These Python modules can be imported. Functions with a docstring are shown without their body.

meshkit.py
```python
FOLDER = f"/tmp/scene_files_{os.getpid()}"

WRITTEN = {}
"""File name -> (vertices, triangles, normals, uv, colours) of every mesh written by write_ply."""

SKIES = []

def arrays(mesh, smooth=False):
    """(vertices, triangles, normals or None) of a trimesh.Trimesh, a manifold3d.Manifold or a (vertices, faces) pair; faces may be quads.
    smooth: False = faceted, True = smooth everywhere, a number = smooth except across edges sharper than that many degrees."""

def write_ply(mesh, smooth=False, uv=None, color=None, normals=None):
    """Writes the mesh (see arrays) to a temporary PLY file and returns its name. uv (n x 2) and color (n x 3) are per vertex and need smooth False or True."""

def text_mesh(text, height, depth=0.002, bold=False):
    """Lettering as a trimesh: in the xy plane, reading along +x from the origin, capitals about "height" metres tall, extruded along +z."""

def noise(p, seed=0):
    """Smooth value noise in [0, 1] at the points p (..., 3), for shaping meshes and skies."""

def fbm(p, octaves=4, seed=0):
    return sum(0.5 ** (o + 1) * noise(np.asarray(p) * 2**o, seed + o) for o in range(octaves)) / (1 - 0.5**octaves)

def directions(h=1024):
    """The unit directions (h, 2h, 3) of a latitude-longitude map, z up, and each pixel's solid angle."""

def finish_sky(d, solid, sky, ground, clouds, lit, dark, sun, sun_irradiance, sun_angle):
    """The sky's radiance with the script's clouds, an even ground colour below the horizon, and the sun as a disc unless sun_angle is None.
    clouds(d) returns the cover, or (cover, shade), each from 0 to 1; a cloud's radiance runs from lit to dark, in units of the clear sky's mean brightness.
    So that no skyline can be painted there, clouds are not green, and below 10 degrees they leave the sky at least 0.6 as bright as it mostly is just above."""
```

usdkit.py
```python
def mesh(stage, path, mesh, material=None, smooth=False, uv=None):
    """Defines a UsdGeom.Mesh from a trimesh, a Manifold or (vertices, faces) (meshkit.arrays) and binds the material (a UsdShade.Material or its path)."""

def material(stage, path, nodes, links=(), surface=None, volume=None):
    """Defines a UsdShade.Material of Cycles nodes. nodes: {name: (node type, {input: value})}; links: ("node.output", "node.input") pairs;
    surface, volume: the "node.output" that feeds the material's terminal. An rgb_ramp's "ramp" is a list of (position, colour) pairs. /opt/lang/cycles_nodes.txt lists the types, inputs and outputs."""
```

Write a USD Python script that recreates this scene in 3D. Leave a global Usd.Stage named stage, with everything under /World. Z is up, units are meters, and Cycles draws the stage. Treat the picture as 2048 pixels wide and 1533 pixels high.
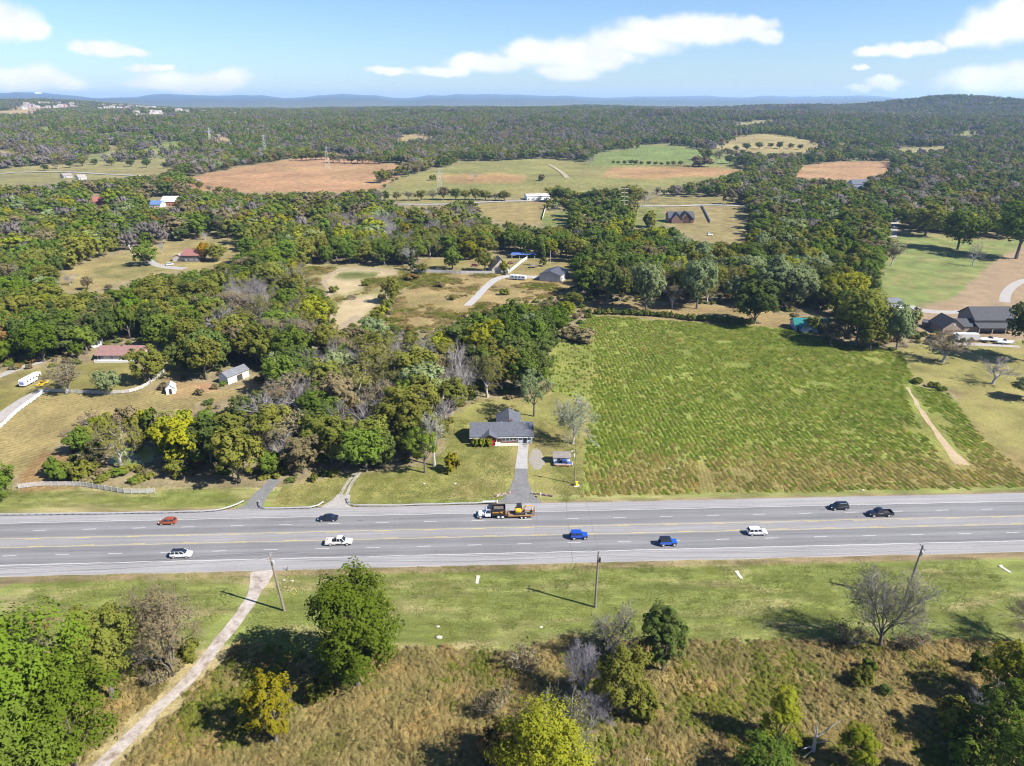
import math
import numpy as np
import trimesh
import usdkit
import meshkit
from PIL import Image, ImageDraw
from scipy import ndimage
from pxr import Usd, UsdGeom, UsdLux, UsdShade, Gf, Sdf, Vt

stage = Usd.Stage.CreateInMemory()
UsdGeom.SetStageUpAxis(stage, 'Z')
UsdGeom.Xform.Define(stage, '/World')

# ------------------------------------------------------------------ camera, sky, sun
F, PITCH, CAMZ = 1400.0, math.radians(22.0), 100.0
cam = UsdGeom.Camera.Define(stage, '/World/camera')
cam.CreateHorizontalApertureAttr(36.0)
cam.CreateFocalLengthAttr(36.0 * F / 2048)
cam.CreateClippingRangeAttr((1.0, 200000.0))
cam.AddTranslateOp().Set((0, 0, CAMZ))
cam.AddRotateXOp().Set(90 - 22.0)
cam.CreateExposureAttr(1.42)

SUN_E = math.radians(42.0)
SUN_H = np.array([0.918, -0.397]) / np.hypot(0.918, 0.397)
SKY_STRENGTH, SUN_INTENSITY = 0.09, 1.25


def mat(name, nodes, links=(), surface=None, volume=None):
    return usdkit.material(stage, '/World/Looks/' + name, nodes, links, surface=surface, volume=volume)


def px_dir(px, py):
    a, b = (px - 1024) / F, (766.5 - py) / F
    return np.array([a, math.cos(PITCH) + b * math.sin(PITCH), -math.sin(PITCH) + b * math.cos(PITCH)])


CLOUDS = [(1340, 58, 125, 30), (1450, 62, 90, 28), (1260, 85, 90, 32), (1160, 108, 90, 32), (1060, 105, 70, 28), (1130, 140, 75, 22),
          (980, 125, 80, 20), (900, 140, 75, 13), (785, 142, 42, 10), (1510, 55, 50, 20), (1530, 76, 40, 14), (1210, 122, 75, 20),
          (2015, 45, 95, 45), (1930, 70, 55, 24), (2050, 15, 70, 40), (1830, 98, 62, 17), (1755, 107, 45, 12), (1875, 90, 32, 13),
          (1730, 135, 24, 6), (1775, 168, 45, 14), (1720, 176, 30, 8), (1970, 166, 105, 34), (2050, 160, 90, 36),
          (15, 48, 78, 40), (62, 70, 42, 22), (200, 95, 58, 16), (260, 104, 48, 10), (60, 160, 105, 28), (135, 168, 48, 18), (5, 150, 60, 22),
          (370, 162, 100, 25), (435, 160, 68, 23), (300, 170, 62, 14), (288, 137, 42, 9), (330, 132, 28, 7)]


def sky_material():
    n = {'tc': ('texture_coordinate', {}), 'sep': ('separate_xyz', {}), 'ymax': ('math', {'math_type': 'maximum', 'value2': 0.02}),
         'u': ('math', {'math_type': 'divide'}), 'w': ('math', {'math_type': 'divide'}), 'uw': ('combine_xyz', {}),
         'nz': ('noise_texture', {'scale': 11.0, 'detail': 8.0, 'roughness': 0.58}),
         'nzc': ('vector_math', {'math_type': 'subtract', 'vector2': (.5, .5, .5)}),
         'nzs': ('vector_math', {'math_type': 'multiply', 'vector2': (.10, .045, 0)}),
         'p': ('vector_math', {'math_type': 'add'})}
    l = [('tc.generated', 'sep.vector'), ('sep.y', 'ymax.value1'), ('sep.x', 'u.value1'), ('ymax.value', 'u.value2'), ('sep.z', 'w.value1'),
         ('ymax.value', 'w.value2'), ('u.value', 'uw.x'), ('w.value', 'uw.y'), ('mp.vector', 'nz.vector'),
         ('nz.color', 'nzc.vector1'), ('nzc.vector', 'nzs.vector1'), ('uw.vector', 'p.vector1'), ('nzs.vector', 'p.vector2')]
    n['mp'] = ('mapping', {'mapping_type': 'point', 'scale': (1, 1, 2.4)})
    l.append(('uw.vector', 'mp.vector'))
    prev = None
    for i, (cx, cy, rx, ry) in enumerate(CLOUDS):
        d, ex, ey = px_dir(cx, cy), px_dir(cx + rx, cy), px_dir(cx, cy - ry)
        u0, w0 = d[0] / d[1], d[2] / d[1]
        ru, rw = ex[0] / ex[1] - u0, ey[2] / ey[1] - w0
        n[f's{i}'] = ('vector_math', {'math_type': 'multiply_add', 'vector2': (1 / ru, 1 / rw, 0), 'vector3': (-u0 / ru, -w0 / rw, 0)})
        n[f'd{i}'] = ('vector_math', {'math_type': 'length'})
        l += [('p.vector', f's{i}.vector1'), (f's{i}.vector', f'd{i}.vector1')]
        if prev is None:
            prev = f'd{i}.value'
        else:
            n[f'm{i}'] = ('math', {'math_type': 'smoothmin', 'value3': 0.35})
            l += [(prev, f'm{i}.value1'), (f'd{i}.value', f'm{i}.value2')]
            prev = f'm{i}.value'
    # puffs elsewhere in the sky, from noise alone
    n['nb'] = ('noise_texture', {'scale': 3.2, 'detail': 5.0, 'roughness': 0.5})
    n['nbr'] = ('map_range', {'range_type': 'smoothstep', 'from_min': 0.60, 'from_max': 0.72, 'to_min': 0.0, 'to_max': 0.9, 'clamp': True})
    n['back'] = ('map_range', {'range_type': 'smoothstep', 'from_min': 0.30, 'from_max': 0.45, 'to_min': 0.0, 'to_max': 1.0, 'clamp': True})
    n['els'] = ('math', {'math_type': 'multiply'})
    n['w2'] = ('math', {'math_type': 'absolute'})
    l += [('tc.generated', 'nb.vector'), ('nb.fac', 'nbr.value'), ('sep.z', 'w2.value1'), ('w2.value', 'back.value'), ('nbr.result', 'els.value1'), ('back.result', 'els.value2')]
    n['mask'] = ('map_range', {'range_type': 'smoothstep', 'from_min': 1.2, 'from_max': 0.5, 'to_min': 0.0, 'to_max': 0.95, 'clamp': True})
    n['all'] = ('math', {'math_type': 'maximum'})
    l += [(prev, 'mask.value'), ('mask.result', 'all.value1'), ('els.value', 'all.value2')]
    n['nc'] = ('noise_texture', {'scale': 14.0, 'detail': 4.0})
    n['cr'] = ('rgb_ramp', {'ramp': [(0.3, (4.0, 4.05, 4.25)), (0.7, (5.3, 5.2, 5.1))]})
    n['sky'] = ('sky_texture', {'sky_type': 'single_scattering', 'sun_disc': False, 'sun_elevation': SUN_E, 'sun_rotation': math.atan2(SUN_H[0], SUN_H[1]),
                                'altitude': 200.0, 'air_density': 1.0, 'aerosol_density': 0.35, 'ozone_density': 2.5})
    n['tint'] = ('mix_color', {'blend_type': 'multiply', 'fac': 1.0, 'b': (0.455, 0.54, 0.685), 'use_clamp': False})
    n['mix'] = ('mix_color', {'blend_type': 'mix', 'use_clamp': False})
    n['bg'] = ('background_shader', {'strength': SKY_STRENGTH})
    l += [('mp.vector', 'nc.vector'), ('nc.fac', 'cr.fac'), ('all.value', 'mix.fac'), ('sky.color', 'tint.a'), ('tint.result', 'mix.a'), ('cr.color', 'mix.b'), ('mix.result', 'bg.color')]
    return mat('sky', n, l, surface='bg.background')


dome = UsdLux.DomeLight.Define(stage, '/World/sky')
UsdShade.MaterialBindingAPI.Apply(dome.GetPrim()).Bind(sky_material())
dome.GetPrim().SetCustomDataByKey('kind', 'structure')
sun = UsdLux.DistantLight.Define(stage, '/World/sun')
sun.CreateIntensityAttr(SUN_INTENSITY)
sun.CreateAngleAttr(0.5)
sun.CreateNormalizeAttr(True)
sun.CreateColorAttr((1.0, 0.94, 0.86))
sun.AddTransformOp().Set(Gf.Matrix4d(Gf.Rotation(Gf.Vec3d(0, 0, 1), Gf.Vec3d(SUN_H[0] * math.cos(SUN_E), SUN_H[1] * math.cos(SUN_E), math.sin(SUN_E))), Gf.Vec3d(0)))


# ------------------------------------------------------------------ helpers
def smooth01(a, b, x):
    t = np.clip((x - a) / (b - a), 0, 1)
    return t * t * (3 - 2 * t)


def fbm2(x, y, scale, octaves=3, seed=0):
    return meshkit.fbm(np.stack([x / scale + 57.3, y / scale + 91.7, np.zeros_like(x) + seed * 3.7], -1), octaves, seed) * 2 - 1


def H(x, y):
    """Height of the land."""
    x, y = np.asarray(x, float), np.asarray(y, float)
    d = np.hypot(x, y)
    z = smooth01(480, 1100, d) * 11 * fbm2(x, y, 520, 3, 1)
    far = smooth01(1400, 2800, d)
    z = z + far * 34 * fbm2(x, y, 800, 3, 2)
    z = z + 50 * smooth01(1350, 2800, d) - 70 * smooth01(4300, 7500, d)
    az = np.arctan2(x, y)
    hill = lambda px, dist, h, sl, sr: h * np.exp(-((x - (px - 1024) / F * dist * 0.94) / sl) ** 2 - ((y - dist) / sr) ** 2)
    z = z + hill(1900, 3500, 52, 320, 700) + hill(1660, 3500, 8, 200, 400) + hill(90, 4300, 54, 520, 700) + hill(1500, 1750, 14, 160, 220)
    z = z + hill(1330, 1500, 8, 220, 160)
    r = np.stack([az * 14, d / 5000, np.zeros_like(d)], -1)
    z = z + smooth01(9000, 15500, d) * (140 + 205 * meshkit.fbm(r, 5, 7)) * (1 - 0.25 * smooth01(-0.6, 0.6, az))
    return z


def project(x, y, z):
    x, y, z = np.asarray(x, float), np.asarray(y, float), np.asarray(z, float) - CAMZ
    dep = y * math.cos(PITCH) - z * math.sin(PITCH)
    up = y * math.sin(PITCH) + z * math.cos(PITCH)
    dep = np.where(dep > 1, dep, 1)
    return 1024 + F * x / dep, 766.5 - F * up / dep, dep


_T = np.geomspace(60, 24000, 1500)


def at(px, py):
    """The point of the land seen at a pixel of the photograph."""
    v = px_dir(px, py)
    v = v / np.hypot(v[0], v[1])
    z = CAMZ + v[2] * _T - H(v[0] * _T, v[1] * _T)
    i = np.argmax(z < 0) if (z < 0).any() else len(_T) - 1
    t = _T[i - 1] + (_T[i] - _T[i - 1]) * z[i - 1] / (z[i - 1] - z[i]) if i else _T[0]
    return np.array([v[0] * t, v[1] * t])


USED = {}


def unique(parent, name):
    k = USED.get((parent, name), 0)
    USED[(parent, name)] = k + 1
    return f'{parent}/{name}' + (f'_{k:03d}' if k else '')


def tag(prim, label=None, category=None, group=None, kind=None):
    for k, v in (('label', label), ('category', category), ('group', group), ('kind', kind)):
        if v:
            prim.SetCustomDataByKey(k, v)


def thing(name, label, category, loc=(0, 0, 0), rot=0.0, group=None, scale=None, kind=None):
    x = UsdGeom.Xform.Define(stage, unique('/World', name))
    x.AddTranslateOp().Set(tuple(map(float, loc)))
    x.AddRotateZOp().Set(float(math.degrees(rot)))
    if scale is not None:
        x.AddScaleOp().Set(tuple(map(float, scale)))
    tag(x.GetPrim(), label, category, group, kind)
    return str(x.GetPath())


def part(parent, name, m, material, smooth=False, label=None, kind=None):
    p = usdkit.mesh(stage, unique(parent, name), m, material, smooth=smooth)
    if label or kind:
        tag(p.GetPrim(), label, None, None, kind)
    return str(p.GetPath())


def solo(name, label, category, m, material, smooth=False, group=None, kind=None):
    p = usdkit.mesh(stage, unique('/World', name), m, material, smooth=smooth)
    tag(p.GetPrim(), label, category, group, kind)
    return p


PROTO = {}


def proto(name, build):
    """A class prim with the parts of a repeated thing."""
    if name not in PROTO:
        path = '/World/_' + name
        stage.CreateClassPrim(path)
        UsdGeom.Xform(stage.GetPrimAtPath(path))
        build(path)
        PROTO[name] = path
    return PROTO[name]


def copy(path, name, label, category, loc, rot=0.0, scale=(1, 1, 1), group=None, kind=None):
    x = UsdGeom.Xform.Define(stage, unique('/World', name))
    x.AddTranslateOp().Set(tuple(map(float, loc)))
    x.AddRotateZOp().Set(float(math.degrees(rot)))
    x.AddScaleOp().Set(tuple(map(float, scale)))
    x.GetPrim().GetReferences().AddInternalReference(path)
    x.GetPrim().SetInstanceable(True)
    tag(x.GetPrim(), label, category, group, kind)
    return x


def join(ms):
    vs, fs, n = [], [], 0
    for v, f in ms:
        v, f = np.asarray(v, float), np.asarray(f, int)
        if f.shape[1] == 4:
            f = np.vstack([f[:, [0, 1, 2]], f[:, [0, 2, 3]]])
        vs.append(v)
        fs.append(f + n)
        n += len(v)
    return np.vstack(vs), np.vstack(fs)


_BF = np.array([[0, 2, 3, 1], [4, 5, 7, 6], [0, 1, 5, 4], [2, 6, 7, 3], [0, 4, 6, 2], [1, 3, 7, 5]])


def box(x0, x1, y0, y1, z0, z1):
    v = np.array([[x, y, z] for z in (z0, z1) for y in (y0, y1) for x in (x0, x1)], float)
    return v, np.vstack([_BF[:, [0, 1, 2]], _BF[:, [0, 2, 3]]])


def frustum(x0, x1, y0, y1, z0, X0, X1, Y0, Y1, z1):
    v = np.array([[x0, y0, z0], [x1, y0, z0], [x0, y1, z0], [x1, y1, z0], [X0, Y0, z1], [X1, Y0, z1], [X0, Y1, z1], [X1, Y1, z1]], float)
    return v, np.vstack([_BF[:, [0, 1, 2]], _BF[:, [0, 2, 3]]])


def tube(pts, radii, sides=6, cap=True):
    p = np.asarray(pts, float)
    r = np.broadcast_to(np.asarray(radii, float), (len(p),))
    t = np.gradient(p, axis=0)
    t /= np.linalg.norm(t, axis=1, keepdims=True) + 1e-12
    ref = np.where(np.abs(t[:, 2:]) < 0.9, [0, 0, 1.0], [1.0, 0, 0])
    a = np.cross(t, ref)
    a /= np.linalg.norm(a, axis=1, keepdims=True) + 1e-12
    b = np.cross(t, a)
    ang = np.arange(sides) * 2 * np.pi / sides
    v = (p[:, None] + r[:, None, None] * (np.cos(ang)[None, :, None] * a[:, None] + np.sin(ang)[None, :, None] * b[:, None])).reshape(-1, 3)
    i, j = np.meshgrid(np.arange(len(p) - 1), np.arange(sides), indexing='ij')
    q = np.stack([i * sides + j, i * sides + (j + 1) % sides, (i + 1) * sides + (j + 1) % sides, (i + 1) * sides + j], -1).reshape(-1, 4)
    f = np.vstack([q[:, [0, 2, 1]], q[:, [0, 3, 2]]])
    if cap:
        n = len(v)
        v = np.vstack([v, p[0], p[-1]])
        k = np.arange(sides)
        f = np.vstack([f, np.stack([np.full(sides, n), (k + 1) % sides, k], 1)[:, ::-1], np.stack([np.full(sides, n + 1), n - sides + k, n - sides + (k + 1) % sides], 1)[:, ::-1]])
    return v, f


def beam(p0, p1, w, h=None):
    """A square bar between two points."""
    return tube([p0, p1], w * 0.7071, 4)


def move(m, loc=(0, 0, 0), rot=0.0, scale=(1, 1, 1)):
    v, f = m
    v = np.asarray(v, float) * scale
    c, s = math.cos(rot), math.sin(rot)
    v = np.stack([v[:, 0] * c - v[:, 1] * s, v[:, 0] * s + v[:, 1] * c, v[:, 2]], 1) + loc
    return v, f


def extrude_profile(poly, axis, a, b):
    """Polygon (closed, any shape) given in the plane across an axis, extruded from a to b along it. axis 'x': poly is (y, z); axis 'y': poly is (x, z)."""
    from shapely.geometry import Polygon
    m = trimesh.creation.extrude_polygon(Polygon(poly), abs(b - a), engine='earcut')
    v = np.array(m.vertices)
    lo = min(a, b)
    if axis == 'x':
        v = np.stack([v[:, 2] + lo, v[:, 0], v[:, 1]], 1)
        f = np.array(m.faces)
    else:
        v = np.stack([v[:, 0], v[:, 2] + lo, v[:, 1]], 1)
        f = np.array(m.faces)[:, ::-1]
    return v, f


def loft(st, n=16, p=4.0):
    """Rounded-rectangle sections (x, half width, z bottom, z top) skinned along x."""
    a = np.arange(n) * 2 * np.pi / n + np.pi / n
    c, s = np.sign(np.cos(a)) * np.abs(np.cos(a)) ** (2 / p), np.sign(np.sin(a)) * np.abs(np.sin(a)) ** (2 / p)
    v = np.vstack([np.stack([np.full(n, x), c * hw, (z0 + z1) / 2 + s * (z1 - z0) / 2], 1) for x, hw, z0, z1 in st])
    k = len(st)
    i, j = np.meshgrid(np.arange(k - 1), np.arange(n), indexing='ij')
    q = np.stack([i * n + j, (i + 1) * n + j, (i + 1) * n + (j + 1) % n, i * n + (j + 1) % n], -1).reshape(-1, 4)
    f = np.vstack([q[:, [0, 2, 1]], q[:, [0, 3, 2]]])
    v = np.vstack([v, v[:n].mean(0), v[-n:].mean(0)])
    kk = np.arange(n)
    f = np.vstack([f, np.stack([np.full(n, k * n), (kk + 1) % n, kk], 1), np.stack([np.full(n, k * n + 1), (k - 1) * n + kk, (k - 1) * n + (kk + 1) % n], 1)])
    return v, f


# ------------------------------------------------------------------ materials
def plain(name, color, rough=0.7, metal=0.0, noise=0.12, scale=1.5, coat=0.0, coords='object', spec=0.5):
    c = np.array(color, float)
    n = {'tc': ('texture_coordinate', {}), 'nz': ('noise_texture', {'scale': scale, 'detail': 4.0, 'roughness': 0.6}),
         'r': ('rgb_ramp', {'ramp': [(0.25, tuple(c * (1 - noise))), (0.75, tuple(np.minimum(c * (1 + noise), 1)))]}),
         'p': ('principled_bsdf', {'roughness': rough, 'metallic': metal, 'coat_weight': coat, 'coat_roughness': 0.08, 'specular_ior_level': spec})}
    return mat(name, n, [('tc.object', 'nz.vector'), ('nz.fac', 'r.fac'), ('r.color', 'p.base_color')], surface='p.BSDF')


_PL = {}


def paint(color, rough=0.35, metal=0.0, coat=0.0, noise=0.06, scale=1.5, spec=0.5):
    key = (tuple(np.round(color, 3)), rough, metal, coat, noise, scale, spec)
    if key not in _PL:
        _PL[key] = plain(f'surface_{len(_PL):03d}', color, rough, metal, noise, scale, coat, spec=spec)
    return _PL[key]


def roof_mat(color, scale=3.0, metal=False):
    """Shingle courses (or standing seams) with weathering."""
    key = ('roof', tuple(color), scale, metal)
    if key not in _PL:
        c = np.array(color, float)
        n = {'tc': ('texture_coordinate', {}), 'mp': ('mapping', {'mapping_type': 'point', 'scale': (1, 1, 1)}),
             'nz': ('noise_texture', {'scale': 0.9, 'detail': 6.0, 'roughness': 0.7}), 'n2': ('noise_texture', {'scale': 9.0, 'detail': 3.0, 'roughness': 0.7}),
             'r': ('rgb_ramp', {'ramp': [(0.3, tuple(c * 0.75)), (0.7, tuple(np.minimum(c * 1.25, 1)))]}),
             'r2': ('rgb_ramp', {'ramp': [(0.3, (0.72,) * 3), (0.7, (1.18,) * 3)]}),
             'm': ('mix_color', {'blend_type': 'multiply', 'fac': 1.0, 'use_clamp': False}),
             'bp': ('bump', {'strength': 0.5, 'distance': 0.05}),
             'p': ('principled_bsdf', {'roughness': 0.4 if metal else 0.85, 'metallic': 0.3 if metal else 0.0})}
        _PL[key] = mat(f'roofing_{len(_PL):03d}', n, [('tc.object', 'nz.vector'), ('tc.object', 'n2.vector'), ('nz.fac', 'r.fac'), ('n2.fac', 'r2.fac'), ('r.color', 'm.a'), ('r2.color', 'm.b'),
                                                     ('m.result', 'p.base_color'), ('n2.fac', 'bp.height'), ('bp.normal', 'p.normal')], surface='p.BSDF')
    return _PL[key]


GLASS = mat('dark_glass', {'p': ('principled_bsdf', {'base_color': (0.015, 0.02, 0.028), 'roughness': 0.08, 'specular_ior_level': 0.6})}, surface='p.BSDF')
PANE = mat('window_glass', {'p': ('principled_bsdf', {'base_color': (0.05, 0.07, 0.09), 'roughness': 0.1, 'specular_ior_level': 0.7})}, surface='p.BSDF')
RUBBER = plain('tyre_rubber', (0.025, 0.025, 0.027), 0.85)
RIM = plain('wheel_rim', (0.55, 0.55, 0.57), 0.35, 0.5)
DARK = plain('dark_metal', (0.03, 0.03, 0.035), 0.55)
WHITE = plain('white_paint', (0.56, 0.56, 0.55), 0.5, noise=0.05)
GALV = plain('galvanised_steel', (0.45, 0.46, 0.47), 0.45, 0.4, 0.1, 0.8)
POLE = plain('weathered_pole_wood', (0.16, 0.14, 0.12), 0.9, 0, 0.3, 3)
BARK = plain('bark', (0.10, 0.085, 0.07), 0.95, 0, 0.35, 2)
PALE_BARK = plain('pale_bark', (0.30, 0.285, 0.27), 0.95, 0, 0.3, 1.2)
PALE_TWIG = plain('pale_twigs', (0.24, 0.225, 0.215), 0.95, 0, 0.3, 0.6)
TWIG = plain('grey_twigs', (0.155, 0.14, 0.135), 0.95, 0, 0.3, 0.6)
BROWN_TWIG = plain('brown_twigs', (0.15, 0.115, 0.085), 0.95, 0, 0.3, 0.6)


def ground_mat(name, stretch=None, **kw):
    return _ground_mat(name, stretch, **kw)


def _ground_mat(name, stretch, lo=0.62, hi=1.38, scale=0.09, fine=1.6, bump=0.6, dist=0.25, rows=None, tan=0.35, tancol=(0.20, 0.155, 0.075)):
    """Colour of the land comes with the mesh (tint); noise at three sizes breaks it up, dry patches of another colour lie in it."""
    n = {'g': ('geometry', {}), 'a': ('attribute', {'attribute': 'tint'}),
         'n1': ('noise_texture', {'scale': scale, 'detail': 8.0, 'roughness': 0.62}),
         'n2': ('noise_texture', {'scale': fine, 'detail': 6.0, 'roughness': 0.7}),
         'n3': ('noise_texture', {'scale': scale * 0.45, 'detail': 5.0, 'roughness': 0.6, 'distortion': 0.6}),
         'r1': ('rgb_ramp', {'ramp': [(0.28, (lo, lo, lo)), (0.72, (hi, hi, hi * 0.97))]}),
         'r2': ('rgb_ramp', {'ramp': [(0.28, (0.6, 0.6, 0.6)), (0.72, (1.4, 1.4, 1.4))]}),
         'r3': ('map_range', {'range_type': 'smoothstep', 'from_min': 0.47, 'from_max': 0.68, 'to_min': 0.0, 'to_max': tan, 'clamp': True}),
         'm1': ('mix_color', {'blend_type': 'multiply', 'fac': 1.0, 'use_clamp': False}),
         'm2': ('mix_color', {'blend_type': 'multiply', 'fac': 1.0, 'use_clamp': False}),
         'm3': ('mix_color', {'blend_type': 'mix', 'b': tancol, 'use_clamp': False}),
         'bp': ('bump', {'strength': bump, 'distance': dist}),
         'p': ('principled_bsdf', {'roughness': 0.95, 'specular_ior_level': 0.1})}
    l = [('g.position', 'n1.vector'), ('g.position', 'n2.vector'), ('g.position', 'n3.vector'), ('n1.fac', 'r1.fac'), ('n2.fac', 'r2.fac'), ('n3.fac', 'r3.value'),
         ('a.color', 'm3.a'), ('r3.result', 'm3.fac'), ('m3.result', 'm1.a'), ('r1.color', 'm1.b'), ('m1.result', 'm2.a'), ('r2.color', 'm2.b'), ('m2.result', 'p.base_color'),
         ('n2.fac', 'bp.height'), ('bp.normal', 'p.normal')]
    if stretch:
        n['ms'] = ('mapping', {'mapping_type': 'point', 'scale': stretch, 'rotation': (0, 0, -0.04)})
        l = [x for x in l if x not in (('g.position', 'n1.vector'), ('g.position', 'n3.vector'))] + [('g.position', 'ms.vector'), ('ms.vector', 'n1.vector'), ('ms.vector', 'n3.vector')]
    if rows:
        rot, sc, depth = rows
        n['mp'] = ('mapping', {'mapping_type': 'point', 'rotation': (0, 0, rot)})
        n['wv'] = ('wave_texture', {'wave_type': 'bands', 'bands_direction': 'x', 'scale': sc, 'distortion': 1.6, 'detail': 2.0, 'detail_scale': 0.6})
        n['rw'] = ('rgb_ramp', {'ramp': [(0.2, (1 - depth,) * 3), (0.8, (1 + depth * 0.8,) * 3)]})
        n['m4'] = ('mix_color', {'blend_type': 'multiply', 'fac': 1.0, 'use_clamp': False})
        l = [x for x in l if x != ('m2.result', 'p.base_color')]
        l += [('g.position', 'mp.vector'), ('mp.vector', 'wv.vector'), ('wv.fac', 'rw.fac'), ('m2.result', 'm4.a'), ('rw.color', 'm4.b'), ('m4.result', 'p.base_color')]
    return mat(name, n, l, surface='p.BSDF')


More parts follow.
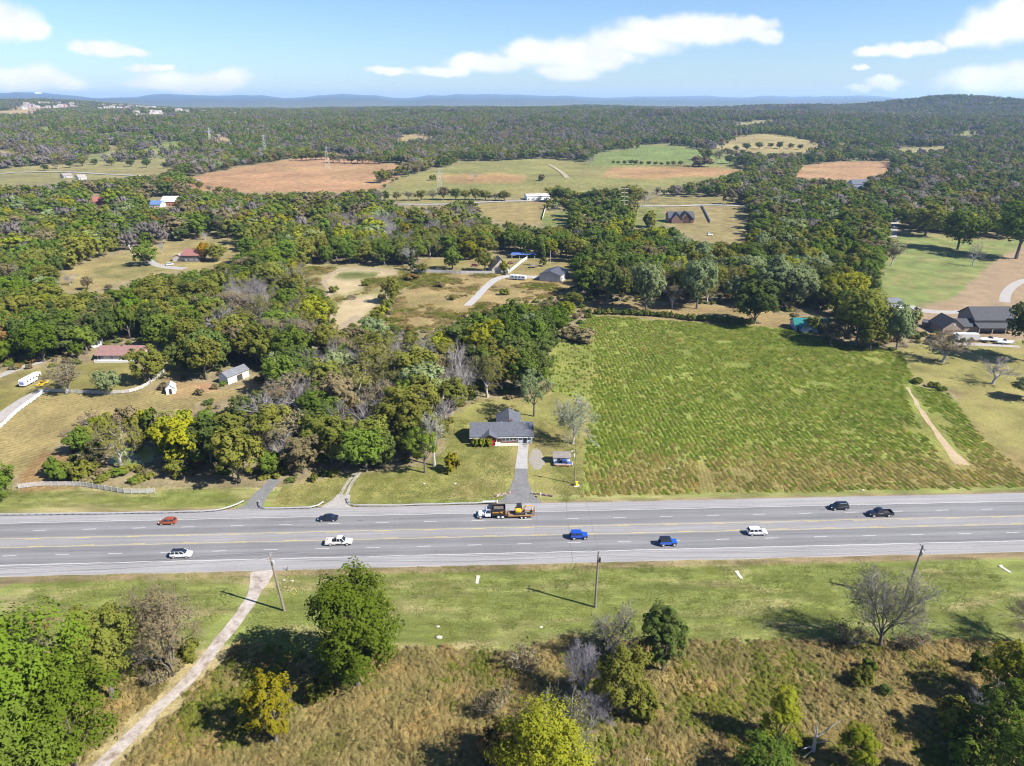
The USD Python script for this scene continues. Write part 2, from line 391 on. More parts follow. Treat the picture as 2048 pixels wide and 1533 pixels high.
# ------------------------------------------------------------------ the land: one polar sheet cut into zones that share their edges
GREEN = (0.165, 0.195, 0.045)
MOWN = (0.165, 0.19, 0.055)
STRAW = (0.24, 0.19, 0.085)
DRYW = (0.30, 0.25, 0.125)
REDDISH = (0.29, 0.175, 0.095)
DIRT = (0.34, 0.27, 0.17)
LITTER = (0.165, 0.138, 0.08)
ZONES = [  # (kind of land, colour, outline by what is seen at those pixels)
    ('mown_verge', MOWN, [(-600, 985), (2700, 960), (2700, 1330), (1900, 1285), (1400, 1290), (1120, 1275), (1050, 1310), (800, 1300), (640, 1330), (520, 1290), (430, 1300), (-600, 1400)]),
    ('weed_field', DRYW, [(-600, 1400), (300, 1330), (430, 1290), (520, 1290), (640, 1335), (800, 1302), (1050, 1312), (1120, 1280), (1400, 1292), (1900, 1285), (2700, 1330), (2700, 1900), (-600, 1900)]),
    ('crop_field', GREEN, [(1085, 745), (1110, 690), (1185, 630), (1400, 646), (1560, 653), (1700, 690), (1810, 705), (1830, 770), (1900, 790), (1960, 870), (2060, 950), (2060, 975), (1500, 985), (1166, 992), (1160, 900), (1180, 810), (1110, 795)]),
    ('lawn', (0.20, 0.185, 0.065), [(1800, 700), (1830, 690), (2700, 660), (2700, 960), (2048, 945), (1960, 870), (1910, 800), (1930, 790), (1830, 760)]),
    ('lawn', (0.19, 0.185, 0.06), [(905, 830), (960, 800), (1060, 800), (1110, 785), (1180, 805), (1163, 990), (700, 1004), (640, 1010), (540, 1012), (560, 975), (640, 962), (690, 950), (760, 945), (850, 930), (890, 900), (900, 850)]),
    ('mown_verge', (0.165, 0.18, 0.055), [(-600, 1000), (130, 982), (230, 994), (300, 1006), (460, 1004), (500, 985), (520, 975), (500, 1000), (480, 1020), (-600, 1035)]),
    ('pasture', (0.23, 0.185, 0.08), [(-300, 900), (0, 850), (95, 785), (320, 780), (400, 790), (385, 820), (250, 822), (160, 838), (100, 905), (40, 950), (-300, 1000)]),
    ('lawn', (0.17, 0.155, 0.05), [(-300, 760), (0, 750), (60, 740), (170, 728), (250, 722), (330, 715), (390, 745), (330, 755), (250, 785), (90, 788), (0, 850), (-300, 900)]),
    ('pasture', (0.2, 0.13, 0.06), [(40, 950), (90, 900), (140, 905), (160, 980), (40, 985)]),
    ('dirt_yard', (0.30, 0.18, 0.10), [(350, 770), (420, 765), (430, 790), (360, 798)]),
    ('pasture', (0.24, 0.17, 0.085), [(325, 750), (400, 778), (450, 782), (500, 764), (545, 745), (562, 752), (505, 785), (420, 806), (340, 800)]),
    ('dirt_yard', (0.30, 0.235, 0.14), [(546, 745), (600, 712), (650, 674), (672, 648), (668, 628), (690, 640), (760, 610), (775, 618), (690, 656), (640, 692), (600, 720), (556, 752)]),
    ('pasture', (0.20, 0.18, 0.075), [(590, 537), (620, 528), (810, 534), (835, 550), (800, 585), (755, 632), (695, 650), (672, 622), (655, 595), (615, 562)]),
    ('dirt_yard', (0.36, 0.295, 0.18), [(640, 560), (680, 535), (795, 540), (790, 552), (715, 560), (730, 575), (690, 590), (670, 585)]),
    ('dirt_yard', (0.36, 0.295, 0.18), [(665, 628), (690, 600), (740, 590), (760, 600), (720, 640), (690, 650), (660, 640)]),
    ('pasture', (0.10, 0.125, 0.035), [(665, 555), (690, 543), (760, 545), (750, 556), (690, 560)]),
    ('pasture', (0.245, 0.185, 0.085), [(800, 590), (850, 545), (1065, 540), (1150, 562), (1140, 590), (1000, 610), (930, 630), (880, 660), (790, 660), (770, 650)]),
    ('lawn', (0.19, 0.165, 0.065), [(840, 520), (1000, 515), (1150, 520), (1160, 560), (1070, 545), (850, 548)]),
    ('pasture', (0.24, 0.195, 0.085), [(100, 580), (110, 555), (180, 522), (290, 497), (330, 485), (480, 480), (490, 510), (420, 540), (330, 548), (240, 565), (180, 585)]),
    ('lawn', (0.15, 0.145, 0.052), [(180, 545), (300, 510), (330, 540), (230, 560)]),
    ('lawn', (0.15, 0.18, 0.06), [(1740, 615), (1780, 500), (1800, 465), (1990, 480), (2700, 480), (2700, 560), (1990, 560), (1890, 605), (1830, 612)]),
    ('dirt_yard', (0.25, 0.185, 0.12), [(1850, 612), (1905, 600), (1990, 520), (2050, 490), (2700, 490), (2700, 665), (1990, 680), (1830, 665), (1835, 630)]),
    ('pasture', (0.22, 0.165, 0.08), [(1160, 600), (1500, 612), (1610, 640), (1680, 660), (1600, 660), (1500, 652), (1180, 630)]),
    ('hay_field', REDDISH, [(360, 360), (480, 335), (590, 318), (640, 303), (690, 308), (760, 325), (840, 332), (790, 355), (760, 380), (700, 385), (450, 385), (380, 380)]),
    ('hay_field', (0.17, 0.165, 0.06), [(750, 395), (800, 355), (860, 340), (930, 325), (1100, 318), (1200, 325), (1470, 328), (1510, 338), (1440, 355), (1330, 375), (1200, 395), (1000, 395), (880, 405), (800, 405)]),
    ('hay_field', (0.27, 0.165, 0.08), [(1230, 335), (1420, 336), (1490, 340), (1430, 352), (1300, 358), (1200, 352)]),
    ('hay_field', (0.26, 0.17, 0.08), [(860, 352), (1000, 346), (1060, 352), (1040, 366), (900, 366)]),
    ('hay_field', (0.13, 0.165, 0.05), [(1165, 326), (1200, 308), (1290, 291), (1340, 289), (1400, 297), (1480, 318), (1470, 332), (1350, 326), (1300, 330), (1200, 330)]),
    ('hay_field', (0.24, 0.2, 0.09), [(1420, 296), (1470, 274), (1530, 268), (1600, 276), (1655, 292), (1620, 306), (1560, 310), (1500, 308)]),
    ('hay_field', REDDISH, [(1585, 358), (1600, 332), (1690, 324), (1780, 325), (1790, 345), (1720, 362)]),
    ('hay_field', (0.19, 0.175, 0.075), [(-300, 350), (0, 342), (100, 330), (200, 323), (340, 318), (350, 345), (250, 356), (140, 362), (60, 372), (-300, 372)]),
    ('hay_field', (0.14, 0.17, 0.05), [(290, 302), (300, 284), (362, 282), (374, 290), (345, 303), (310, 312)]),
    ('hay_field', (0.14, 0.17, 0.05), [(65, 268), (70, 253), (132, 253), (105, 266)]),
    ('hay_field', (0.32, 0.23, 0.12), [(-200, 234), (0, 222), (60, 217), (92, 220), (80, 233)]),
    ('hay_field', (0.29, 0.22, 0.11), [(785, 286), (800, 272), (840, 268), (875, 276), (830, 288)]),
    ('hay_field', (0.25, 0.2, 0.09), [(-100, 310), (0, 300), (60, 298), (40, 312)]),
    ('hay_field', (0.26, 0.2, 0.11), [(398, 280), (415, 270), (440, 270), (475, 286), (455, 294), (430, 284)]),
    ('hay_field', (0.24, 0.2, 0.1), [(1640, 292), (1660, 284), (1705, 288), (1690, 296)]), ('hay_field', (0.22, 0.2, 0.09), [(1775, 306), (1800, 296), (1900, 292), (1915, 300), (1850, 308)]),
    ('hay_field', (0.2, 0.18, 0.09), [(480, 250), (520, 246), (540, 252), (500, 256)]), ('hay_field', (0.2, 0.18, 0.08), [(1500, 318), (1590, 316), (1600, 322), (1520, 325)]),
    ('hay_field', (0.16, 0.17, 0.06), [(160, 300), (200, 292), (260, 296), (240, 306)]), ('hay_field', (0.2, 0.18, 0.09), [(300, 236), (360, 232), (375, 238), (330, 242)]),
    ('hay_field', (0.22, 0.19, 0.1), [(680, 222), (740, 220), (750, 225), (700, 227)]), ('hay_field', (0.22, 0.19, 0.1), [(1290, 236), (1340, 233), (1350, 239), (1310, 241)]),
    ('hay_field', (0.17, 0.17, 0.07), [(1880, 268), (1960, 262), (1985, 270), (1920, 276)]), ('hay_field', (0.2, 0.18, 0.09), [(600, 268), (640, 264), (655, 270), (620, 274)]),
    ('hay_field', (0.2, 0.18, 0.09), [(980, 250), (1030, 246), (1045, 252), (1000, 256)]), ('hay_field', (0.15, 0.17, 0.06), [(120, 316), (170, 310), (240, 314), (190, 320)]),
    ('lawn', (0.22, 0.175, 0.075), [(950, 408), (1090, 402), (1095, 430), (1085, 450), (1000, 445), (960, 430)]),
    ('lawn', (0.13, 0.15, 0.045), [(1080, 425), (1145, 420), (1140, 452), (1085, 455)]),
    ('lawn', (0.14, 0.155, 0.05), [(1265, 412), (1330, 412), (1330, 450), (1290, 460), (1265, 450)]),
    ('lawn', (0.2, 0.165, 0.075), [(1330, 400), (1500, 415), (1500, 485), (1430, 488), (1380, 470), (1330, 450)]),
    ('lawn', (0.17, 0.15, 0.06), [(1285, 395), (1480, 395), (1480, 410), (1285, 410)]),
]
MX, MY = 640, 100


def raster(polys, blur):
    im = Image.new('L', (2048 + 2 * MX, 1900 - MY + 100))
    dr = ImageDraw.Draw(im)
    for p in polys:
        dr.polygon([(x + MX, y - MY) for x, y in p], fill=255)
    a = np.asarray(im, np.float32) / 255
    return ndimage.gaussian_filter(a, blur) if blur else a


def lookup(a, px, py):
    i, j = np.clip(np.round(py - MY).astype(int), 0, a.shape[0] - 1), np.clip(np.round(px + MX).astype(int), 0, a.shape[1] - 1)
    return a[i, j]


KINDS = ['ground', 'mown_verge', 'weed_field', 'crop_field', 'lawn', 'pasture', 'dirt_yard', 'hay_field']
kind_map = np.zeros((1900 - MY + 100, 2048 + 2 * MX), np.uint8)
_im = Image.fromarray(kind_map)
_dr = ImageDraw.Draw(_im)
for k, c, p in ZONES:
    _dr.polygon([(x + MX, y - MY) for x, y in p], fill=KINDS.index(k))
kind_map = np.asarray(_im)


def wander(x, y):
    d = np.hypot(x, y)
    k = smooth01(520, 900, d)
    return k * 14 * fbm2(x, y, 70, 3, 61), k * 5 * fbm2(x, y, 90, 3, 62) * np.clip(1300 / np.maximum(d, 1), .25, 1)


LAND = []


def build_ground():
    v = [0.0, 30.0]
    d = 60.0
    while d < 19500:
        v.append(d)
        d += max(0.28, 2.6 * d * d / 140000 * (1 if d < 2500 else 1 + (d - 2500) / 1500))
        if d > 9000:
            d += 60
    rad = np.array(v[1:] + [20400.0])
    fine = np.radians(np.linspace(-41, 41, 860))
    coarse = np.radians(np.linspace(41, 319, 60))[1:-1]
    ang = np.concatenate([fine, coarse])
    R, A = np.meshgrid(rad, ang, indexing='ij')
    X, Y = R * np.sin(A), R * np.cos(A)
    Z = H(X, Y)
    LAND.extend([float(Z.min()), float(Z.max())])
    nr, na = R.shape
    # colours of the land, softly blended between zones; the edges wander a little
    jx, jy = fbm2(X, Y, 9, 3, 11), fbm2(X, Y, 9, 3, 12)
    PX, PY, _ = project(X + jx * np.minimum(R * 0.006, 2.5), Y + jy * np.minimum(R * 0.006, 2.5), Z)
    wx, wy = wander(X, Y)
    PX, PY = PX + wx, PY + wy
    behind = Y < 20
    far = smooth01(600, 1500, R)[..., None]
    tint = np.array(LITTER) * (1 - far) + np.array((0.115, 0.12, 0.062)) * far
    deep = smooth01(7000, 9500, R)[..., None]
    tint = tint * (1 - deep) + np.array((0.035, 0.045, 0.03)) * deep
    for k, c, p in ZONES:
        m = lookup(raster([p], 1.6 if p[0][1] < 420 else 3.0), PX, PY)
        m = np.where(behind | (R > 6500), 0, m)[..., None]
        tint = tint * (1 - m) + np.array(c) * 0.82 * m
    m = (smooth01(.27, .36, fbm2(X, Y, 170, 3, 71)) * smooth01(1500, 1700, R) * (1 - smooth01(5200, 6500, R)))[..., None]
    tint = tint * (1 - m) + np.array((0.20, 0.18, 0.085)) * m
    # the brown foot of the crop field and the bare soil beside the carriageway
    rd = (Y - 0.04 * X - 148.2)
    for lo, hi, c in ((12.2, 14.4, (0.17, 0.125, 0.085)), (-15.6, -12.2, (0.18, 0.13, 0.085))):
        m = (smooth01(lo - .6, lo + .6, rd) * (1 - smooth01(hi - 1.4, hi + 1.0, rd + 0.8 * jx)))[..., None] * 0.85
        tint = tint * (1 - m) + np.array(c) * m
    m = (smooth01(15, 19, rd + jx) * (1 - smooth01(26, 44, rd + 8 * jy)) * smooth01(22, 34, X))[..., None] * 0.6
    tint = tint * (1 - m) + np.array((0.17, 0.115, 0.055)) * m
    kinds = lookup(kind_map, *(lambda a, b: (a, b))(PX, PY))
    kinds = np.where(behind, np.where(R < 140, 2, 0), np.where(R > 6500, 0, kinds))
    idx = np.arange(nr * na).reshape(nr, na)
    idx = np.concatenate([idx, idx[:, :1]], 1)
    q = np.stack([idx[:-1, :-1], idx[:-1, 1:], idx[1:, 1:], idx[1:, :-1]], -1)
    kq = kinds[:-1]
    P = np.stack([X, Y, Z], -1).reshape(-1, 3)
    T = tint.reshape(-1, 3)
    mats = {'ground': ground_mat('forest_floor', fine=0.9), 'mown_verge': ground_mat('mown_grass', stretch=(0.22, 1.0, 1.0), scale=0.32, fine=2.6, tan=0.85, lo=0.52, hi=1.42, tancol=(0.25, 0.21, 0.11)),
            'weed_field': ground_mat('dry_weeds_soil', scale=0.3, fine=1.8, tan=0.5, tancol=(0.08, 0.08, 0.03)),
            'crop_field': ground_mat('crop_soil', scale=0.05, fine=0.9, tan=0.5, tancol=(0.17, 0.14, 0.05), rows=(0.12, 0.28, 0.12)),
            'lawn': ground_mat('lawn_grass', scale=0.09, fine=1.5, tan=0.55, lo=0.62, hi=1.35), 'pasture': ground_mat('pasture_grass', scale=0.06, fine=0.8, tan=0.5, tancol=(0.11, 0.105, 0.04), rows=(0.75, 0.16, 0.10)),
            'dirt_yard': ground_mat('bare_dirt', scale=0.1, fine=1.2, tan=0.2, lo=0.8, hi=1.2, tancol=(0.17, 0.14, 0.07)),
            'hay_field': ground_mat('hay_field_grass', scale=0.012, fine=0.15, tan=0.45, tancol=(0.22, 0.17, 0.075), bump=0.3, lo=0.7, hi=1.3)}
    for i, k in enumerate(KINDS):
        f = q[kq == i].reshape(-1, 4)
        if i == 0:
            c0 = len(P)
            f = np.vstack([f])
        if not len(f):
            continue
        u, inv = np.unique(f, return_inverse=True)
        f = inv.reshape(f.shape)[:, ::-1]
        m = usdkit.mesh(stage, '/World/' + k, (P[u], f), mats[k], smooth=True)
        UsdGeom.PrimvarsAPI(m).CreatePrimvar('tint', Sdf.ValueTypeNames.Color3fArray, 'vertex').Set(Vt.Vec3fArray.FromNumpy(T[u].astype(np.float32)))
        label = {'ground': 'brown leaf-strewn land under the woods reaching to blue hills', 'mown_verge': 'mown green and straw coloured grass verges beside the highway',
                 'weed_field': 'dry brown weedy field in the foreground', 'crop_field': 'green planted field with rows right of the brick house', 'lawn': 'short lawns around the houses',
                 'pasture': 'straw coloured rough pasture between the woods', 'dirt_yard': 'bare tan dirt patches and tracks', 'hay_field': 'distant green and reddish hay fields'}[k]
        tag(m.GetPrim(), label, None, None, 'structure')


build_ground()

# ------------------------------------------------------------------ the highway
RS = math.atan(0.040)
RC, RSN = math.cos(RS), math.sin(RS)


def road(u, w, z=0.0):
    """A point of the road: u metres along it to the right, w metres across it (away from the camera)."""
    return np.array([u * RC - w * RSN, 148.2 + u * RSN + w * RC, z])


def strip(u0, u1, w0, w1, z, nu=1):
    us = np.linspace(u0, u1, nu + 1)
    v = np.vstack([np.stack([road(u, w0, z), road(u, w1, z)]) for u in us])
    f = np.array([[2 * i, 2 * i + 2, 2 * i + 3, 2 * i + 1] for i in range(nu)])
    return v, f


def asphalt():
    n = {'g': ('geometry', {}), 'mp': ('mapping', {'mapping_type': 'point', 'location': (5.92, -148.1, 0)}), 'mr': ('mapping', {'mapping_type': 'point', 'rotation': (0, 0, -RS)}),
         'sp': ('separate_xyz', {}), 'nw': ('noise_texture', {'scale': 0.12, 'detail': 3.0}), 'wob': ('math', {'math_type': 'multiply_add', 'value2': 0.5, 'value3': -0.25}),
         'ad': ('math', {'math_type': 'add'}), 'mr2': ('map_range', {'range_type': 'linear', 'from_min': -14.0, 'from_max': 14.0, 'to_min': 0.0, 'to_max': 1.0, 'clamp': True}),
         'ms': ('mapping', {'mapping_type': 'point', 'scale': (0.03, 1.2, 1.0)}), 'n1': ('noise_texture', {'scale': 1.0, 'detail': 7.0, 'roughness': 0.65}), 'n2': ('noise_texture', {'scale': 3.0, 'detail': 6.0, 'roughness': 0.75}),
         'n4': ('noise_texture', {'scale': 0.06, 'detail': 4.0}),
         'r1': ('rgb_ramp', {'ramp': [(0.3, (0.80,) * 3), (0.7, (1.18,) * 3)]}), 'r2': ('rgb_ramp', {'ramp': [(0.3, (0.88,) * 3), (0.7, (1.12,) * 3)]}), 'r4': ('rgb_ramp', {'ramp': [(0.3, (0.92,) * 3), (0.7, (1.08,) * 3)]}),
         'p': ('principled_bsdf', {'roughness': 0.85, 'specular_ior_level': 0.25})}
    sh, ln, edge, med = (0.205, 0.202, 0.205), (0.128, 0.128, 0.134), (0.152, 0.152, 0.157), (0.18, 0.178, 0.181)
    def x(w):
        return (w + 14) / 28
    stops = []
    for s in (-1, 1):
        pts = [(13, sh), (9.1, sh), (8.8, ln), (8.2, ln), (7.1, tuple(np.array(ln) * 1.04)), (5.7, edge), (5.0, edge), (4.4, ln), (2.5, ln), (2.0, med), (0.05, med)]
        stops += [(x(s * w), c) for w, c in pts]
    n['rmp'] = ('rgb_ramp', {'ramp': sorted(stops)})
    for k in ('m1', 'm2', 'm3'):
        n[k] = ('mix_color', {'blend_type': 'multiply', 'fac': 1.0, 'use_clamp': False})
    l = [('g.position', 'mp.vector'), ('mp.vector', 'mr.vector'), ('mr.vector', 'sp.vector'), ('g.position', 'nw.vector'), ('nw.fac', 'wob.value1'), ('sp.y', 'ad.value1'), ('wob.value', 'ad.value2'),
         ('ad.value', 'mr2.value'), ('mr2.result', 'rmp.fac'), ('mr.vector', 'ms.vector'), ('ms.vector', 'n1.vector'), ('g.position', 'n2.vector'), ('g.position', 'n4.vector'), ('n1.fac', 'r1.fac'), ('n2.fac', 'r2.fac'), ('n4.fac', 'r4.fac'),
         ('rmp.color', 'm1.a'), ('r1.color', 'm1.b'), ('m1.result', 'm2.a'), ('r2.color', 'm2.b'), ('m2.result', 'm3.a'), ('r4.color', 'm3.b'), ('m3.result', 'p.base_color')]
    return mat('worn_asphalt', n, l, surface='p.BSDF')


def road_paint(name, color):
    n = {'g': ('geometry', {}), 'n': ('noise_texture', {'scale': 1.5, 'detail': 6.0, 'roughness': 0.7}), 'r': ('rgb_ramp', {'ramp': [(0.3, tuple(np.array(color) * 0.62)), (0.62, color)]}), 'p': ('principled_bsdf', {'roughness': 0.7})}
    return mat(name, n, [('g.position', 'n.vector'), ('n.fac', 'r.fac'), ('r.color', 'p.base_color')], surface='p.BSDF')


ROAD_W, ROAD_Y = road_paint('white_road_paint', (0.48, 0.48, 0.47)), road_paint('yellow_road_paint', (0.45, 0.36, 0.11))


STAIN = plain('oil_stain', (0.085, 0.085, 0.09), .7, noise=.3)


def build_road():
    r = UsdGeom.Xform.Define(stage, '/World/road')
    tag(r.GetPrim(), 'five-lane grey asphalt highway with pale shoulders crossing the picture', None, None, 'structure')
    rng = np.random.default_rng(5)
    us = np.linspace(-420, 420, 561)
    e0, e1 = -13.05 + 0.22 * rng.standard_normal(561) * 0.6, 12.95 + 0.2 * rng.standard_normal(561) * 0.5
    e0, e1 = ndimage.gaussian_filter1d(e0, 1.0), ndimage.gaussian_filter1d(e1, 1.0)
    top = np.vstack([np.stack([road(u, a, 0.10), road(u, b, 0.10)]) for u, a, b in zip(us, e0, e1)])
    bot = np.vstack([np.stack([road(u, a - .25, -0.05), road(u, b + .25, -0.05)]) for u, a, b in zip(us, e0, e1)])
    i = np.arange(560) * 2
    n = len(top)
    f = np.vstack([np.stack([i, i + 2, i + 3, i + 1], 1), np.stack([i + n, i + n + 2, i + 2, i], 1), np.stack([i + 1, i + 3, i + 3 + n, i + 1 + n], 1)])
    part('/World/road', 'pavement', (np.vstack([top, bot]), f), asphalt())
    for w in (-8.9, 8.85):
        part('/World/road', 'edge_line', strip(-420, 420, w - .08, w + .08, 0.104), ROAD_W)
    for w in (-1.85, 1.85):
        part('/World/road', 'turn_lane_line', strip(-420, 420, w - .07, w + .07, 0.104), ROAD_Y)
        s = 1 if w > 0 else -1
        for k in range(-13, 14):
            u = k * 12.19 + (2.3 if w > 0 else 5.1)
            part('/World/road', 'broken_yellow_line', strip(u, u + 3.3, w - s * .30 - .07, w - s * .30 + .07, 0.104), ROAD_Y)
    # dashes between the lanes, 12.19 m apart
    for w, u0 in ((5.35, at(947, 1040)[0] * 0 + 2.0), (-5.3, 1.2)):
        for k in range(-13, 14):
            u = k * 12.19 + u0
            part('/World/road', 'lane_dash', strip(u, u + 3.3, w - .075, w + .075, 0.104), ROAD_W)
    rs = np.random.default_rng(12)
    for u, w, L, W in [(86.0, -7.4, 2.6, .5)] + [(rs.uniform(-110, 110), rs.choice([-7.2, -3.6, 3.6, 7.1]) + rs.uniform(-.8, .8), rs.uniform(.6, 2.2), rs.uniform(.2, .45)) for _ in range(16)]:
        a = np.linspace(0, 2 * math.pi, 11)[:-1]
        ring = np.array([road(u + L * .5 * math.cos(t) * rs.uniform(.7, 1.1), w + W * .5 * math.sin(t) * rs.uniform(.7, 1.1), 0.1025) for t in a])
        part('/World/road', 'oil_stain', (np.vstack([ring, ring.mean(0)]), np.array([[k, (k + 1) % 10, 10] for k in range(10)])), STAIN)
    # a dark transverse joint and an oil stain
    part('/World/road', 'pavement_joint', join([strip(13.6 + 1.4 * a, 13.72 + 1.4 * a, w, w + 1.0, 0.1035) for a, w in [(k / 26, -12.9 + k) for k in range(26)]]), plain('tar_seal', (0.09, 0.09, 0.09), 0.8))


build_road()


def ribbon(name, label, pts, widths, material, lift=0.03, kind='structure', ragged=0.0, category=None):
    """A path laid on the land through the given pixels (or world points)."""
    from scipy.interpolate import PchipInterpolator
    w = np.array([at(*p) for p in pts])
    s = np.concatenate([[0], np.cumsum(np.hypot(*np.diff(w, axis=0).T))])
    n = max(8, int(s[-1] / max(1.0, 0.006 * np.hypot(*w.mean(0)))))
    t = np.linspace(0, s[-1], n)
    c = np.stack([PchipInterpolator(s, w[:, 0])(t), PchipInterpolator(s, w[:, 1])(t)], 1)
    hw = np.interp(t, s, np.broadcast_to(widths, len(pts))) / 2
    g = np.gradient(c, axis=0)
    g /= np.linalg.norm(g, axis=1, keepdims=True)
    nrm = np.stack([-g[:, 1], g[:, 0]], 1)
    rng = np.random.default_rng(len(pts) * 7 + n)
    ja, jb = (ndimage.gaussian_filter1d(rng.standard_normal(n), 1.2) * ragged for _ in (0, 1))
    cols = []
    for k in range(5):
        o = (k / 2 - 1)
        cols.append(c + nrm * (o * hw + (ja if k == 0 else jb if k == 4 else 0))[:, None])
    v = np.stack(cols, 1)
    z = H(v[..., 0], v[..., 1]) + lift + 0.0006 * np.maximum(np.hypot(v[..., 0], v[..., 1]) - 480, 0)
    v = np.concatenate([v, z[..., None]], -1).reshape(-1, 3)
    i, j = np.meshgrid(np.arange(n - 1), np.arange(4), indexing='ij')
    f = np.stack([i * 5 + j, i * 5 + j + 1, (i + 1) * 5 + j + 1, (i + 1) * 5 + j], -1).reshape(-1, 4)[:, ::-1]
    return solo(name, label, category, (v, f), material, smooth=True, kind=kind)


def path_mat(name, a, b, scale=0.8, spots=None):
    n = {'g': ('geometry', {}), 'n1': ('noise_texture', {'scale': scale, 'detail': 8.0, 'roughness': 0.7}), 'n2': ('noise_texture', {'scale': scale * 5, 'detail': 4.0, 'roughness': 0.7}),
         'r': ('rgb_ramp', {'ramp': [(0.33, a), (0.5, tuple(0.7 * np.array(b) + 0.3 * np.array(a))), (0.66, b)]}), 'r2': ('rgb_ramp', {'ramp': [(0.3, (0.8,) * 3), (0.7, (1.2,) * 3)]}),
         'm': ('mix_color', {'blend_type': 'multiply', 'fac': 1.0, 'use_clamp': False}), 'bp': ('bump', {'strength': 0.3, 'distance': 0.05}), 'p': ('principled_bsdf', {'roughness': 0.9})}
    return mat(name, n, [('g.position', 'n1.vector'), ('g.position', 'n2.vector'), ('n1.fac', 'r.fac'), ('n2.fac', 'r2.fac'), ('r.color', 'm.a'), ('r2.color', 'm.b'), ('m.result', 'p.base_color'), ('n2.fac', 'bp.height'), ('bp.normal', 'p.normal')], surface='p.BSDF')


M_CONC = path_mat('cracked_concrete', (0.142, 0.101, 0.070), (0.328, 0.300, 0.274), 0.45)
M_DRIVE = path_mat('fresh_asphalt', (0.095, 0.095, 0.095), (0.136, 0.136, 0.139), 0.3)
M_GRAVEL = path_mat('pale_gravel', (0.204, 0.187, 0.170), (0.272, 0.258, 0.241), 0.5)
M_DIRT = path_mat('tan_dirt', (0.163, 0.122, 0.075), (0.245, 0.197, 0.129), 0.4)
ribbon('path', 'cracked pale concrete path running from the highway to the lower left', [(525, 1142), (512, 1180), (488, 1222), (450, 1270), (395, 1340), (330, 1405), (265, 1470), (200, 1535), (140, 1600), (60, 1690)], [5.5, 3.2, 2.5, 3.0, 2.4, 2.4, 2.6, 2.6, 2.6, 2.6], M_CONC, ragged=0.22)
ribbon('driveway', 'dark asphalt driveway curving up from the highway to the brick house', [(1040, 1008), (1040, 990), (1042, 960), (1043, 938)], [12.5, 7.0, 4.0, 3.7], M_DRIVE, lift=0.06, ragged=0.06)
ribbon('driveway', 'pale concrete upper half of the driveway at the brick house', [(1043, 939), (1044, 915), (1046, 900), (1047, 887)], [3.8, 3.2, 3.2, 3.4], path_mat('pale_concrete', (0.224, 0.218, 0.211), (0.272, 0.269, 0.262), 0.4), lift=0.045, ragged=0.04)
ribbon('gravel_patch', 'patch of pale gravel right of the concrete driveway', [(1072, 940), (1074, 925), (1072, 905), (1070, 898)], [2.2, 4.6, 3.8, 1.6], path_mat('thin_gravel', (0.16, 0.145, 0.095), (0.215, 0.20, 0.175), 0.9), lift=0.03, ragged=0.3)
ribbon('driveway', 'grey asphalt driveway entering the woods on the left', [(497, 1026), (508, 1010), (520, 992), (536, 976), (550, 960)], [9.5, 5.0, 4.0, 3.6, 3.4], M_DRIVE, lift=0.06, ragged=0.08)
ribbon('driveway', 'gravel driveway apron between the two left guardrails', [(672, 1017), (680, 1003), (688, 990)], [8.5, 5.2, 3.8], M_GRAVEL, lift=0.06, ragged=0.15)
for dx in (-6, 6):
    ribbon('wheel_track', f'{"left" if dx < 0 else "right"} wheel rut of the gravel driveway in the grass', [(686 + dx, 992), (694 + dx * .9, 975), (704 + dx * .8, 960), (716 + dx * .7, 946)], 0.9, M_GRAVEL, lift=0.035, ragged=0.1)
ribbon('driveway', 'grey lane beside the white fence at the left edge', [(-80, 895), (0, 835), (50, 800), (90, 780)], 5.0, M_GRAVEL, ragged=0.1)
ribbon('driveway', 'pale drive crossing the grass at the far left edge', [(-60, 775), (0, 752), (45, 735), (90, 722)], 4.0, M_GRAVEL, ragged=0.1)
ribbon('driveway', 'pale drive rising through the rough field to the metal garage', [(935, 612), (950, 598), (975, 572), (1000, 556), (1030, 552), (1060, 554), (1085, 556)], [4.5, 4.5, 4.5, 5.5, 6, 6, 6], path_mat('drive_concrete', (0.224, 0.218, 0.211), (0.286, 0.279, 0.272), 0.2))
ribbon('driveway', 'pale drive beside the red-roofed house at upper left', [(300, 520), (330, 534), (370, 538)], [4, 7, 7], M_GRAVEL)
ribbon('gravel_road', 'curving gravel road at the right edge', [(2090, 555), (2048, 562), (2020, 578), (2010, 605)], [5, 5, 5, 5], M_GRAVEL)
ribbon('gravel_road', 'wide gravel drive leading to the dark-roofed new house', [(1815, 612), (1850, 622), (1900, 625), (1960, 620)], [7, 8, 6, 6], M_GRAVEL)
ribbon('gravel_road', 'pale strip of gravel below the parked boats', [(1910, 688), (1970, 690), (2040, 694)], [4, 4, 3], M_GRAVEL)
ribbon('dirt_path', 'sandy footpath running down the right side of the crop field', [(1815, 775), (1835, 810), (1862, 850), (1895, 895), (1925, 930)], [1.2, 1.4, 1.8, 2.4, 4.0], path_mat('sand', (0.224, 0.163, 0.088), (0.313, 0.245, 0.150), 0.3), ragged=0.4)
ribbon('dirt_path', 'dirt track leaving the paddock through the woods', [(560, 738), (610, 712), (660, 672), (690, 650), (720, 632)], [5, 4, 4, 5, 6], M_DIRT, ragged=0.6)
ribbon('dirt_path', 'narrow dirt loop around the weedy mound of the track', [(640, 610), (660, 590), (650, 560), (680, 540), (740, 538), (790, 545)], [3, 3.5, 3, 3, 4, 3], M_DIRT, ragged=0.5)
ribbon('dirt_path', 'dirt patch beside the gravel ruts behind the ranch house', [(215, 705), (270, 690), (300, 668), (310, 655)], [3, 4, 5, 4], M_DIRT, ragged=0.5)
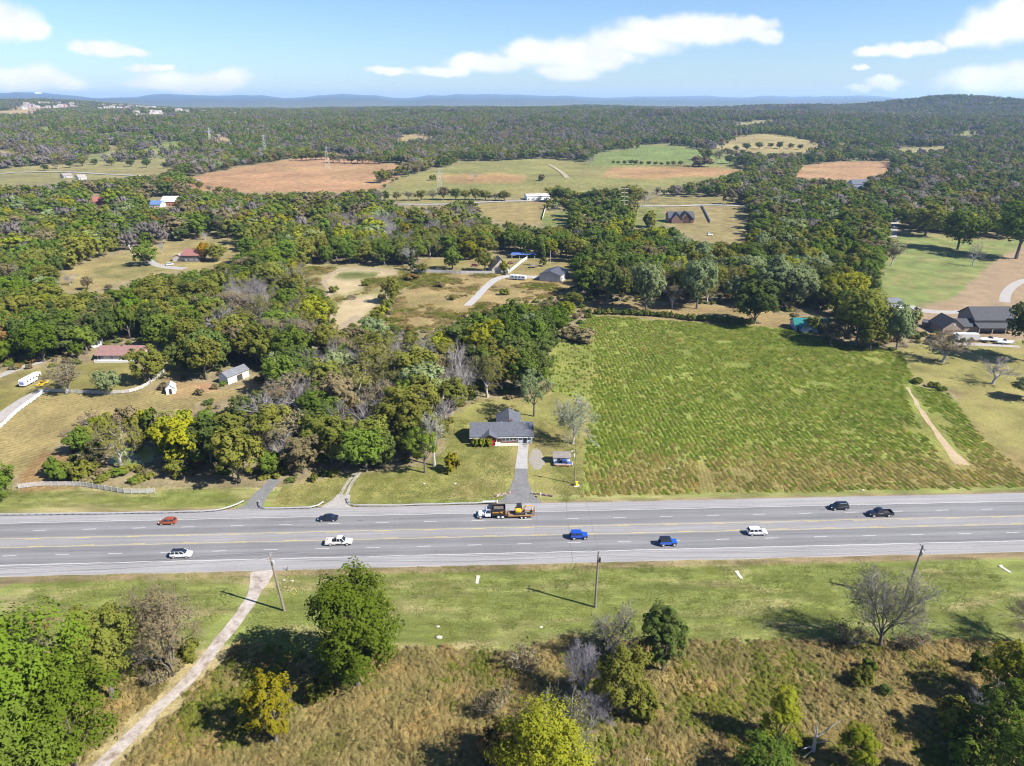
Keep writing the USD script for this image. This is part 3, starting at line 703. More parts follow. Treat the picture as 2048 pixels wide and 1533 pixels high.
ribbon('country_road', 'pale road crossing behind the middle woods', [(430, 392), (560, 398), (700, 407), (850, 410), (1000, 404), (1090, 402)], 7.0, path_mat('far_road', (0.224, 0.218, 0.211), (0.258, 0.252, 0.245), 0.02), lift=0.25)
ribbon('country_road', 'pale road passing behind the brick house with dark roofs', [(1270, 413), (1340, 413), (1420, 411), (1490, 413)], 7.0, path_mat('far_road_two', (0.245, 0.238, 0.231), (0.286, 0.279, 0.272), 0.02), lift=0.25)
ribbon('country_road', 'pale road winding through the fields at far left', [(-40, 352), (40, 346), (120, 345), (220, 350), (330, 356), (400, 362)], 8.0, path_mat('far_road_three', (0.245, 0.238, 0.224), (0.292, 0.286, 0.272), 0.02), lift=0.3)
ribbon('dirt_path', 'pale track winding over the middle hay field', [(1098, 330), (1115, 340), (1128, 350), (1135, 358)], [6, 6, 7, 7], path_mat('field_track', (0.204, 0.177, 0.102), (0.245, 0.211, 0.129), 0.05), lift=0.25)
ribbon('driveway', 'pale drive between the trees of the right lawn', [(1785, 475), (1788, 455), (1792, 440), (1796, 430)], 6.0, M_GRAVEL, lift=0.12)


# ------------------------------------------------------------------ buildings
def place_px(a, b):
    """World frame of a wall seen between two ground pixels: corner, length, angle."""
    p, q = at(*a), at(*b)
    d = q - p
    return p, float(np.hypot(*d)), math.atan2(d[1], d[0])


BRICK = mat('red_brick', {'tc': ('texture_coordinate', {}), 'b': ('brick_texture', {'scale': 4.0, 'color1': (0.13, 0.055, 0.035), 'color2': (0.085, 0.038, 0.028), 'mortar': (0.22, 0.19, 0.165), 'mortar_size': 0.02}),
                          'mp': ('mapping', {'mapping_type': 'point', 'rotation': (math.pi / 2, 0, 0)}), 'p': ('principled_bsdf', {'roughness': 0.9})},
            [('tc.object', 'mp.vector'), ('mp.vector', 'b.vector'), ('b.color', 'p.base_color')], surface='p.BSDF')


def gable_parts(path, L, W, hw, hr, wall, roof, along=True, over=0.45, z0=0.0, x0=0.0, y0=0.0, wname='wall', rname='roof', th=0.16, gable=None):
    """A gabled block, front wall at y0, ridge along x or across it."""
    if along:
        pr = [(y0, z0 - .3), (y0 + W, z0 - .3), (y0 + W, z0 + hw), (y0 + W / 2, z0 + hw + hr), (y0, z0 + hw)]
        part(path, wname, extrude_profile(pr, 'x', x0, x0 + L), wall)
        sl = hr / (W / 2)
        a, m, b = (y0 - over, z0 + hw - over * sl + .004), (y0 + W / 2, z0 + hw + hr + .004), (y0 + W + over, z0 + hw - over * sl + .004)
        poly = [a, m, b, (b[0], b[1] + th), (m[0], m[1] + th * 1.15), (a[0], a[1] + th)]
        return part(path, rname, extrude_profile(poly, 'x', x0 - over, x0 + L + over), roof)
    pr = [(x0, z0 - .3), (x0 + L, z0 - .3), (x0 + L, z0 + hw), (x0 + L / 2, z0 + hw + hr), (x0, z0 + hw)]
    part(path, wname, extrude_profile(pr, 'y', y0, y0 + W), wall)
    sl = hr / (L / 2)
    a, m, b = (x0 - over, z0 + hw - over * sl + .004), (x0 + L / 2, z0 + hw + hr + .004), (x0 + L + over, z0 + hw - over * sl + .004)
    poly = [a, m, b, (b[0], b[1] + th), (m[0], m[1] + th * 1.15), (a[0], a[1] + th)]
    return part(path, rname, extrude_profile(poly, 'y', y0 - over, y0 + W + over), roof)


def window(path, x, z, w, h, y=0.0, frame=WHITE, pane=PANE, bars=1, side='front', name='window'):
    """A framed window standing 4 cm proud of the wall; its pane is a child."""
    t = 0.09
    fr = [box(x - w / 2, x + w / 2, -.05, .02, z, z + t), box(x - w / 2, x + w / 2, -.05, .02, z + h - t, z + h), box(x - w / 2, x - w / 2 + t, -.05, .02, z + t, z + h - t), box(x + w / 2 - t, x + w / 2, -.05, .02, z + t, z + h - t)]
    fr += [box(x - w / 2 + w * k / (bars + 1) - .025, x - w / 2 + w * k / (bars + 1) + .025, -.045, .02, z + t, z + h - t) for k in range(1, bars + 1)]
    pn = box(x - w / 2 + t, x + w / 2 - t, -.02, .015, z + t, z + h - t)
    f, p = join(fr), pn
    if side == 'front':
        f, p = move(f, (0, y, 0)), move(p, (0, y, 0))
    else:  # on a wall facing +x at x = y argument
        f, p = move(f, (y, 0, 0), math.pi / 2), move(p, (y, 0, 0), math.pi / 2)
    q = part(path, name, f, frame)
    part(q, 'pane', p, pane)


def door(path, x, w=0.95, h=2.05, y=0.0, material=None, name='door', z=0.02):
    d = part(path, name, box(x - w / 2, x + w / 2, y - .05, y + .02, z, z + h), material or WHITE)
    part(d, 'handle', box(x + w / 2 - .16, x + w / 2 - .08, y - .1, y - .052, z + .95, z + 1.05), DARK)


def brick_house():
    p, L, ang = place_px((943, 888), (1064, 886))
    R1 = roof_mat((0.068, 0.075, 0.094))
    t = thing('brick_house', 'brick ranch house with grey shingle roof and white garage end at the driveway top', 'house', (p[0], p[1], 0), ang)
    W = 9.2
    gable_parts(t, L, W, 2.75, 2.35, BRICK, R1, True, 0.6)
    # the rear wing and the porch gable
    gable_parts(t, 7.4, 9.0, 2.75, 2.0, BRICK, R1, False, 0.45, x0=8.4, y0=W - 2.2, wname='rear_wing_wall', rname='rear_wing_roof')
    gable_parts(t, 4.6, 5.2, 2.62, 1.25, BRICK, R1, False, 0.5, x0=3.3, y0=-1.5, wname='porch_wall', rname='porch_roof')
    # white sided garage end
    SID = plain('white_siding', (0.54, 0.56, 0.59), 0.6, noise=0.06)
    part(t, 'garage_wall', join([box(L - 4.5, L + .04, -.10, -.01, 0, 2.72), box(L - .01, L + .045, 0, W, 0, 2.7)]), SID)
    for k in range(9):
        part(t, 'siding_board', box(L - 4.48, L + .02, -.125, -.102, .12 + .28 * k, .34 + .28 * k), SID)
    window(t, L - 3.6, 1.0, 1.2, 1.2, -.126)
    window(t, L - 0.9, 1.0, 1.2, 1.2, -.126)
    door(t, L - 2.2, 1.1, 2.1, -.128, DARK)
    for k in range(4):
        window(t, 10.1 + k * 1.18, 0.75, 1.16, 1.6, 0, bars=0)
    door(t, 7.5, 0.9, 2.05, -.02, WHITE)
    door(t, 6.6, 1.4, 2.2, -1.53, plain('red_door_paint', (0.30, 0.015, 0.03), 0.5))
    part(t, 'porch_post', box(7.7, 7.9, -1.65, -1.45, 0, 2.5), WHITE)
    part(t, 'porch_panel', box(7.4, 9.1, -1.75, -1.6, .02, 1.2), WHITE)
    part(t, 'patio', box(7.2, L - 4.5, -2.0, -.12, -.1, .12), plain('patio_concrete', (0.42, 0.35, 0.27), 0.85))
    part(t, 'fascia', join([box(-.6, L + .6, -.66, -.605, 2.1, 2.33)]), WHITE)
    part(t, 'chimney', box(12.3, 13.1, 5.0, 5.7, 4.4, 5.9), BRICK)
    for x, y in ((4.2, 6.6), (9.6, 5.6), (15.5, 6.2)):
        part(t, 'roof_vent', tube([[x, y, 3.6], [x, y, 4.95]], .12, 8), GALV)
    for k in range(3):
        part(t, 'shutter', box(.9 + 1.3 * k, 1.25 + 1.3 * k, -.07, -.01, 1.0, 2.2), DARK)
    return t


brick_house()


def simple_house(name, label, cat, a, b, W, hw, hr, wall, roof, along=True, wins=3, doors=1, over=0.4, chim=False, group=None, rot=None, dark_open=None):
    p, L, ang = place_px(a, b)
    t = thing(name, label, cat, (p[0], p[1], float(H(p[0], p[1])) - (0.3 if np.hypot(*p) > 470 else 0)), ang if rot is None else rot, group)
    r = gable_parts(t, L, W, hw, hr, wall, roof, along, over)
    for k in range(wins):
        window(t, L * (k + .5) / wins + (0.35 if doors else 0), 0.9, min(1.3, L / wins * .5), 1.25, 0)
    if doors:
        door(t, L * .5 / max(wins, 1) - 0.9 if wins else L / 2, 0.95, 2.05, 0, DARK)
    if chim:
        part(r, 'chimney', box(L * .6, L * .6 + .8, W * .55, W * .55 + .7, hw + hr * .6, hw + hr + .8), BRICK)
    return t, L


c3 = lambda r, g, b: (r, g, b)
simple_house('shed', 'white garden shed with weathered grey-brown roof beside the pole', 'shed', (1107, 928), (1140, 928), 3.4, 2.1, 1.0, paint((0.68, 0.70, 0.74), 0.6), roof_mat((0.16, 0.14, 0.13)), True, 1, 1, 0.25)
t, L = simple_house('metal_garage', 'tan metal garage with dark grey roof at the end of the pale drive', 'garage', (1079, 562), (1121, 566), 15, 4.0, 2.2, paint((0.36, 0.34, 0.33), 0.6), roof_mat((0.085, 0.085, 0.1), metal=True), False, 0, 0, 0.3)
part(t, 'garage_door', box(L * .3, L * .7, -.06, .02, 0, 3.1), paint((0.42, 0.41, 0.40)))
for k in range(3):
    window(t, 3 + 4 * k, 1.4, 1.2, 1.0, L, side='right')
simple_house('cottage', 'steep brown-roofed cottage half hidden by trees beyond the white fence', 'house', (984, 548), (1021, 546), 11, 2.8, 6.2, paint((0.32, 0.28, 0.24)), roof_mat((0.20, 0.155, 0.135)), False, 2, 1)
t, L = simple_house('ranch_house', 'long ranch house with red-brown roof and white porch rail at left', 'house', (196, 722), (286, 722), 9.5, 2.7, 2.3, paint((0.30, 0.27, 0.25)), roof_mat((0.19, 0.105, 0.095)), True, 5, 1, 0.7)
part(t, 'porch_floor', box(0, L, -2.4, -.02, -.2, .35), paint((0.5, 0.48, 0.46)))
for k in range(8):
    part(t, 'porch_post', box(L * k / 7 - .07, L * k / 7 + .07, -2.4, -2.26, .35, 1.45), WHITE)
for k in range(3):
    part(t, 'porch_rail', box(0, L, -2.36, -2.30, .62 + .35 * k, .78 + .35 * k), WHITE)
part(t, 'roof_vent', box(L * .45, L * .45 + .5, 4.2, 4.7, 4.7, 5.4), DARK)
t, L = simple_house('barn', 'old white barn with rusty grey metal roof and dark doorway', 'barn', (457, 770), (499, 753), 5.0, 3.0, 1.5, paint((0.46, 0.44, 0.39), 0.8, noise=0.3), roof_mat((0.17, 0.18, 0.195), metal=True), True, 0, 0, 0.35)
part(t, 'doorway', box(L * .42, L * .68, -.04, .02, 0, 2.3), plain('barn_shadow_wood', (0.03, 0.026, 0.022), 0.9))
simple_house('shed', 'small white shed with pale metal roof beside the paddock', 'shed', (333, 790), (351, 788), 4.2, 2.3, 1.3, WHITE, roof_mat((0.5, 0.52, 0.55), metal=True), False, 0, 1, 0.2)
simple_house('shed', 'dark-roofed shed with white gable behind the ranch house', 'shed', (183, 697), (206, 692), 5, 2.4, 1.4, WHITE, roof_mat((0.12, 0.09, 0.09)), False, 1, 0, 0.3)
t, L = simple_house('red_roofed_house', 'tall house with maroon roof beside the golden tree', 'house', (366, 524), (398, 524), 13, 4.6, 3.0, paint((0.11, 0.10, 0.11)), roof_mat((0.20, 0.085, 0.075)), True, 3, 1, 0.6)
part(t, 'garage_wing', box(-7.5, -.02, 2, 9, -.2, 3.0), paint((0.45, 0.43, 0.42)))
gable_parts(t, 7.4, 7.4, 3.0, 1.8, paint((0.40, 0.36, 0.33)), roof_mat((0.23, 0.2, 0.19)), False, 0.4, x0=-7.55, y0=1.7, wname='wing_wall', rname='wing_roof')
t, L = simple_house('teal_roofed_house', 'low house with teal metal roof half hidden behind bushes at the field corner', 'house', (1590, 662), (1668, 664), 9, 2.5, 2.4, paint((0.16, 0.25, 0.36)), roof_mat((0.02, 0.165, 0.155), metal=True), True, 4, 1, 0.6)
gable_parts(t, 7, 6, 2.4, 2.2, paint((0.30, 0.36, 0.45)), roof_mat((0.02, 0.165, 0.155), metal=True), False, 0.5, x0=2.5, y0=-2.5, wname='porch_wall', rname='porch_roof')
# the new dark-roofed house at right
DR, TIM = roof_mat((0.035, 0.037, 0.045)), paint((0.22, 0.17, 0.135), 0.8)
p, L, ang = place_px((1866, 672), (2046, 672))
t = thing('dark_roofed_house', 'new house with black shingle roofs and brown walls at the right edge', 'house', (p[0] + 4.5, p[1] + 1.0, 0), 0.0, scale=(.94, .94, .94))
gable_parts(t, 10.5, 12, 3.6, 4.0, TIM, DR, False, 0.5, wname='garage_wall', rname='garage_roof')
gable_parts(t, 10, 9, 3.2, 2.6, TIM, DR, True, 0.4, x0=9.8, y0=4, wname='link_wall', rname='link_roof')
gable_parts(t, 20, 14, 6.2, 4.6, TIM, DR, True, 0.6, x0=18.5, y0=5.5, wname='main_wall', rname='main_roof')
part(t, 'porch_roof', frustum(18, 39, 0.5, 5.4, 3.3, 18, 39, 4.8, 5.45, 4.7), DR)
for k in range(4):
    part(t, 'porch_post', box(18.4 + 6.5 * k, 18.7 + 6.5 * k, 0.9, 1.2, 0, 3.4), paint((0.4, 0.33, 0.27)))
for k in range(4):
    window(t, 21 + 4.4 * k, 1.0, 1.9, 1.6, 5.5)
part(t, 'garage_door', box(1.2, 4.9, -.06, .02, 0, 2.6), paint((0.17, 0.12, 0.09)))
part(t, 'garage_door', box(5.7, 9.4, -.06, .02, 0, 2.6), paint((0.17, 0.12, 0.09)))
part(t, 'gable_vent', box(4.7, 5.8, -.07, .02, 4.9, 5.9), paint((0.4, 0.38, 0.36)))
simple_house('grey_garage', 'grey garage with dark flat-pitched roof peeking over the field-corner trees', 'garage', (1765, 620), (1806, 616), 9, 3.0, 1.2, paint((0.18, 0.19, 0.22)), roof_mat((0.10, 0.11, 0.13)), True, 2, 0, 0.3)
simple_house('shed', 'dark open shed left of the black-roofed new house', 'shed', (1842, 655), (1862, 658), 5, 2.6, 0.8, paint((0.05, 0.055, 0.07)), roof_mat((0.06, 0.06, 0.07)), True, 0, 1, 0.2)
# middle distance
t, L = simple_house('gabled_brick_house', 'red brick house with several dark roofs inside white fences beyond the woods', 'house', (1338, 446), (1388, 446), 16, 4.5, 4.5, BRICK, roof_mat((0.05, 0.052, 0.062)), True, 4, 1, 0.6)
for k, (x0, w) in enumerate(((1.5, 9), (L * .4, 10), (L - 11, 9))):
    gable_parts(t, w, 9, 4.4, 4.6 + k % 2, BRICK, roof_mat((0.05, 0.052, 0.062)), False, 0.5, x0=x0, y0=-4, wname='front_gable_wall', rname='front_gable_roof')
simple_house('white_shed', 'small white outbuilding left of the tall brown pole with arms', 'shed', (1191, 441), (1212, 441), 9, 3.6, 2.5, WHITE, roof_mat((0.12, 0.12, 0.13)), False, 0, 1)
simple_house('long_white_building', 'long low white building across the pale road behind the centre lawn', 'building', (1054, 401), (1100, 400), 14, 4.2, 2.0, WHITE, roof_mat((0.5, 0.5, 0.5), metal=True), True, 6, 1)
simple_house('blue_roofed_house', 'blue-grey house with dark roof among trees below the red field', 'house', (1705, 377), (1735, 376), 14, 5.0, 5.0, paint((0.25, 0.3, 0.38)), roof_mat((0.07, 0.08, 0.11)), True, 4, 1)
simple_house('barn', 'wide barn with white metal roof and rusty red end in the left woods', 'barn', (322, 412), (357, 412), 16, 4.5, 4.5, paint((0.35, 0.14, 0.08)), roof_mat((0.62, 0.63, 0.64), metal=True), True, 0, 1)
simple_house('barn', 'small blue-roofed barn beside the white-roofed barn in the left woods', 'barn', (294, 416), (321, 416), 12, 3.5, 3.0, paint((0.4, 0.38, 0.36)), roof_mat((0.12, 0.22, 0.42), metal=True), True, 0, 1)
simple_house('red_barn', 'dark red house half hidden by pale trees in the left woods', 'house', (183, 411), (212, 411), 12, 4.0, 4.0, paint((0.22, 0.05, 0.045)), roof_mat((0.25, 0.08, 0.07)), True, 2, 1)
simple_house('terracotta_house', 'small house with orange gable at the left woods edge', 'house', (140, 410), (158, 410), 12, 3.5, 3.5, paint((0.4, 0.2, 0.13)), roof_mat((0.3, 0.24, 0.22)), False, 1, 1)
simple_house('roadside_house', 'grey house among bushes by the far-left winding road', 'house', (128, 357), (146, 356), 10, 3.5, 3, paint((0.28, 0.26, 0.25)), roof_mat((0.18, 0.16, 0.15)), True, 2, 1)
simple_house('roadside_house', 'white house among bushes by the far-left winding road', 'house', (158, 360), (174, 359), 10, 3.5, 3, paint((0.36, 0.35, 0.34)), roof_mat((0.22, 0.2, 0.19)), True, 2, 1)
simple_house('long_barn', 'long white barn beside the small green field at the left edge', 'barn', (-25, 300), (14, 297), 20, 5, 3, paint((0.4, 0.4, 0.39)), roof_mat((0.4, 0.41, 0.42), metal=True), True, 0, 1)
simple_house('white_farmhouse', 'white farm building on the far green rise at left', 'house', (212, 259), (230, 258), 18, 5, 4, paint((0.36, 0.36, 0.35)), roof_mat((0.4, 0.4, 0.4), metal=True), True, 3, 1)
simple_house('hilltop_building', 'bright white roof on the far left hilltop', 'building', (70, 187.5), (84, 188.5), 40, 10, 5, WHITE, roof_mat((0.7, 0.7, 0.7), metal=True), True, 0, 0)


# houses of the far subdivisions: each its own copy of a small set
def far_house(path, wall, roof):
    gable_parts(path, 16, 11, 5.0, 4.6, wall, roof, True, 0.6)
    gable_parts(path, 7, 6, 4.6, 4.4, wall, roof, False, 0.4, x0=1.5, y0=-3.5, wname='wing_wall', rname='wing_roof')


FH = [proto(f'far_house_{i}', lambda p, w=w, r=r: far_house(p, paint(w, 0.7), roof_mat(r))) for i, (w, r) in enumerate([((0.30, 0.25, 0.22), (0.19, 0.165, 0.16)), ((0.26, 0.16, 0.13), (0.22, 0.185, 0.175)), ((0.42, 0.39, 0.36), (0.24, 0.215, 0.21)), ((0.4, 0.39, 0.38), (0.27, 0.265, 0.265))])]
FAR_WORD = ['tan-walled', 'pink-brick', 'cream', 'white']
rngh = np.random.default_rng(31)
FAR_HOUSES = []


def far_houses(n, area, place, group, kinds=(0, 1, 2), minsep=7):
    pts, tries = [], 0
    (x0, x1), (ya, yb) = area
    while len(pts) < n and tries < 4000:
        tries += 1
        px, f = rngh.uniform(x0, x1), rngh.uniform(0, 1)
        py = ya + (yb - ya) * f
        if any(abs(px - a) < minsep and abs(py - b) < 2.2 for a, b in pts):
            continue
        pts.append((px, py))
    words, o = {}, ('', 'second ', 'third ', 'fourth ', 'fifth ', 'sixth ')
    for k in range(6):
        for key, w in ((lambda q: q[0], 'leftmost'), (lambda q: -q[0], 'rightmost'), (lambda q: q[1], 'topmost'), (lambda q: -q[1], 'lowest')):
            left = [q for q in pts if q not in words]
            if left:
                words[min(left, key=key)] = o[k] + w
    for px, py in pts:
        w = at(px, py)
        if not 1500 < np.hypot(*w) < 9000:
            continue
        k = kinds[rngh.integers(len(kinds))]
        s = rngh.uniform(1.15, 1.6)
        FAR_HOUSES.append(w)
        wd = words.get((px, py))
        copy(FH[k], 'distant_house', f'{wd + " " if wd else ""}{FAR_WORD[k]} gabled house {place}', 'house', (w[0], w[1], float(H(*w)) - .5), rngh.uniform(-.5, .5), (s, s, s), None if wd else f'{FAR_WORD[k]} houses {place}')


far_houses(26, ((42, 150), (209, 221)), 'in the far-left hillside subdivision above the tan field', '')
far_houses(58, ((192, 350), (209, 224)), 'in the wide far subdivision left of the blue ridges', '', (0, 1, 2, 2))
far_houses(20, ((350, 480), (212, 232)), 'at the right end of the far subdivision', '', (2, 3, 0))
far_houses(9, ((265, 325), (228, 240)), 'among trees below the far subdivision', '', (2,))
far_houses(12, ((600, 840), (205, 212)), 'on the far wooded crest left of centre', '', (2, 3))
far_houses(8, ((1000, 1180), (205, 212)), 'on the far wooded crest right of centre', '', (2, 3))


# ------------------------------------------------------------------ vehicles
def wheel(parent, x, y, r, w=0.24, hub=RIM):
    s = 1 if y > 0 else -1
    t = part(parent, 'wheel', tube([[x, y - w / 2, r], [x, y + w / 2, r]], r, 14), RUBBER, smooth=30)
    part(t, 'rim', tube([[x, y + s * (w / 2 - .05), r], [x, y + s * (w / 2 + .012), r]], r * .62, 10), hub, smooth=30)


def quad_panel(c, inset, out):
    """A thin raised panel on the quad c (4 corners), inset from its edges."""
    c = np.asarray(c, float)
    m = c.mean(0)
    n = np.cross(c[1] - c[0], c[3] - c[0])
    n /= np.linalg.norm(n)
    q = m + (c - m) * inset
    v = np.vstack([q + n * out, q - n * .01])
    f = np.array([[0, 1, 2], [0, 2, 3]] + [[i, i + 4, (i + 1) % 4] for i in range(4)] + [[(i + 1) % 4, i + 4, (i + 1) % 4 + 4] for i in range(4)])
    return v, f


def cabin(path, z0, z1, b0, b1, t0, t1, wb, wt, body, roofm, split=2, rear=True, suffix=''):
    """Greenhouse from bottom x b0..b1 to roof x t0..t1 with glass panels on every side."""
    part(path, 'cabin' + suffix, frustum(b0, b1, -wb, wb, z0, t0, t1, -wt, wt, z1 - .05), body)
    part(path, 'roof' + suffix, loft([(t0 - .08, wt * .8, z1 - .06, z1 - .02), (t0 + .1, wt + .02, z1 - .07, z1 + .02), ((t0 + t1) / 2, wt + .04, z1 - .07, z1 + .05), (t1 - .1, wt + .02, z1 - .07, z1 + .02), (t1 + .06, wt * .8, z1 - .06, z1 - .02)], 12), roofm, smooth=40)
    A = lambda x, y, z: np.array([x, y, z])
    z1 = z1 - .05
    part(path, 'windscreen' + suffix, quad_panel([A(b1, -wb, z0), A(b1, wb, z0), A(t1, wt, z1), A(t1, -wt, z1)], .88, .015), GLASS)
    if rear:
        part(path, 'rear_window' + suffix, quad_panel([A(b0, wb, z0), A(b0, -wb, z0), A(t0, -wt, z1), A(t0, wt, z1)], .84, .015), GLASS)
    for s in (-1, 1):
        for k in range(split):
            f0, f1 = k / split, (k + 1) / split
            lo0, lo1, hi0, hi1 = b0 + (b1 - b0) * f0, b0 + (b1 - b0) * f1, t0 + (t1 - t0) * f0, t0 + (t1 - t0) * f1
            c = [A(lo0, s * wb, z0), A(lo1, s * wb, z0), A(hi1, s * wt, z1), A(hi0, s * wt, z1)]
            part(path, 'side_window' + suffix, quad_panel(c if s < 0 else c[::-1], .84, .015), GLASS)


def lights(path, xf, xr, hw, zf, zr):
    hl, tl = paint((0.75, 0.77, 0.8), 0.15), paint((0.35, 0.015, 0.012), 0.25)
    for s in (-1, 1):
        part(path, 'headlight', box(xf - .10, xf + .03, s * hw - .17, s * hw + .17, zf, zf + .16), hl)
        part(path, 'tail_light', box(xr - .03, xr + .10, s * hw - .12, s * hw + .12, zr, zr + .22), tl)


def make_car(path, style, col, roofcol=None, trim=None):
    B = paint(col, 0.28, 0.15, 0.8, 0.02)
    R = paint(roofcol, 0.25, 0.1, 0.8, 0.02) if roofcol else B
    if style == 'sedan':
        part(path, 'body', loft([(-2.42, .62, .42, .78), (-2.3, .82, .28, .98), (-1.6, .9, .2, 1.02), (0, .91, .2, 1.0), (1.2, .9, .2, .95), (2.0, .85, .22, .82), (2.38, .74, .3, .68), (2.44, .6, .38, .6)]), B, smooth=40)
        cabin(path, .93, 1.45, -1.75, 1.15, -1.0, .45, .80, .60, B, R)
        wx, r, hw = 1.42, .33, .80
        lights(path, 2.3, -2.32, .55, .55, .72)
    elif style == 'hatch':
        part(path, 'body', loft([(-2.05, .66, .4, .9), (-1.95, .8, .26, 1.05), (-1.3, .87, .2, 1.06), (0, .88, .2, 1.03), (1.0, .87, .2, .98), (1.7, .82, .22, .82), (2.0, .7, .32, .66)]), B, smooth=40)
        cabin(path, .98, 1.55, -1.9, 1.15, -1.55, .35, .78, .6, B, R)
        wx, r, hw = 1.25, .32, .77
        lights(path, 1.92, -2.0, .55, .56, .85)
    elif style in ('suv', 'van'):
        h = 1.72 if style == 'suv' else 1.78
        part(path, 'body', loft([(-2.3, .7, .45, 1.0), (-2.22, .86, .32, 1.14), (-1.5, .93, .24, 1.16), (0, .94, .24, 1.14), (1.1, .93, .24, 1.1), (1.9, .9, .26, 1.0), (2.25, .78, .34, .82), (2.33, .62, .42, .72)]), B, smooth=40)
        cabin(path, 1.08, h, -2.15, 1.2, -1.85, .5 if style == 'suv' else .62, .86, .68, B, R, 3)
        wx, r, hw = 1.42, .37, .83
        lights(path, 2.2, -2.28, .6, .68, .9)
        if style == 'suv' and trim:
            part(path, 'sill_trim', join([box(-1.9, 1.9, s * .94 - .02, s * .94 + .02, .28, .48) for s in (-1, 1)]), paint(trim, .6))
        for s in (-1, 1):
            part(path, 'roof_rail', box(-1.5, .3, s * .60 - .02, s * .60 + .02, h + .04, h + .09), GALV)
    elif style == 'jeep':
        part(path, 'body', loft([(-2.05, .78, .5, 1.15), (-1.98, .84, .42, 1.2), (0, .85, .4, 1.2), (.65, .84, .4, 1.2), (1.0, .78, .42, 1.16), (1.85, .74, .44, 1.1), (1.95, .68, .5, 1.0)], p=8), B, smooth=40)
        part(path, 'front_fender', join([box(1.0, 1.9, s * .84 - .13, s * .84 + .13, .82, .92) for s in (-1, 1)]), DARK)
        cabin(path, 1.18, 1.86, -1.95, .72, -1.85, .42, .80, .72, paint((0.02, 0.02, 0.025), .6) if roofcol else B, R, 3)
        part(path, 'spare_wheel', tube([[-2.08, 0, .95], [-2.28, 0, .95]], .38, 14), RUBBER, smooth=30)
        wx, r, hw = 1.28, .41, .80
        lights(path, 1.9, -2.02, .55, .8, .85)
    elif style == 'pickup':
        part(path, 'body', loft([(-.55, .9, .36, 1.08), (-.45, .95, .34, 1.12), (.9, .96, .34, 1.12), (1.4, .95, .34, 1.14), (2.3, .93, .36, 1.08), (2.78, .84, .42, .98), (2.88, .68, .5, .85)]), B, smooth=40)
        bed = [box(-2.95, -.5, -.95, -.86, .50, 1.14), box(-2.95, -.5, .86, .95, .50, 1.14), box(-2.95, -.5, -.86, .86, .50, .66)]
        part(path, 'bed', join(bed), B)
        part(path, 'tailgate', box(-3.04, -2.955, -.93, .93, .5, 1.12), B)
        part(path, 'bed_liner', join([box(-2.94, -.52, -.85, .85, .665, .69)]), DARK)
        part(path, 'bumper', join([box(-3.16, -3.05, -.92, .92, .42, .58), box(2.84, 2.98, -.88, .88, .42, .62)]), GALV if sum(col) > .3 else DARK)
        cabin(path, 1.08, 1.88, -.55, 1.45, -.4, .75, .87, .70, B, R, 2)
        wx, r, hw = 1.85, .40, .84
        lights(path, 2.80, -3.0, .66, .74, .8)
        for s in (-1, 1):
            wheel(path, 1.9, s * hw, r)
            wheel(path, -1.85, s * hw, r)
        part(path, 'mirror', join([box(1.0, 1.12, s * 1.05 - .12, s * 1.05 + .12, 1.15, 1.4) for s in (-1, 1)]), DARK)
        return
    for s in (-1, 1):
        wheel(path, wx, s * hw, r)
        wheel(path, -wx, s * hw, r)
        part(path, 'mirror', box(.85, 1.0, s * (hw + .16) - .08, s * (hw + .16) + .08, .98, 1.12), B)


def on_road(px, py, w):
    """Metres along the road of the car seen at a pixel in the lane at w."""
    q = at(px, py)
    return road((q[0] * RC + (q[1] - 148.2) * RSN), w, 0.104)


ROADANG = RS


def car(name, label, cat, style, px, py, w, right, col, roofcol=None, trim=None, extra=None, scale=1.06):
    q = on_road(px, py, w)
    t = thing(name, label, cat, q, ROADANG + (0 if right else math.pi), scale=(scale,) * 3)
    make_car(t, style, col, roofcol, trim)
    if extra:
        extra(t)
    return t


car('hatchback', 'burnt orange hatchback driving left in the far lanes', 'car', 'hatch', 336, 1049, 7.1, False, (0.26, 0.055, 0.015))
car('sedan', 'dark navy sedan driving left near the gravel driveway apron', 'car', 'sedan', 657, 1040, 7.1, False, (0.008, 0.012, 0.03))


def pickup_load(t):
    part(t, 'tool_box', box(-2.7, -1.7, -.8, -.1, .70, 1.2), WHITE)
    part(t, 'cargo', box(-2.5, -1.8, .05, .7, .70, 1.05), paint((0.5, 0.42, 0.36), .8))
    part(t, 'side_stripe', join([box(-.5, .6, s * .965 - .01, s * .965 + .01, .55, .63) for s in (-1, 1)]), paint((0.1, 0.09, 0.09)))


car('pickup_truck', 'white pickup truck with loaded open bed driving right', 'pickup truck', 'pickup', 678, 1092, -3.5, True, (0.60, 0.585, 0.56), None, None, pickup_load)
car('crossover', 'white crossover with black roof driving right in the nearest lane', 'car', 'suv', 361, 1118, -7.1, True, (0.62, 0.62, 0.62), (0.012, 0.014, 0.02))
car('blue_suv', 'bright blue boxy car with blue roof driving right', 'car', 'jeep', 1159, 1081, -3.4, True, (0.008, 0.06, 0.36))
car('jeep', 'bright blue off-roader with black top driving right in the nearest lane', 'car', 'jeep', 1338, 1096, -7.0, True, (0.008, 0.075, 0.40), (0.012, 0.013, 0.018))
car('silver_suv', 'silver white SUV driving right behind the blue off-roader', 'car', 'suv', 1517, 1075, -3.4, True, (0.62, 0.64, 0.66), None, (0.06, 0.06, 0.065))
car('minivan', 'black SUV driving left at the upper right of the highway', 'car', 'van', 1674, 1015, 7.1, False, (0.006, 0.009, 0.016))
car('pickup_truck', 'black crew-cab pickup truck driving left beside the black SUV', 'pickup truck', 'pickup', 1760, 1033, 3.6, False, (0.008, 0.009, 0.013))


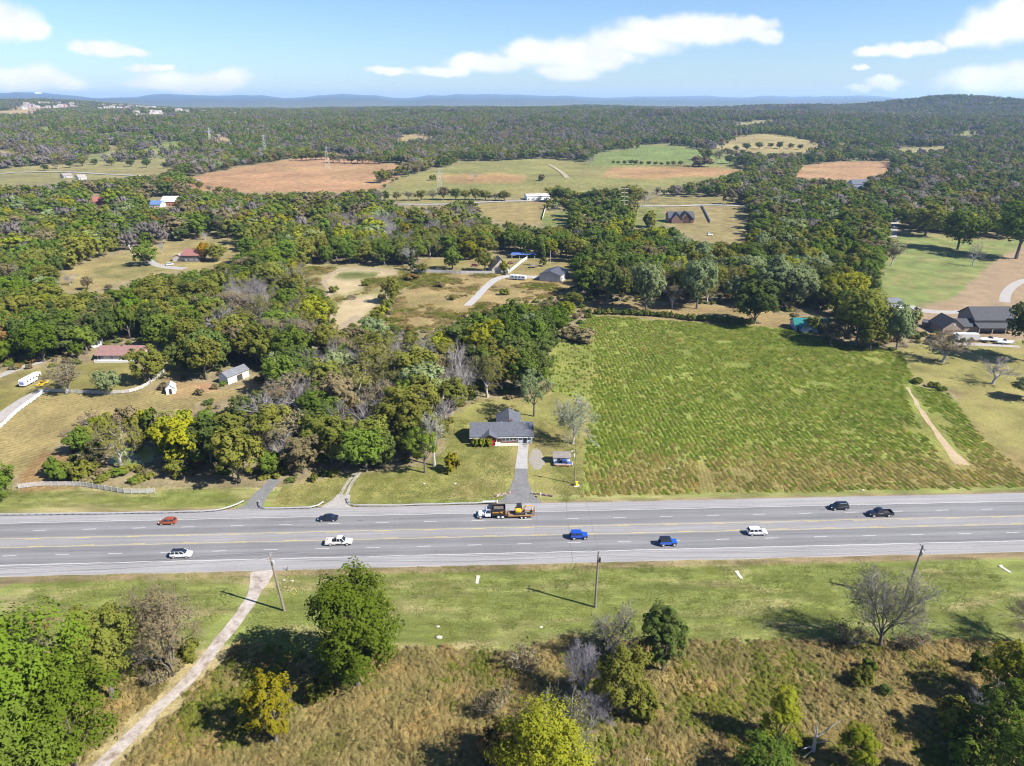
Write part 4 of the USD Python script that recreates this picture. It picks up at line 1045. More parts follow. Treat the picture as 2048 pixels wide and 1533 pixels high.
def dump_truck():
    q = on_road(984, 1037, 7.0)
    t = thing('dump_truck', 'white-cabbed truck with tall black dump box and orange marks on it', 'truck', q, ROADANG + math.pi)
    WH, BK = paint((0.74, 0.77, 0.82), 0.3, 0, 0.6), paint((0.018, 0.018, 0.02), 0.5)
    part(t, 'hood', loft([(1.7, .95, .75, 1.75), (2.4, .9, .75, 1.7), (3.3, .8, .75, 1.5), (3.5, .7, .85, 1.35)]), WH, smooth=40)
    part(t, 'fender', join([tube([[2.6, s * .95, .62], [2.75, s * .95, 1.05], [3.15, s * .95, 1.05], [3.35, s * .9, .62]], .17, 6) for s in (-1, 1)]), WH)
    cabin(t, 1.5, 2.7, .3, 1.75, .35, 1.45, 1.08, .95, WH, WH, 1)
    part(t, 'lower_cab', box(.3, 1.75, -1.1, 1.1, .75, 1.5), WH)
    part(t, 'frame', box(-3.6, 3.0, -.45, .45, .62, .82), DARK)
    part(t, 'bumper', box(3.5, 3.68, -1.1, 1.1, .5, .85), GALV)
    # the box: a hollow tub with ribs
    part(t, 'dump_box', join([box(-3.5, .1, -1.22, -1.14, .95, 2.95), box(-3.5, .1, 1.14, 1.22, .95, 2.95), box(-3.5, -3.42, -1.14, 1.14, .95, 2.9), box(.02, .1, -1.14, 1.14, .95, 3.2), box(-3.42, .02, -1.14, 1.14, .95, 1.05), box(.1, .9, -1.1, 1.1, 3.1, 3.2)]), BK)
    for k in range(4):
        part(t, 'box_rib', join([box(-3.3 + 1.05 * k, -3.2 + 1.05 * k, s * 1.25 - .03, s * 1.25 + .03, .98, 2.9) for s in (-1, 1)]), BK)
    part(t, 'load', frustum(-3.3, -.1, -1.1, 1.1, 1.06, -2.9, -.5, -.7, .7, 2.65), paint((0.09, 0.075, 0.055), .95, noise=.4))
    OR = paint((0.60, 0.27, 0.02), 0.5)
    for s in (-1, 1):  # orange lettering-like marks and an arrow-shaped emblem
        y = s * 1.285
        g = []
        for k in range(6):
            x = (-.25 - .27 * k) if s > 0 else (-2.0 + .27 * k + .2)
            g.append(box(x - .09, x + .09, y - .01, y + .01, 1.8, 2.1 + .07 * (k in (0, 3))))
        part(t, 'lettering', join(g), OR)
        cx = -2.35
        e = [(cx + .45, 1.95), (cx + .1, 2.05), (cx + .15, 2.4), (cx - .12, 2.15), (cx - .65, 2.2), (cx - .2, 1.95), (cx - .35, 1.55), (cx + .02, 1.85)]
        part(t, 'emblem', extrude_profile(e, 'y', y - .012, y + .012), OR)
    for x in (2.95, -1.7, -2.75):
        for s in (-1, 1):
            wheel(t, x, s * .98, .52, .34, WHITE if x < 0 else RIM)
    part(t, 'exhaust_stack', tube([[.2, .8, 1.2], [.2, .8, 3.2]], .08, 8), GALV)
    for s in (-1, 1):
        part(t, 'mirror', box(1.55, 1.68, s * 1.3 - .1, s * 1.3 + .1, 1.7, 2.2), WH)
    part(t, 'fuel_tank', tube([[.3, -.9, .75], [1.4, -.9, .75]], .3, 10), GALV)
    # trailer
    q = on_road(1040, 1033, 7.0)
    t = thing('equipment_trailer', 'rusty orange flatbed trailer with raised ramps behind the truck', 'trailer', q, ROADANG + math.pi)
    RU = paint((0.24, 0.115, 0.03), .7, noise=.3)
    WD = paint((0.17, 0.125, 0.085), .9, noise=.3)
    part(t, 'side_rail', join([box(-3.6, 3.2, s * 1.2 - .06, s * 1.2 + .06, .62, .86) for s in (-1, 1)]), RU)
    for k in range(12):
        part(t, 'deck_plank', box(-3.5, 3.1, -1.12 + .187 * k, -.955 + .187 * k, .80, .86), WD)
    part(t, 'tongue', join([beam([3.2, -1, .72], [5.0, 0, .7], .12), beam([3.2, 1, .72], [5.0, 0, .7], .12), beam([3.1, 0, .72], [5.3, 0, .68], .14)]), RU)
    part(t, 'tool_chest', box(3.35, 3.95, -.5, .5, .78, 1.25), RU)
    for s in (-1, 1):
        part(t, 'ramp', join([beam([-3.6, s * .7 - .28, .8], [-3.75, s * .7 - .28, 2.2], .08), beam([-3.6, s * .7 + .28, .8], [-3.75, s * .7 + .28, 2.2], .08)] + [beam([-3.6 - .02 * k, s * .7 - .28, .9 + .24 * k], [-3.6 - .02 * k, s * .7 + .28, .9 + .24 * k], .05) for k in range(6)]), RU)
        part(t, 'fender', join([box(-1.9, .2, s * 1.38 - .14, s * 1.38 + .14, .88, .93)]), RU)
        part(t, 'stake', box(3.0, 3.12, s * 1.2 - .06, s * 1.2 + .06, .86, 1.6), RU)
        for x in (-1.35, -.35):
            wheel(t, x, s * 1.36, .36, .22, WHITE)
    # excavator on it
    ex = thing('excavator', 'yellow excavator with folded boom riding on the trailer', 'excavator', (q[0], q[1], q[2] + .865), ROADANG + math.pi)
    YE, OB = paint((0.62, 0.34, 0.02), 0.4), paint((0.52, 0.24, 0.03), 0.45)
    for s in (-1, 1):
        tr = [(-1.4, .25), (-1.25, .06), (1.25, .06), (1.4, .25), (1.4, .38), (1.2, .55), (-1.2, .55), (-1.4, .38)]
        part(ex, 'track', extrude_profile(tr, 'y', s * .78 - .2, s * .78 + .2), DARK)
    part(ex, 'undercarriage', box(-.7, .7, -.58, .58, .2, .6), DARK)
    part(ex, 'housing', loft([(-.3, .85, .65, 1.35), (-.1, .92, .62, 1.5), (.9, .92, .62, 1.55), (1.25, .8, .66, 1.45), (1.35, .6, .75, 1.3)], p=6), YE, smooth=40)
    part(ex, 'cab', frustum(-.45, .85, -.9, .15, 1.35, -.35, .8, -.82, .08, 2.55), paint((0.02, 0.022, 0.028), .4))
    for a, b in (((-.47, -.92, 1.3), (-.37, -.84, 2.57)), ((-.47, .17, 1.3), (-.37, .10, 2.57)), ((.87, -.92, 1.3), (.82, -.84, 2.57))):
        part(ex, 'cab_post', beam(a, b, .06), DARK)
    part(ex, 'cab_glass', box(-.2, .65, -.912, -.87, 1.6, 2.35), GLASS)
    part(ex, 'boom', join([beam([-.4, .45, 1.2], [-1.5, .45, 2.45], .24), beam([-1.5, .45, 2.45], [-2.9, .45, 2.5], .2)]), OB)
    part(ex, 'arm', beam([-2.85, .45, 2.55], [-3.15, .45, 1.0], .17), OB)
    part(ex, 'hydraulic_ram', join([tube([[-.55, .45, .9], [-1.6, .45, 2.25]], .06, 6), tube([[-1.6, .45, 2.7], [-2.85, .45, 2.72]], .05, 6)]), GALV)
    part(ex, 'bucket', extrude_profile([(-3.2, 1.05), (-2.95, 1.1), (-2.5, .75), (-2.45, .35), (-2.75, .15), (-3.1, .35)], 'y', .15, .75), DARK)


dump_truck()
# standing vehicles
p = at(1127, 931)
t = thing('old_pickup', 'old pickup with blue cab and white and orange sides beside the shed', 'pickup truck', (p[0], p[1], 0.02), math.radians(-3), scale=(.92, .92, .92))
make_car(t, 'pickup', (0.03, 0.09, 0.28), (0.02, 0.06, 0.22))
part(t, 'side_stripe', join([box(-2.9, 2.4, s * .975 - .01, s * .975 + .01, .45, .75) for s in (-1, 1)] + [box(2.5, 2.89, -.7, .7, .72, 1.0)]), paint((0.55, 0.27, 0.13), .6))
part(t, 'upper_stripe', join([box(-2.9, 2.4, s * .972 - .01, s * .972 + .01, .76, 1.05) for s in (-1, 1)]), WHITE)
# motorhome-like trailers
p, L, ang = place_px((1020, 559), (1052, 561))
t = thing('camper_trailer', 'long grey-white camper trailer parked on the drive by the metal garage', 'camper', (p[0], p[1], 0), ang)
part(t, 'shell', loft([(0, 1.0, .7, 2.7), (.3, 1.25, .55, 3.0), (L - .6, 1.25, .55, 3.0), (L, 1.0, .8, 2.6)], p=7), paint((0.45, 0.5, 0.58), .4), smooth=40)
for k in range(4):
    part(t, 'window', box(1.2 + L * .22 * k, 2.4 + L * .22 * k, -1.275, -1.235, 1.6, 2.3), GLASS)
part(t, 'roof_unit', box(L * .4, L * .4 + 1, -.4, .4, 2.98, 3.25), WHITE)
for s in (-1, 1):
    wheel(t, L * .5, s * 1.1, .38)
p, q = at(45, 776), at(80, 757)
ang = math.atan2(*(q - p)[::-1])
t = thing('horse_trailer', 'long white horse trailer with blue nose marks parked by the left lane', 'trailer', (p[0], p[1], 0), ang)
L = float(np.hypot(*(q - p)))
part(t, 'shell', loft([(0, 1.1, .7, 2.8), (.2, 1.25, .5, 3.0), (L - 2.6, 1.25, .5, 3.0), (L - 2.2, 1.25, 1.4, 3.05), (L, 1.0, 1.6, 2.8)], p=8), WHITE, smooth=40)
for k in range(5):
    part(t, 'window', box(1.3 + 1.7 * k, 2.0 + 1.7 * k, -1.285, -1.23, 1.8, 2.3), GLASS)
part(t, 'painted_panel', join([box(-.012, .05, -.8, .8, 1.2, 2.2)]), paint((0.16, 0.17, 0.5), .5))
for x in (L * .42, L * .52):
    for s in (-1, 1):
        wheel(t, x, s * 1.1, .38)
p = at(86, 770)
t = thing('yellow_pickup', 'bright yellow pickup hitched beside the white horse trailer', 'pickup truck', (p[0], p[1], 0), ang, scale=(.85, .85, .85))
make_car(t, 'pickup', (0.62, 0.40, 0.01))
for i, (px, py, nm, lab, sty, col, a) in enumerate([(1022, 528, 'parked_car', 'dark red car parked beside the steep-roofed cottage', 'sedan', (0.1, 0.01, 0.015), .4), (950, 533, 'parked_car', 'dark red SUV under the trees left of the cottage', 'suv', (0.12, 0.012, 0.015), .2),
                                                   (340, 531, 'parked_car', 'white car in front of the maroon-roofed house', 'suv', (0.5, 0.52, 0.56), .5), (1011, 549, 'garden_cart', 'dark green cart parked at the gate of the white fence', 'jeep', (0.05, 0.07, 0.04), 1.2),
                                                   (1905, 676, 'small_loader', 'small yellow loader beside the dark open shed', 'jeep', (0.6, 0.33, 0.01), .3), (1800, 617, 'parked_boat_car', 'white car beside the grey garage on the gravel', 'sedan', (0.7, 0.71, 0.72), .1),
                                                   (320, 708, 'parked_car', 'white van behind the tree at the ranch house end', 'van', (0.62, 0.65, 0.7), 1.1), (1420, 471, 'parked_car', 'white car in the yard right of the dark-roofed brick house', 'van', (0.7, 0.71, 0.72), .2),
                                                   (1375, 446, 'parked_car', 'white car in front of the dark-roofed brick house', 'sedan', (0.7, 0.71, 0.73), .8)]):
    if i == 4:
        px, py = 1868, 676
    p = at(px, py)
    t = thing(nm if nm not in ('parked_boat_car',) else 'parked_car', lab, 'car' if i not in (3, 4) else ('cart' if i == 3 else 'loader'), (p[0], p[1], float(H(*p))), a)
    make_car(t, sty, col)


def boat(px, py, a, label, L=8.0, cover=None):
    p = at(px, py)
    t = thing('boat', label, 'boat', (p[0], p[1], 0), a)
    part(t, 'hull', loft([(0, 1.0, .7, 1.5), (.3, 1.15, .6, 1.55), (L * .6, 1.15, .6, 1.6), (L * .85, .7, .75, 1.7), (L, .08, 1.3, 1.75)], p=3), WHITE, smooth=40)
    part(t, 'deck', loft([(.5, .85, 1.5, 1.75), (L * .5, .9, 1.5, 1.85), (L * .8, .5, 1.55, 1.85)], 10), cover or paint((0.5, 0.52, 0.56)), smooth=40)
    part(t, 'windscreen', frustum(L * .42, L * .55, -.8, .8, 1.8, L * .40, L * .48, -.7, .7, 2.4), GLASS)
    part(t, 'trailer_frame', join([box(-.3, L + .8, -.1, .1, .35, .48), box(L * .3, L * .34, -1.1, 1.1, .35, .6), box(L * .6, L * .64, -.8, .8, .35, .62)]), GALV)
    for s in (-1, 1):
        wheel(t, L * .36, s * 1.1, .32)


boat(1958, 683, -.1, 'white motor boat on a trailer in front of the dark porch', 10)
boat(1992, 688, -.15, 'smaller white boat right of the motor boat by the gravel strip', 7)
p = at(1932, 682)
t = thing('cargo_trailer', 'pale grey box trailer left of the parked motor boat', 'trailer', (p[0], p[1], 0), -.05)
part(t, 'box', box(-4.5, 4.5, -1.3, 1.3, .7, 3.4), paint((0.42, 0.415, 0.41), .6))
part(t, 'roof', box(-4.55, 4.55, -1.35, 1.35, 3.402, 3.48), paint((0.5, 0.5, 0.49), .6))
part(t, 'tongue', box(4.5, 6.0, -.08, .08, .55, .68), DARK)
for x in (-.6, .5):
    for s in (-1, 1):
        wheel(t, x, s * 1.25, .38)
p = at(1912, 676)
t = thing('water_tank', 'small white tank between the brown garage and the box trailer', 'tank', (p[0], p[1], 0), 0)
part(t, 'tank', tube([[0, 0, .1], [0, 0, 2.0], [0, 0, 2.3]], [1.5, 1.5, .8], 16), WHITE, smooth=30)
part(t, 'base', box(-1.6, 1.6, -1.6, 1.6, -.1, .098), paint((0.3, 0.29, 0.28)))
p = at(613, 638)
t = thing('round_pool', 'small round bright blue pool at the edge of the left woods', 'pool', (p[0], p[1], 0), 0)
part(t, 'pool_wall', tube([[0, 0, -.1], [0, 0, 1.2]], 2.4, 24, cap=False), paint((0.03, 0.16, 0.55)))
part(t, 'pool_cover', tube([[0, 0, 1.1], [0, 0, 1.3]], 2.42, 24), paint((0.02, 0.13, 0.5)))
part(t, 'pool_rim', join([tube([[2.44 * math.cos(a), 2.44 * math.sin(a), 1.3] for a in np.linspace(0, 2 * math.pi, 25)], .07, 5)]), WHITE)
p = at(1067, 536)
t = thing('playground_frame', 'dark wooden play frame beyond the metal garage', 'play frame', (p[0], p[1], 0), .2)
for x in (-2, 2):
    for y in (-1.5, 1.5):
        part(t, 'post', box(x - .12, x + .12, y - .12, y + .12, 0, 3), POLE)
part(t, 'platform', box(-2.2, 2.2, -1.7, 1.7, 1.4, 1.55), POLE)
part(t, 'top_beam', box(-4.5, 4.5, -.12, .12, 3.002, 3.2), POLE)
p = at(1047, 516)
t = thing('pool_shelter', 'low blue-roofed shelter behind the steep-roofed cottage', 'shelter', (p[0], p[1], 0), 0)
part(t, 'roof', frustum(-9, 9, -3, 3, 2.6, -8, 8, -.3, .3, 3.6), paint((0.05, 0.1, 0.3), .5))
for k in range(4):
    part(t, 'post', box(-8 + 5.2 * k, -7.8 + 5.2 * k, -2.6, -2.4, 0, 2.598), WHITE)

# ------------------------------------------------------------------ fences and guardrails
def polyline(pts, step):
    w = np.array([at(*p) for p in pts])
    from scipy.interpolate import PchipInterpolator
    s = np.concatenate([[0], np.cumsum(np.hypot(*np.diff(w, axis=0).T))])
    n = max(2, int(round(s[-1] / step)) + 1)
    t = np.linspace(0, s[-1], n)
    c = np.stack([PchipInterpolator(s, w[:, 0])(t), PchipInterpolator(s, w[:, 1])(t)], 1)
    return np.column_stack([c, H(c[:, 0], c[:, 1])])


def board_fence(name, label, pts, step=2.6, h=1.35, rails=3, material=WHITE, rail_h=0.17, solid=False):
    c = polyline(pts, step)
    t = thing(name, label, 'fence', c[0], 0)
    c = c - c[0]
    for q in c:
        part(t, 'post', box(q[0] - .08, q[0] + .08, q[1] - .08, q[1] + .08, q[2] - .2, q[2] + h + .12), material)
    for a, b in zip(c[:-1], c[1:]):
        d = (b - a) / np.linalg.norm(b - a)
        n = np.array([-d[1], d[0], 0]) * 0.025
        for k in range(1 if solid else rails):
            z0 = .08 if solid else h - rail_h - k * (h - .1) / rails
            z1 = h if solid else z0 + rail_h
            v = np.array([a - n + [0, 0, z0], a + n + [0, 0, z0], b - n + [0, 0, z0], b + n + [0, 0, z0], a - n + [0, 0, z1], a + n + [0, 0, z1], b - n + [0, 0, z1], b + n + [0, 0, z1]])
            part(t, 'panel' if solid else 'rail', (v, np.vstack([_BF[:, [0, 1, 2]], _BF[:, [0, 2, 3]]])), material)
    return t


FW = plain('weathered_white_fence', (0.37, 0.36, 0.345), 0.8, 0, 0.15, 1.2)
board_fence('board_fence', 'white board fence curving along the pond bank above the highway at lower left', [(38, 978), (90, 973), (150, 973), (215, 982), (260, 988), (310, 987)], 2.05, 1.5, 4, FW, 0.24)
board_fence('board_fence', 'white board fence running along the left lane to the horse trailer', [(-40, 890), (0, 858), (40, 822), (70, 800), (92, 783)], 2.6, 1.4, 3, WHITE, .3)
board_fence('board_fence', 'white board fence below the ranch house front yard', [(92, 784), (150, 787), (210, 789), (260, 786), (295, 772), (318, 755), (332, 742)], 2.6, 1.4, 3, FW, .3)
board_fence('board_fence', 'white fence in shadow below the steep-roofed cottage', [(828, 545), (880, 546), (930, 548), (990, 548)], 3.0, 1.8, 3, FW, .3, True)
board_fence('board_fence', 'cream fence running away between the cottage and the metal garage', [(1017, 547), (1030, 537), (1043, 526), (1054, 519)], 3.0, 1.9, 3, WHITE, .3, True)
board_fence('board_fence', 'white fence left of the dark-roofed brick house', [(1290, 435), (1294, 446), (1300, 456)], 6.0, 2.0, 3, WHITE, .4, True)
board_fence('board_fence', 'white fence running away right of the dark-roofed brick house', [(1404, 413), (1410, 424), (1415, 434), (1421, 446)], 6.0, 2.0, 3, WHITE, .4, True)
board_fence('board_fence', 'white fence across the centre lawn before the long white building', [(1085, 440), (1089, 425), (1094, 410)], 6.0, 2.0, 3, WHITE, .4, True)
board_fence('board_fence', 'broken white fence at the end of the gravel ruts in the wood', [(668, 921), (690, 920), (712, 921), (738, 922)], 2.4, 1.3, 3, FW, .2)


def guardrail(label, pts, roll_end=True):
    c = polyline(pts, 1.905)
    t = thing('guardrail', label, 'guardrail', c[0], 0)
    c = c - c[0]
    g = np.gradient(c[:, :2], axis=0)
    g /= np.linalg.norm(g, axis=1, keepdims=True)
    nrm = np.column_stack([-g[:, 1], g[:, 0], np.zeros(len(g))])
    prof = [(0, .48), (.08, .52), (.08, .57), (.0, .61), (.0, .66), (.08, .70), (.08, .75), (0, .80), (-.03, .80), (-.03, .48)]
    v = np.vstack([np.array([q - n * (o + .08) + np.array([0, 0, z]) for o, z in prof]) for q, n in zip(c, nrm)])
    k, m = len(c), len(prof)
    i, j = np.meshgrid(np.arange(k - 1), np.arange(m), indexing='ij')
    f = np.stack([i * m + j, (i + 1) * m + j, (i + 1) * m + (j + 1) % m, i * m + (j + 1) % m], -1).reshape(-1, 4)
    part(t, 'rail', (v, f), GALV)
    for q in c:
        part(t, 'post', box(q[0] - .08, q[0] + .08, q[1] - .0, q[1] + .17, -.1, .74), POLE)
    part(t, 'end_terminal', tube([c[0] - nrm[0] * .1 + [0, 0, .45], c[0] - nrm[0] * .1 + [0, 0, .85]], .16, 8), GALV)
    part(t, 'end_terminal', tube([c[-1] - nrm[-1] * .1 + [0, 0, .45], c[-1] - nrm[-1] * .1 + [0, 0, .85]], .16, 8), GALV)


guardrail('long galvanised guardrail left of the asphalt woods driveway', [(-60, 1033), (100, 1031.5), (250, 1029.5), (350, 1027.5), (430, 1024.5), (465, 1016), (487, 1006)])
guardrail('short guardrail between the asphalt and gravel driveways', [(519, 1007), (520, 1014), (530, 1020), (580, 1019.5), (620, 1018.5), (640, 1013), (646, 1008)])
guardrail('guardrail from the gravel apron to the white-cabbed truck', [(696, 1000), (698, 1008), (712, 1014.5), (760, 1014.5), (850, 1012.5), (930, 1010.5), (992, 1008)])
# culvert, small walls by the driveway mouth
p = at(985, 1006)
t = thing('culvert_pipe', 'grey culvert pipe end lying behind the truck', 'pipe', (p[0], p[1], .3), .04)
part(t, 'barrel', tube([[-2.6, 0, 0], [1.2, 0, 0]], .38, 14, cap=False), GALV, smooth=30)
part(t, 'collar', tube([[1.2, 0, 0], [1.45, 0, 0]], .47, 14), paint((0.6, 0.58, 0.55), .8))
part(t, 'mouth', tube([[1.44, 0, 0], [1.47, 0, 0]], .34, 12), DARK)
for lab, a, b in (('dark stone headwall left of the driveway mouth', (990, 994), (1024, 987)), ('dark stone headwall right of the driveway mouth', (1062, 988), (1104, 994))):
    p, L, ang = place_px(a, b)
    t = thing('headwall', lab, 'wall', (p[0], p[1], 0), ang)
    rs = np.random.default_rng(int(a[0]))
    x = 0.0
    while x < L:
        w = rs.uniform(.35, .7)
        for z in (0, 1):
            part(t, 'stone', move(frustum(0, w - .04, -.2, .2, z * .3 - .05, .04, w - .08, -.16, .16, z * .3 + .25), (x + .12 * z, rs.uniform(-.05, .05), 0)), paint((0.16, 0.11, 0.09) if rs.random() < .6 else (0.3, 0.26, 0.23), .9, noise=.3))
        x += w

# ------------------------------------------------------------------ poles, wires, towers, small things
POLES = [((569, 1222), 14.3, 'slightly leaning utility pole beside the concrete path', (-1.35, 0.0)), ((1190, 1215), 14.2, 'utility pole between the highway and the bare bushes', (0.1, 0)), ((1808, 1202), 14.2, 'utility pole behind the big bare tree at right', (1.0, 0))]
tops = []
for (px, py), h, lab, lean in POLES:
    p = at(px, py)
    t = thing('utility_pole', lab, 'utility pole', (p[0], p[1], 0), 0)
    top = np.array([lean[0], lean[1], h])
    part(t, 'pole', tube([[0, 0, -.3], top * .5, top], [.25, .22, .17], 10), POLE, smooth=30)
    part(t, 'crossarm', beam(top * .965 + [-.15, -1.2, 0], top * .965 + [.15, 1.2, 0], .12), POLE)
    part(t, 'crossarm', beam(top * .90 + [-.1, -.8, 0], top * .90 + [.1, .8, 0], .11), POLE)
    for y in (-1.1, -.55, .55, 1.1):
        q = top * .965 + [0, y, .08]
        part(t, 'insulator', tube([q, q + [0, 0, .22]], [.06, .045], 7), paint((0.35, 0.36, 0.38), .25))
    part(t, 'top_pin', tube([top, top + [0, 0, .28]], .05, 6), GALV)
    q = top * .86 + [.32, 0, 0]
    part(t, 'transformer', tube([q + [0, 0, -.55], q + [0, 0, .4]], .27, 10), GALV if px != 1190 else DARK, smooth=30)
    part(t, 'brace', join([beam(top * .93 + [0, .05, 0], top * .963 + [0, .7, 0], .04), beam(top * .93 + [0, -.05, 0], top * .963 + [0, -.7, 0], .04)]), GALV)
    part(t, 'ground_wire', tube([[.2, 0, 0], top * .5 + [.18, 0, 0], top * .85 + [.15, 0, 0]], .02, 4), DARK)
    tops.append((p, top))
WIRE = plain('wire', (0.03, 0.03, 0.03), .6)


def wire(label, a, b, sag=1.2, r=0.016):
    a, b = np.array(a, float), np.array(b, float)
    s = np.linspace(0, 1, 14)[:, None]
    c = a + (b - a) * s
    c[:, 2] -= 4 * sag * (s * (1 - s))[:, 0]
    return solo('power_line', label, 'wire', tube(c, r * 1.7, 4), WIRE)


def P3(i, y, f=.965):
    p, top = tops[i]
    return np.array([p[0], p[1], 0]) + top * f + [0, y, .3 if f > .95 else 0.1]


LX, RX = np.array([-150, 112.5, 13.9]), np.array([190, 127.5, 13.9])
for y, wn in ((-1.1, 'front'), (.55, 'middle'), (1.1, 'rear')):
    for i, (a, b, w) in enumerate(((LX + [0, y, 0], P3(0, y), 'left of the leaning pole'), (P3(0, y), P3(1, y), 'between the leaning pole and the middle pole'), (P3(1, y), P3(2, y), 'between the middle pole and the right pole'), (P3(2, y), RX + [0, y, 0], 'right of the right pole'))):
        wire(f'{wn} one of three thin dark power lines {w}', a, b)
p = at(1149, 968)
t = thing('yard_pole', 'tall pole with a lamp head beside the white shed', 'utility pole', (p[0], p[1], 0), 0)
part(t, 'pole', tube([[0, 0, -.3], [0, 0, 11]], [.16, .11], 9), POLE, smooth=30)
part(t, 'lamp_arm', tube([[0, 0, 10.2], [-.5, -.1, 10.5], [-1.1, -.2, 10.5]], .035, 6), GALV)
part(t, 'lamp_head', tube([[-1.1, -.2, 10.55], [-1.1, -.2, 10.3], [-1.1, -.2, 10.15]], [.1, .2, .12], 10), WHITE)
part(t, 'meter_box', box(-.45, -.15, -.2, .2, 8.6, 9.5), WHITE)
YP = np.array([p[0], p[1], 10.6])
solo('service_wire', 'thin wire from the lamp pole to the garage end of the brick house', 'wire', tube([YP, YP * .5 + np.array([5.5, 203, 3.2]) * .5 - [0, 0, .8], [5.5, 203, 3.2]], .016, 4), WIRE)
solo('service_wire', 'thin wire crossing the highway from the middle pole to the lamp pole', 'wire', tube([P3(1, .5), (P3(1, .5) + YP) / 2 - [0, 0, 1.0], YP], .016, 4), WIRE)
p = at(1153, 972)
t = thing('utility_pedestal', 'yellow utility pedestal on a white slab by the lamp pole', 'pedestal', (p[0], p[1], 0), .3)
part(t, 'slab', box(-.75, .75, -.5, .5, -.05, .12), paint((0.55, 0.53, 0.5), .9))
part(t, 'cabinet', frustum(-.35, .35, -.3, .3, .12, -.3, .3, -.25, .25, 1.2), paint((0.6, 0.38, 0.02), .5))
part(t, 'cap', box(-.38, .38, -.33, .33, 1.202, 1.3), paint((0.6, 0.4, 0.03), .5))
p = at(1081, 996)
t = thing('mailbox', 'white mailbox on a post by the driveway mouth', 'mailbox', (p[0], p[1], 0), 0)
part(t, 'post', box(-.06, .06, -.06, .06, 0, 1.05), WHITE)
part(t, 'box', extrude_profile([(-.17, 1.052), (.17, 1.052), (.17, 1.25), (.1, 1.38), (-.1, 1.38), (-.17, 1.25)], 'y', -.3, .3), WHITE)
p = at(574, 1141)
t = thing('marker_post', 'short dark marker post at the highway edge above the concrete path', 'post', (p[0], p[1], 0), 0)
part(t, 'post', frustum(-.08, .08, -.05, .05, 0, .15, .27, -.05, .05, 1.3), DARK)
part(t, 'reflector', box(.10, .24, -.075, -.052, 1.0, 1.2), WHITE)
for px, py, lab, a in ((955, 1161, 'pale concrete drain slab in the verge above the round green tree', 1.5), (1478, 1151, 'pale concrete drain slab in the verge below the blue off-roader', 1.75), (2010, 1139, 'pale concrete drain slab in the verge at the right edge', 1.9)):
    p = at(px, py)
    t = thing('drain_slab', lab, 'concrete slab', (p[0], p[1], 0), a)
    part(t, 'slab', box(-1.25, 1.25, -.35, .35, -.05, .09), paint((0.38, 0.35, 0.31), .9, noise=.2, scale=4))
    part(t, 'headwall', box(1.0, 1.25, -.45, .45, .092, .3), paint((0.5, 0.45, 0.4), .9))
for px, py, lab, a in ((592, 1183, 'yellow guard tube lying in the grass right of the leaning pole', -.9), (588, 1190, 'shorter yellow guard tube beside the first one in the grass', -.6)):
    p = at(px, py)
    t = thing('guy_guard', lab, 'guard tube', (p[0], p[1], .08), a)
    part(t, 'tube', tube([[-.6, 0, 0], [.6, 0, 0]], .07, 8), paint((0.65, 0.48, 0.08), .5))
    part(t, 'end_band', tube([[.45, 0, 0], [.6, 0, 0]], .078, 8), DARK)
p = at(878, 923)
rockm = paint((0.32, 0.29, 0.255), .9, noise=.3, scale=2)
rock_rng = np.random.default_rng(77)
for k, (px, py, s, lab) in enumerate([(438, 1390, 1.0, 'pale boulder in the weeds right of the concrete path'), (878, 1276, .7, 'pale stone in the verge right of the round green tree'), (876, 1254, .4, 'small pale stone just above the other verge stone'), (1082, 1255, .4, 'small pale stone in the verge by the middle pole'), (1296, 1522, 1.1, 'pale boulder at the bottom edge among dry weeds'),
                                      (195, 908, 1.3, 'grey boulder on the pond bank'), (848, 968, .45, 'pale stone in the front lawn near the gravel ruts'), (910, 968, .45, 'pale stone in the middle of the front lawn'), (568, 1161, .35, 'white scrap of litter right of the leaning pole'), (585, 1162, .35, 'second white scrap of litter right of the leaning pole'), (1337, 938, .5, 'pale stone at the foot of the crop field'), (1725, 981, .5, 'pale stone in the grass above the black SUV')]):
    p = at(px, py)
    m = trimesh.creation.icosphere(2, 1.0)
    v = np.array(m.vertices)
    v = v * (0.75 + 0.5 * meshkit.fbm(v * 1.3 + k * 5, 3, k))[:, None] * [s, s * .7, s * .4]
    solo('boulder', lab, 'stone', (v + [p[0], p[1], s * .12], np.array(m.faces)), rockm, smooth=True)
# lattice transmission towers
def tower(px, py, h, label, w=7.0):
    p = at(px, py)
    z = float(H(*p))
    t = thing('lattice_tower', label, 'pylon', (p[0], p[1], z), .2)
    r = max(.10, .00009 * np.hypot(*p))
    lv = [0, .25, .45, .62, .76, .88, 1.0]
    ww = lambda f: w / 2 * (1 - .86 * min(f / .8, 1)) + .35
    for sx in (-1, 1):
        for sy in (-1, 1):
            part(t, 'leg', join([beam([sx * ww(a), sy * ww(a), a * h], [sx * ww(b), sy * ww(b), b * h], r) for a, b in zip(lv[:-1], lv[1:])]), GALV)
    for a, b in zip(lv[:-1], lv[1:]):
        A, B = ww(a), ww(b)
        part(t, 'bracing', join([beam([-A, s * A, a * h], [B, s * B, b * h], r * .6) for s in (-1, 1)] + [beam([A, s * A, a * h], [-B, s * B, b * h], r * .6) for s in (-1, 1)] + [beam([s * A, -A, a * h], [s * B, B, b * h], r * .6) for s in (-1, 1)]), GALV)
    for f in (.80, .92):
        part(t, 'arm', join([beam([-w * .75, 0, f * h], [w * .75, 0, f * h], r), beam([-w * .75, 0, f * h], [0, 0, f * h + 2], r * .7), beam([w * .75, 0, f * h], [0, 0, f * h + 2], r * .7)]), GALV)


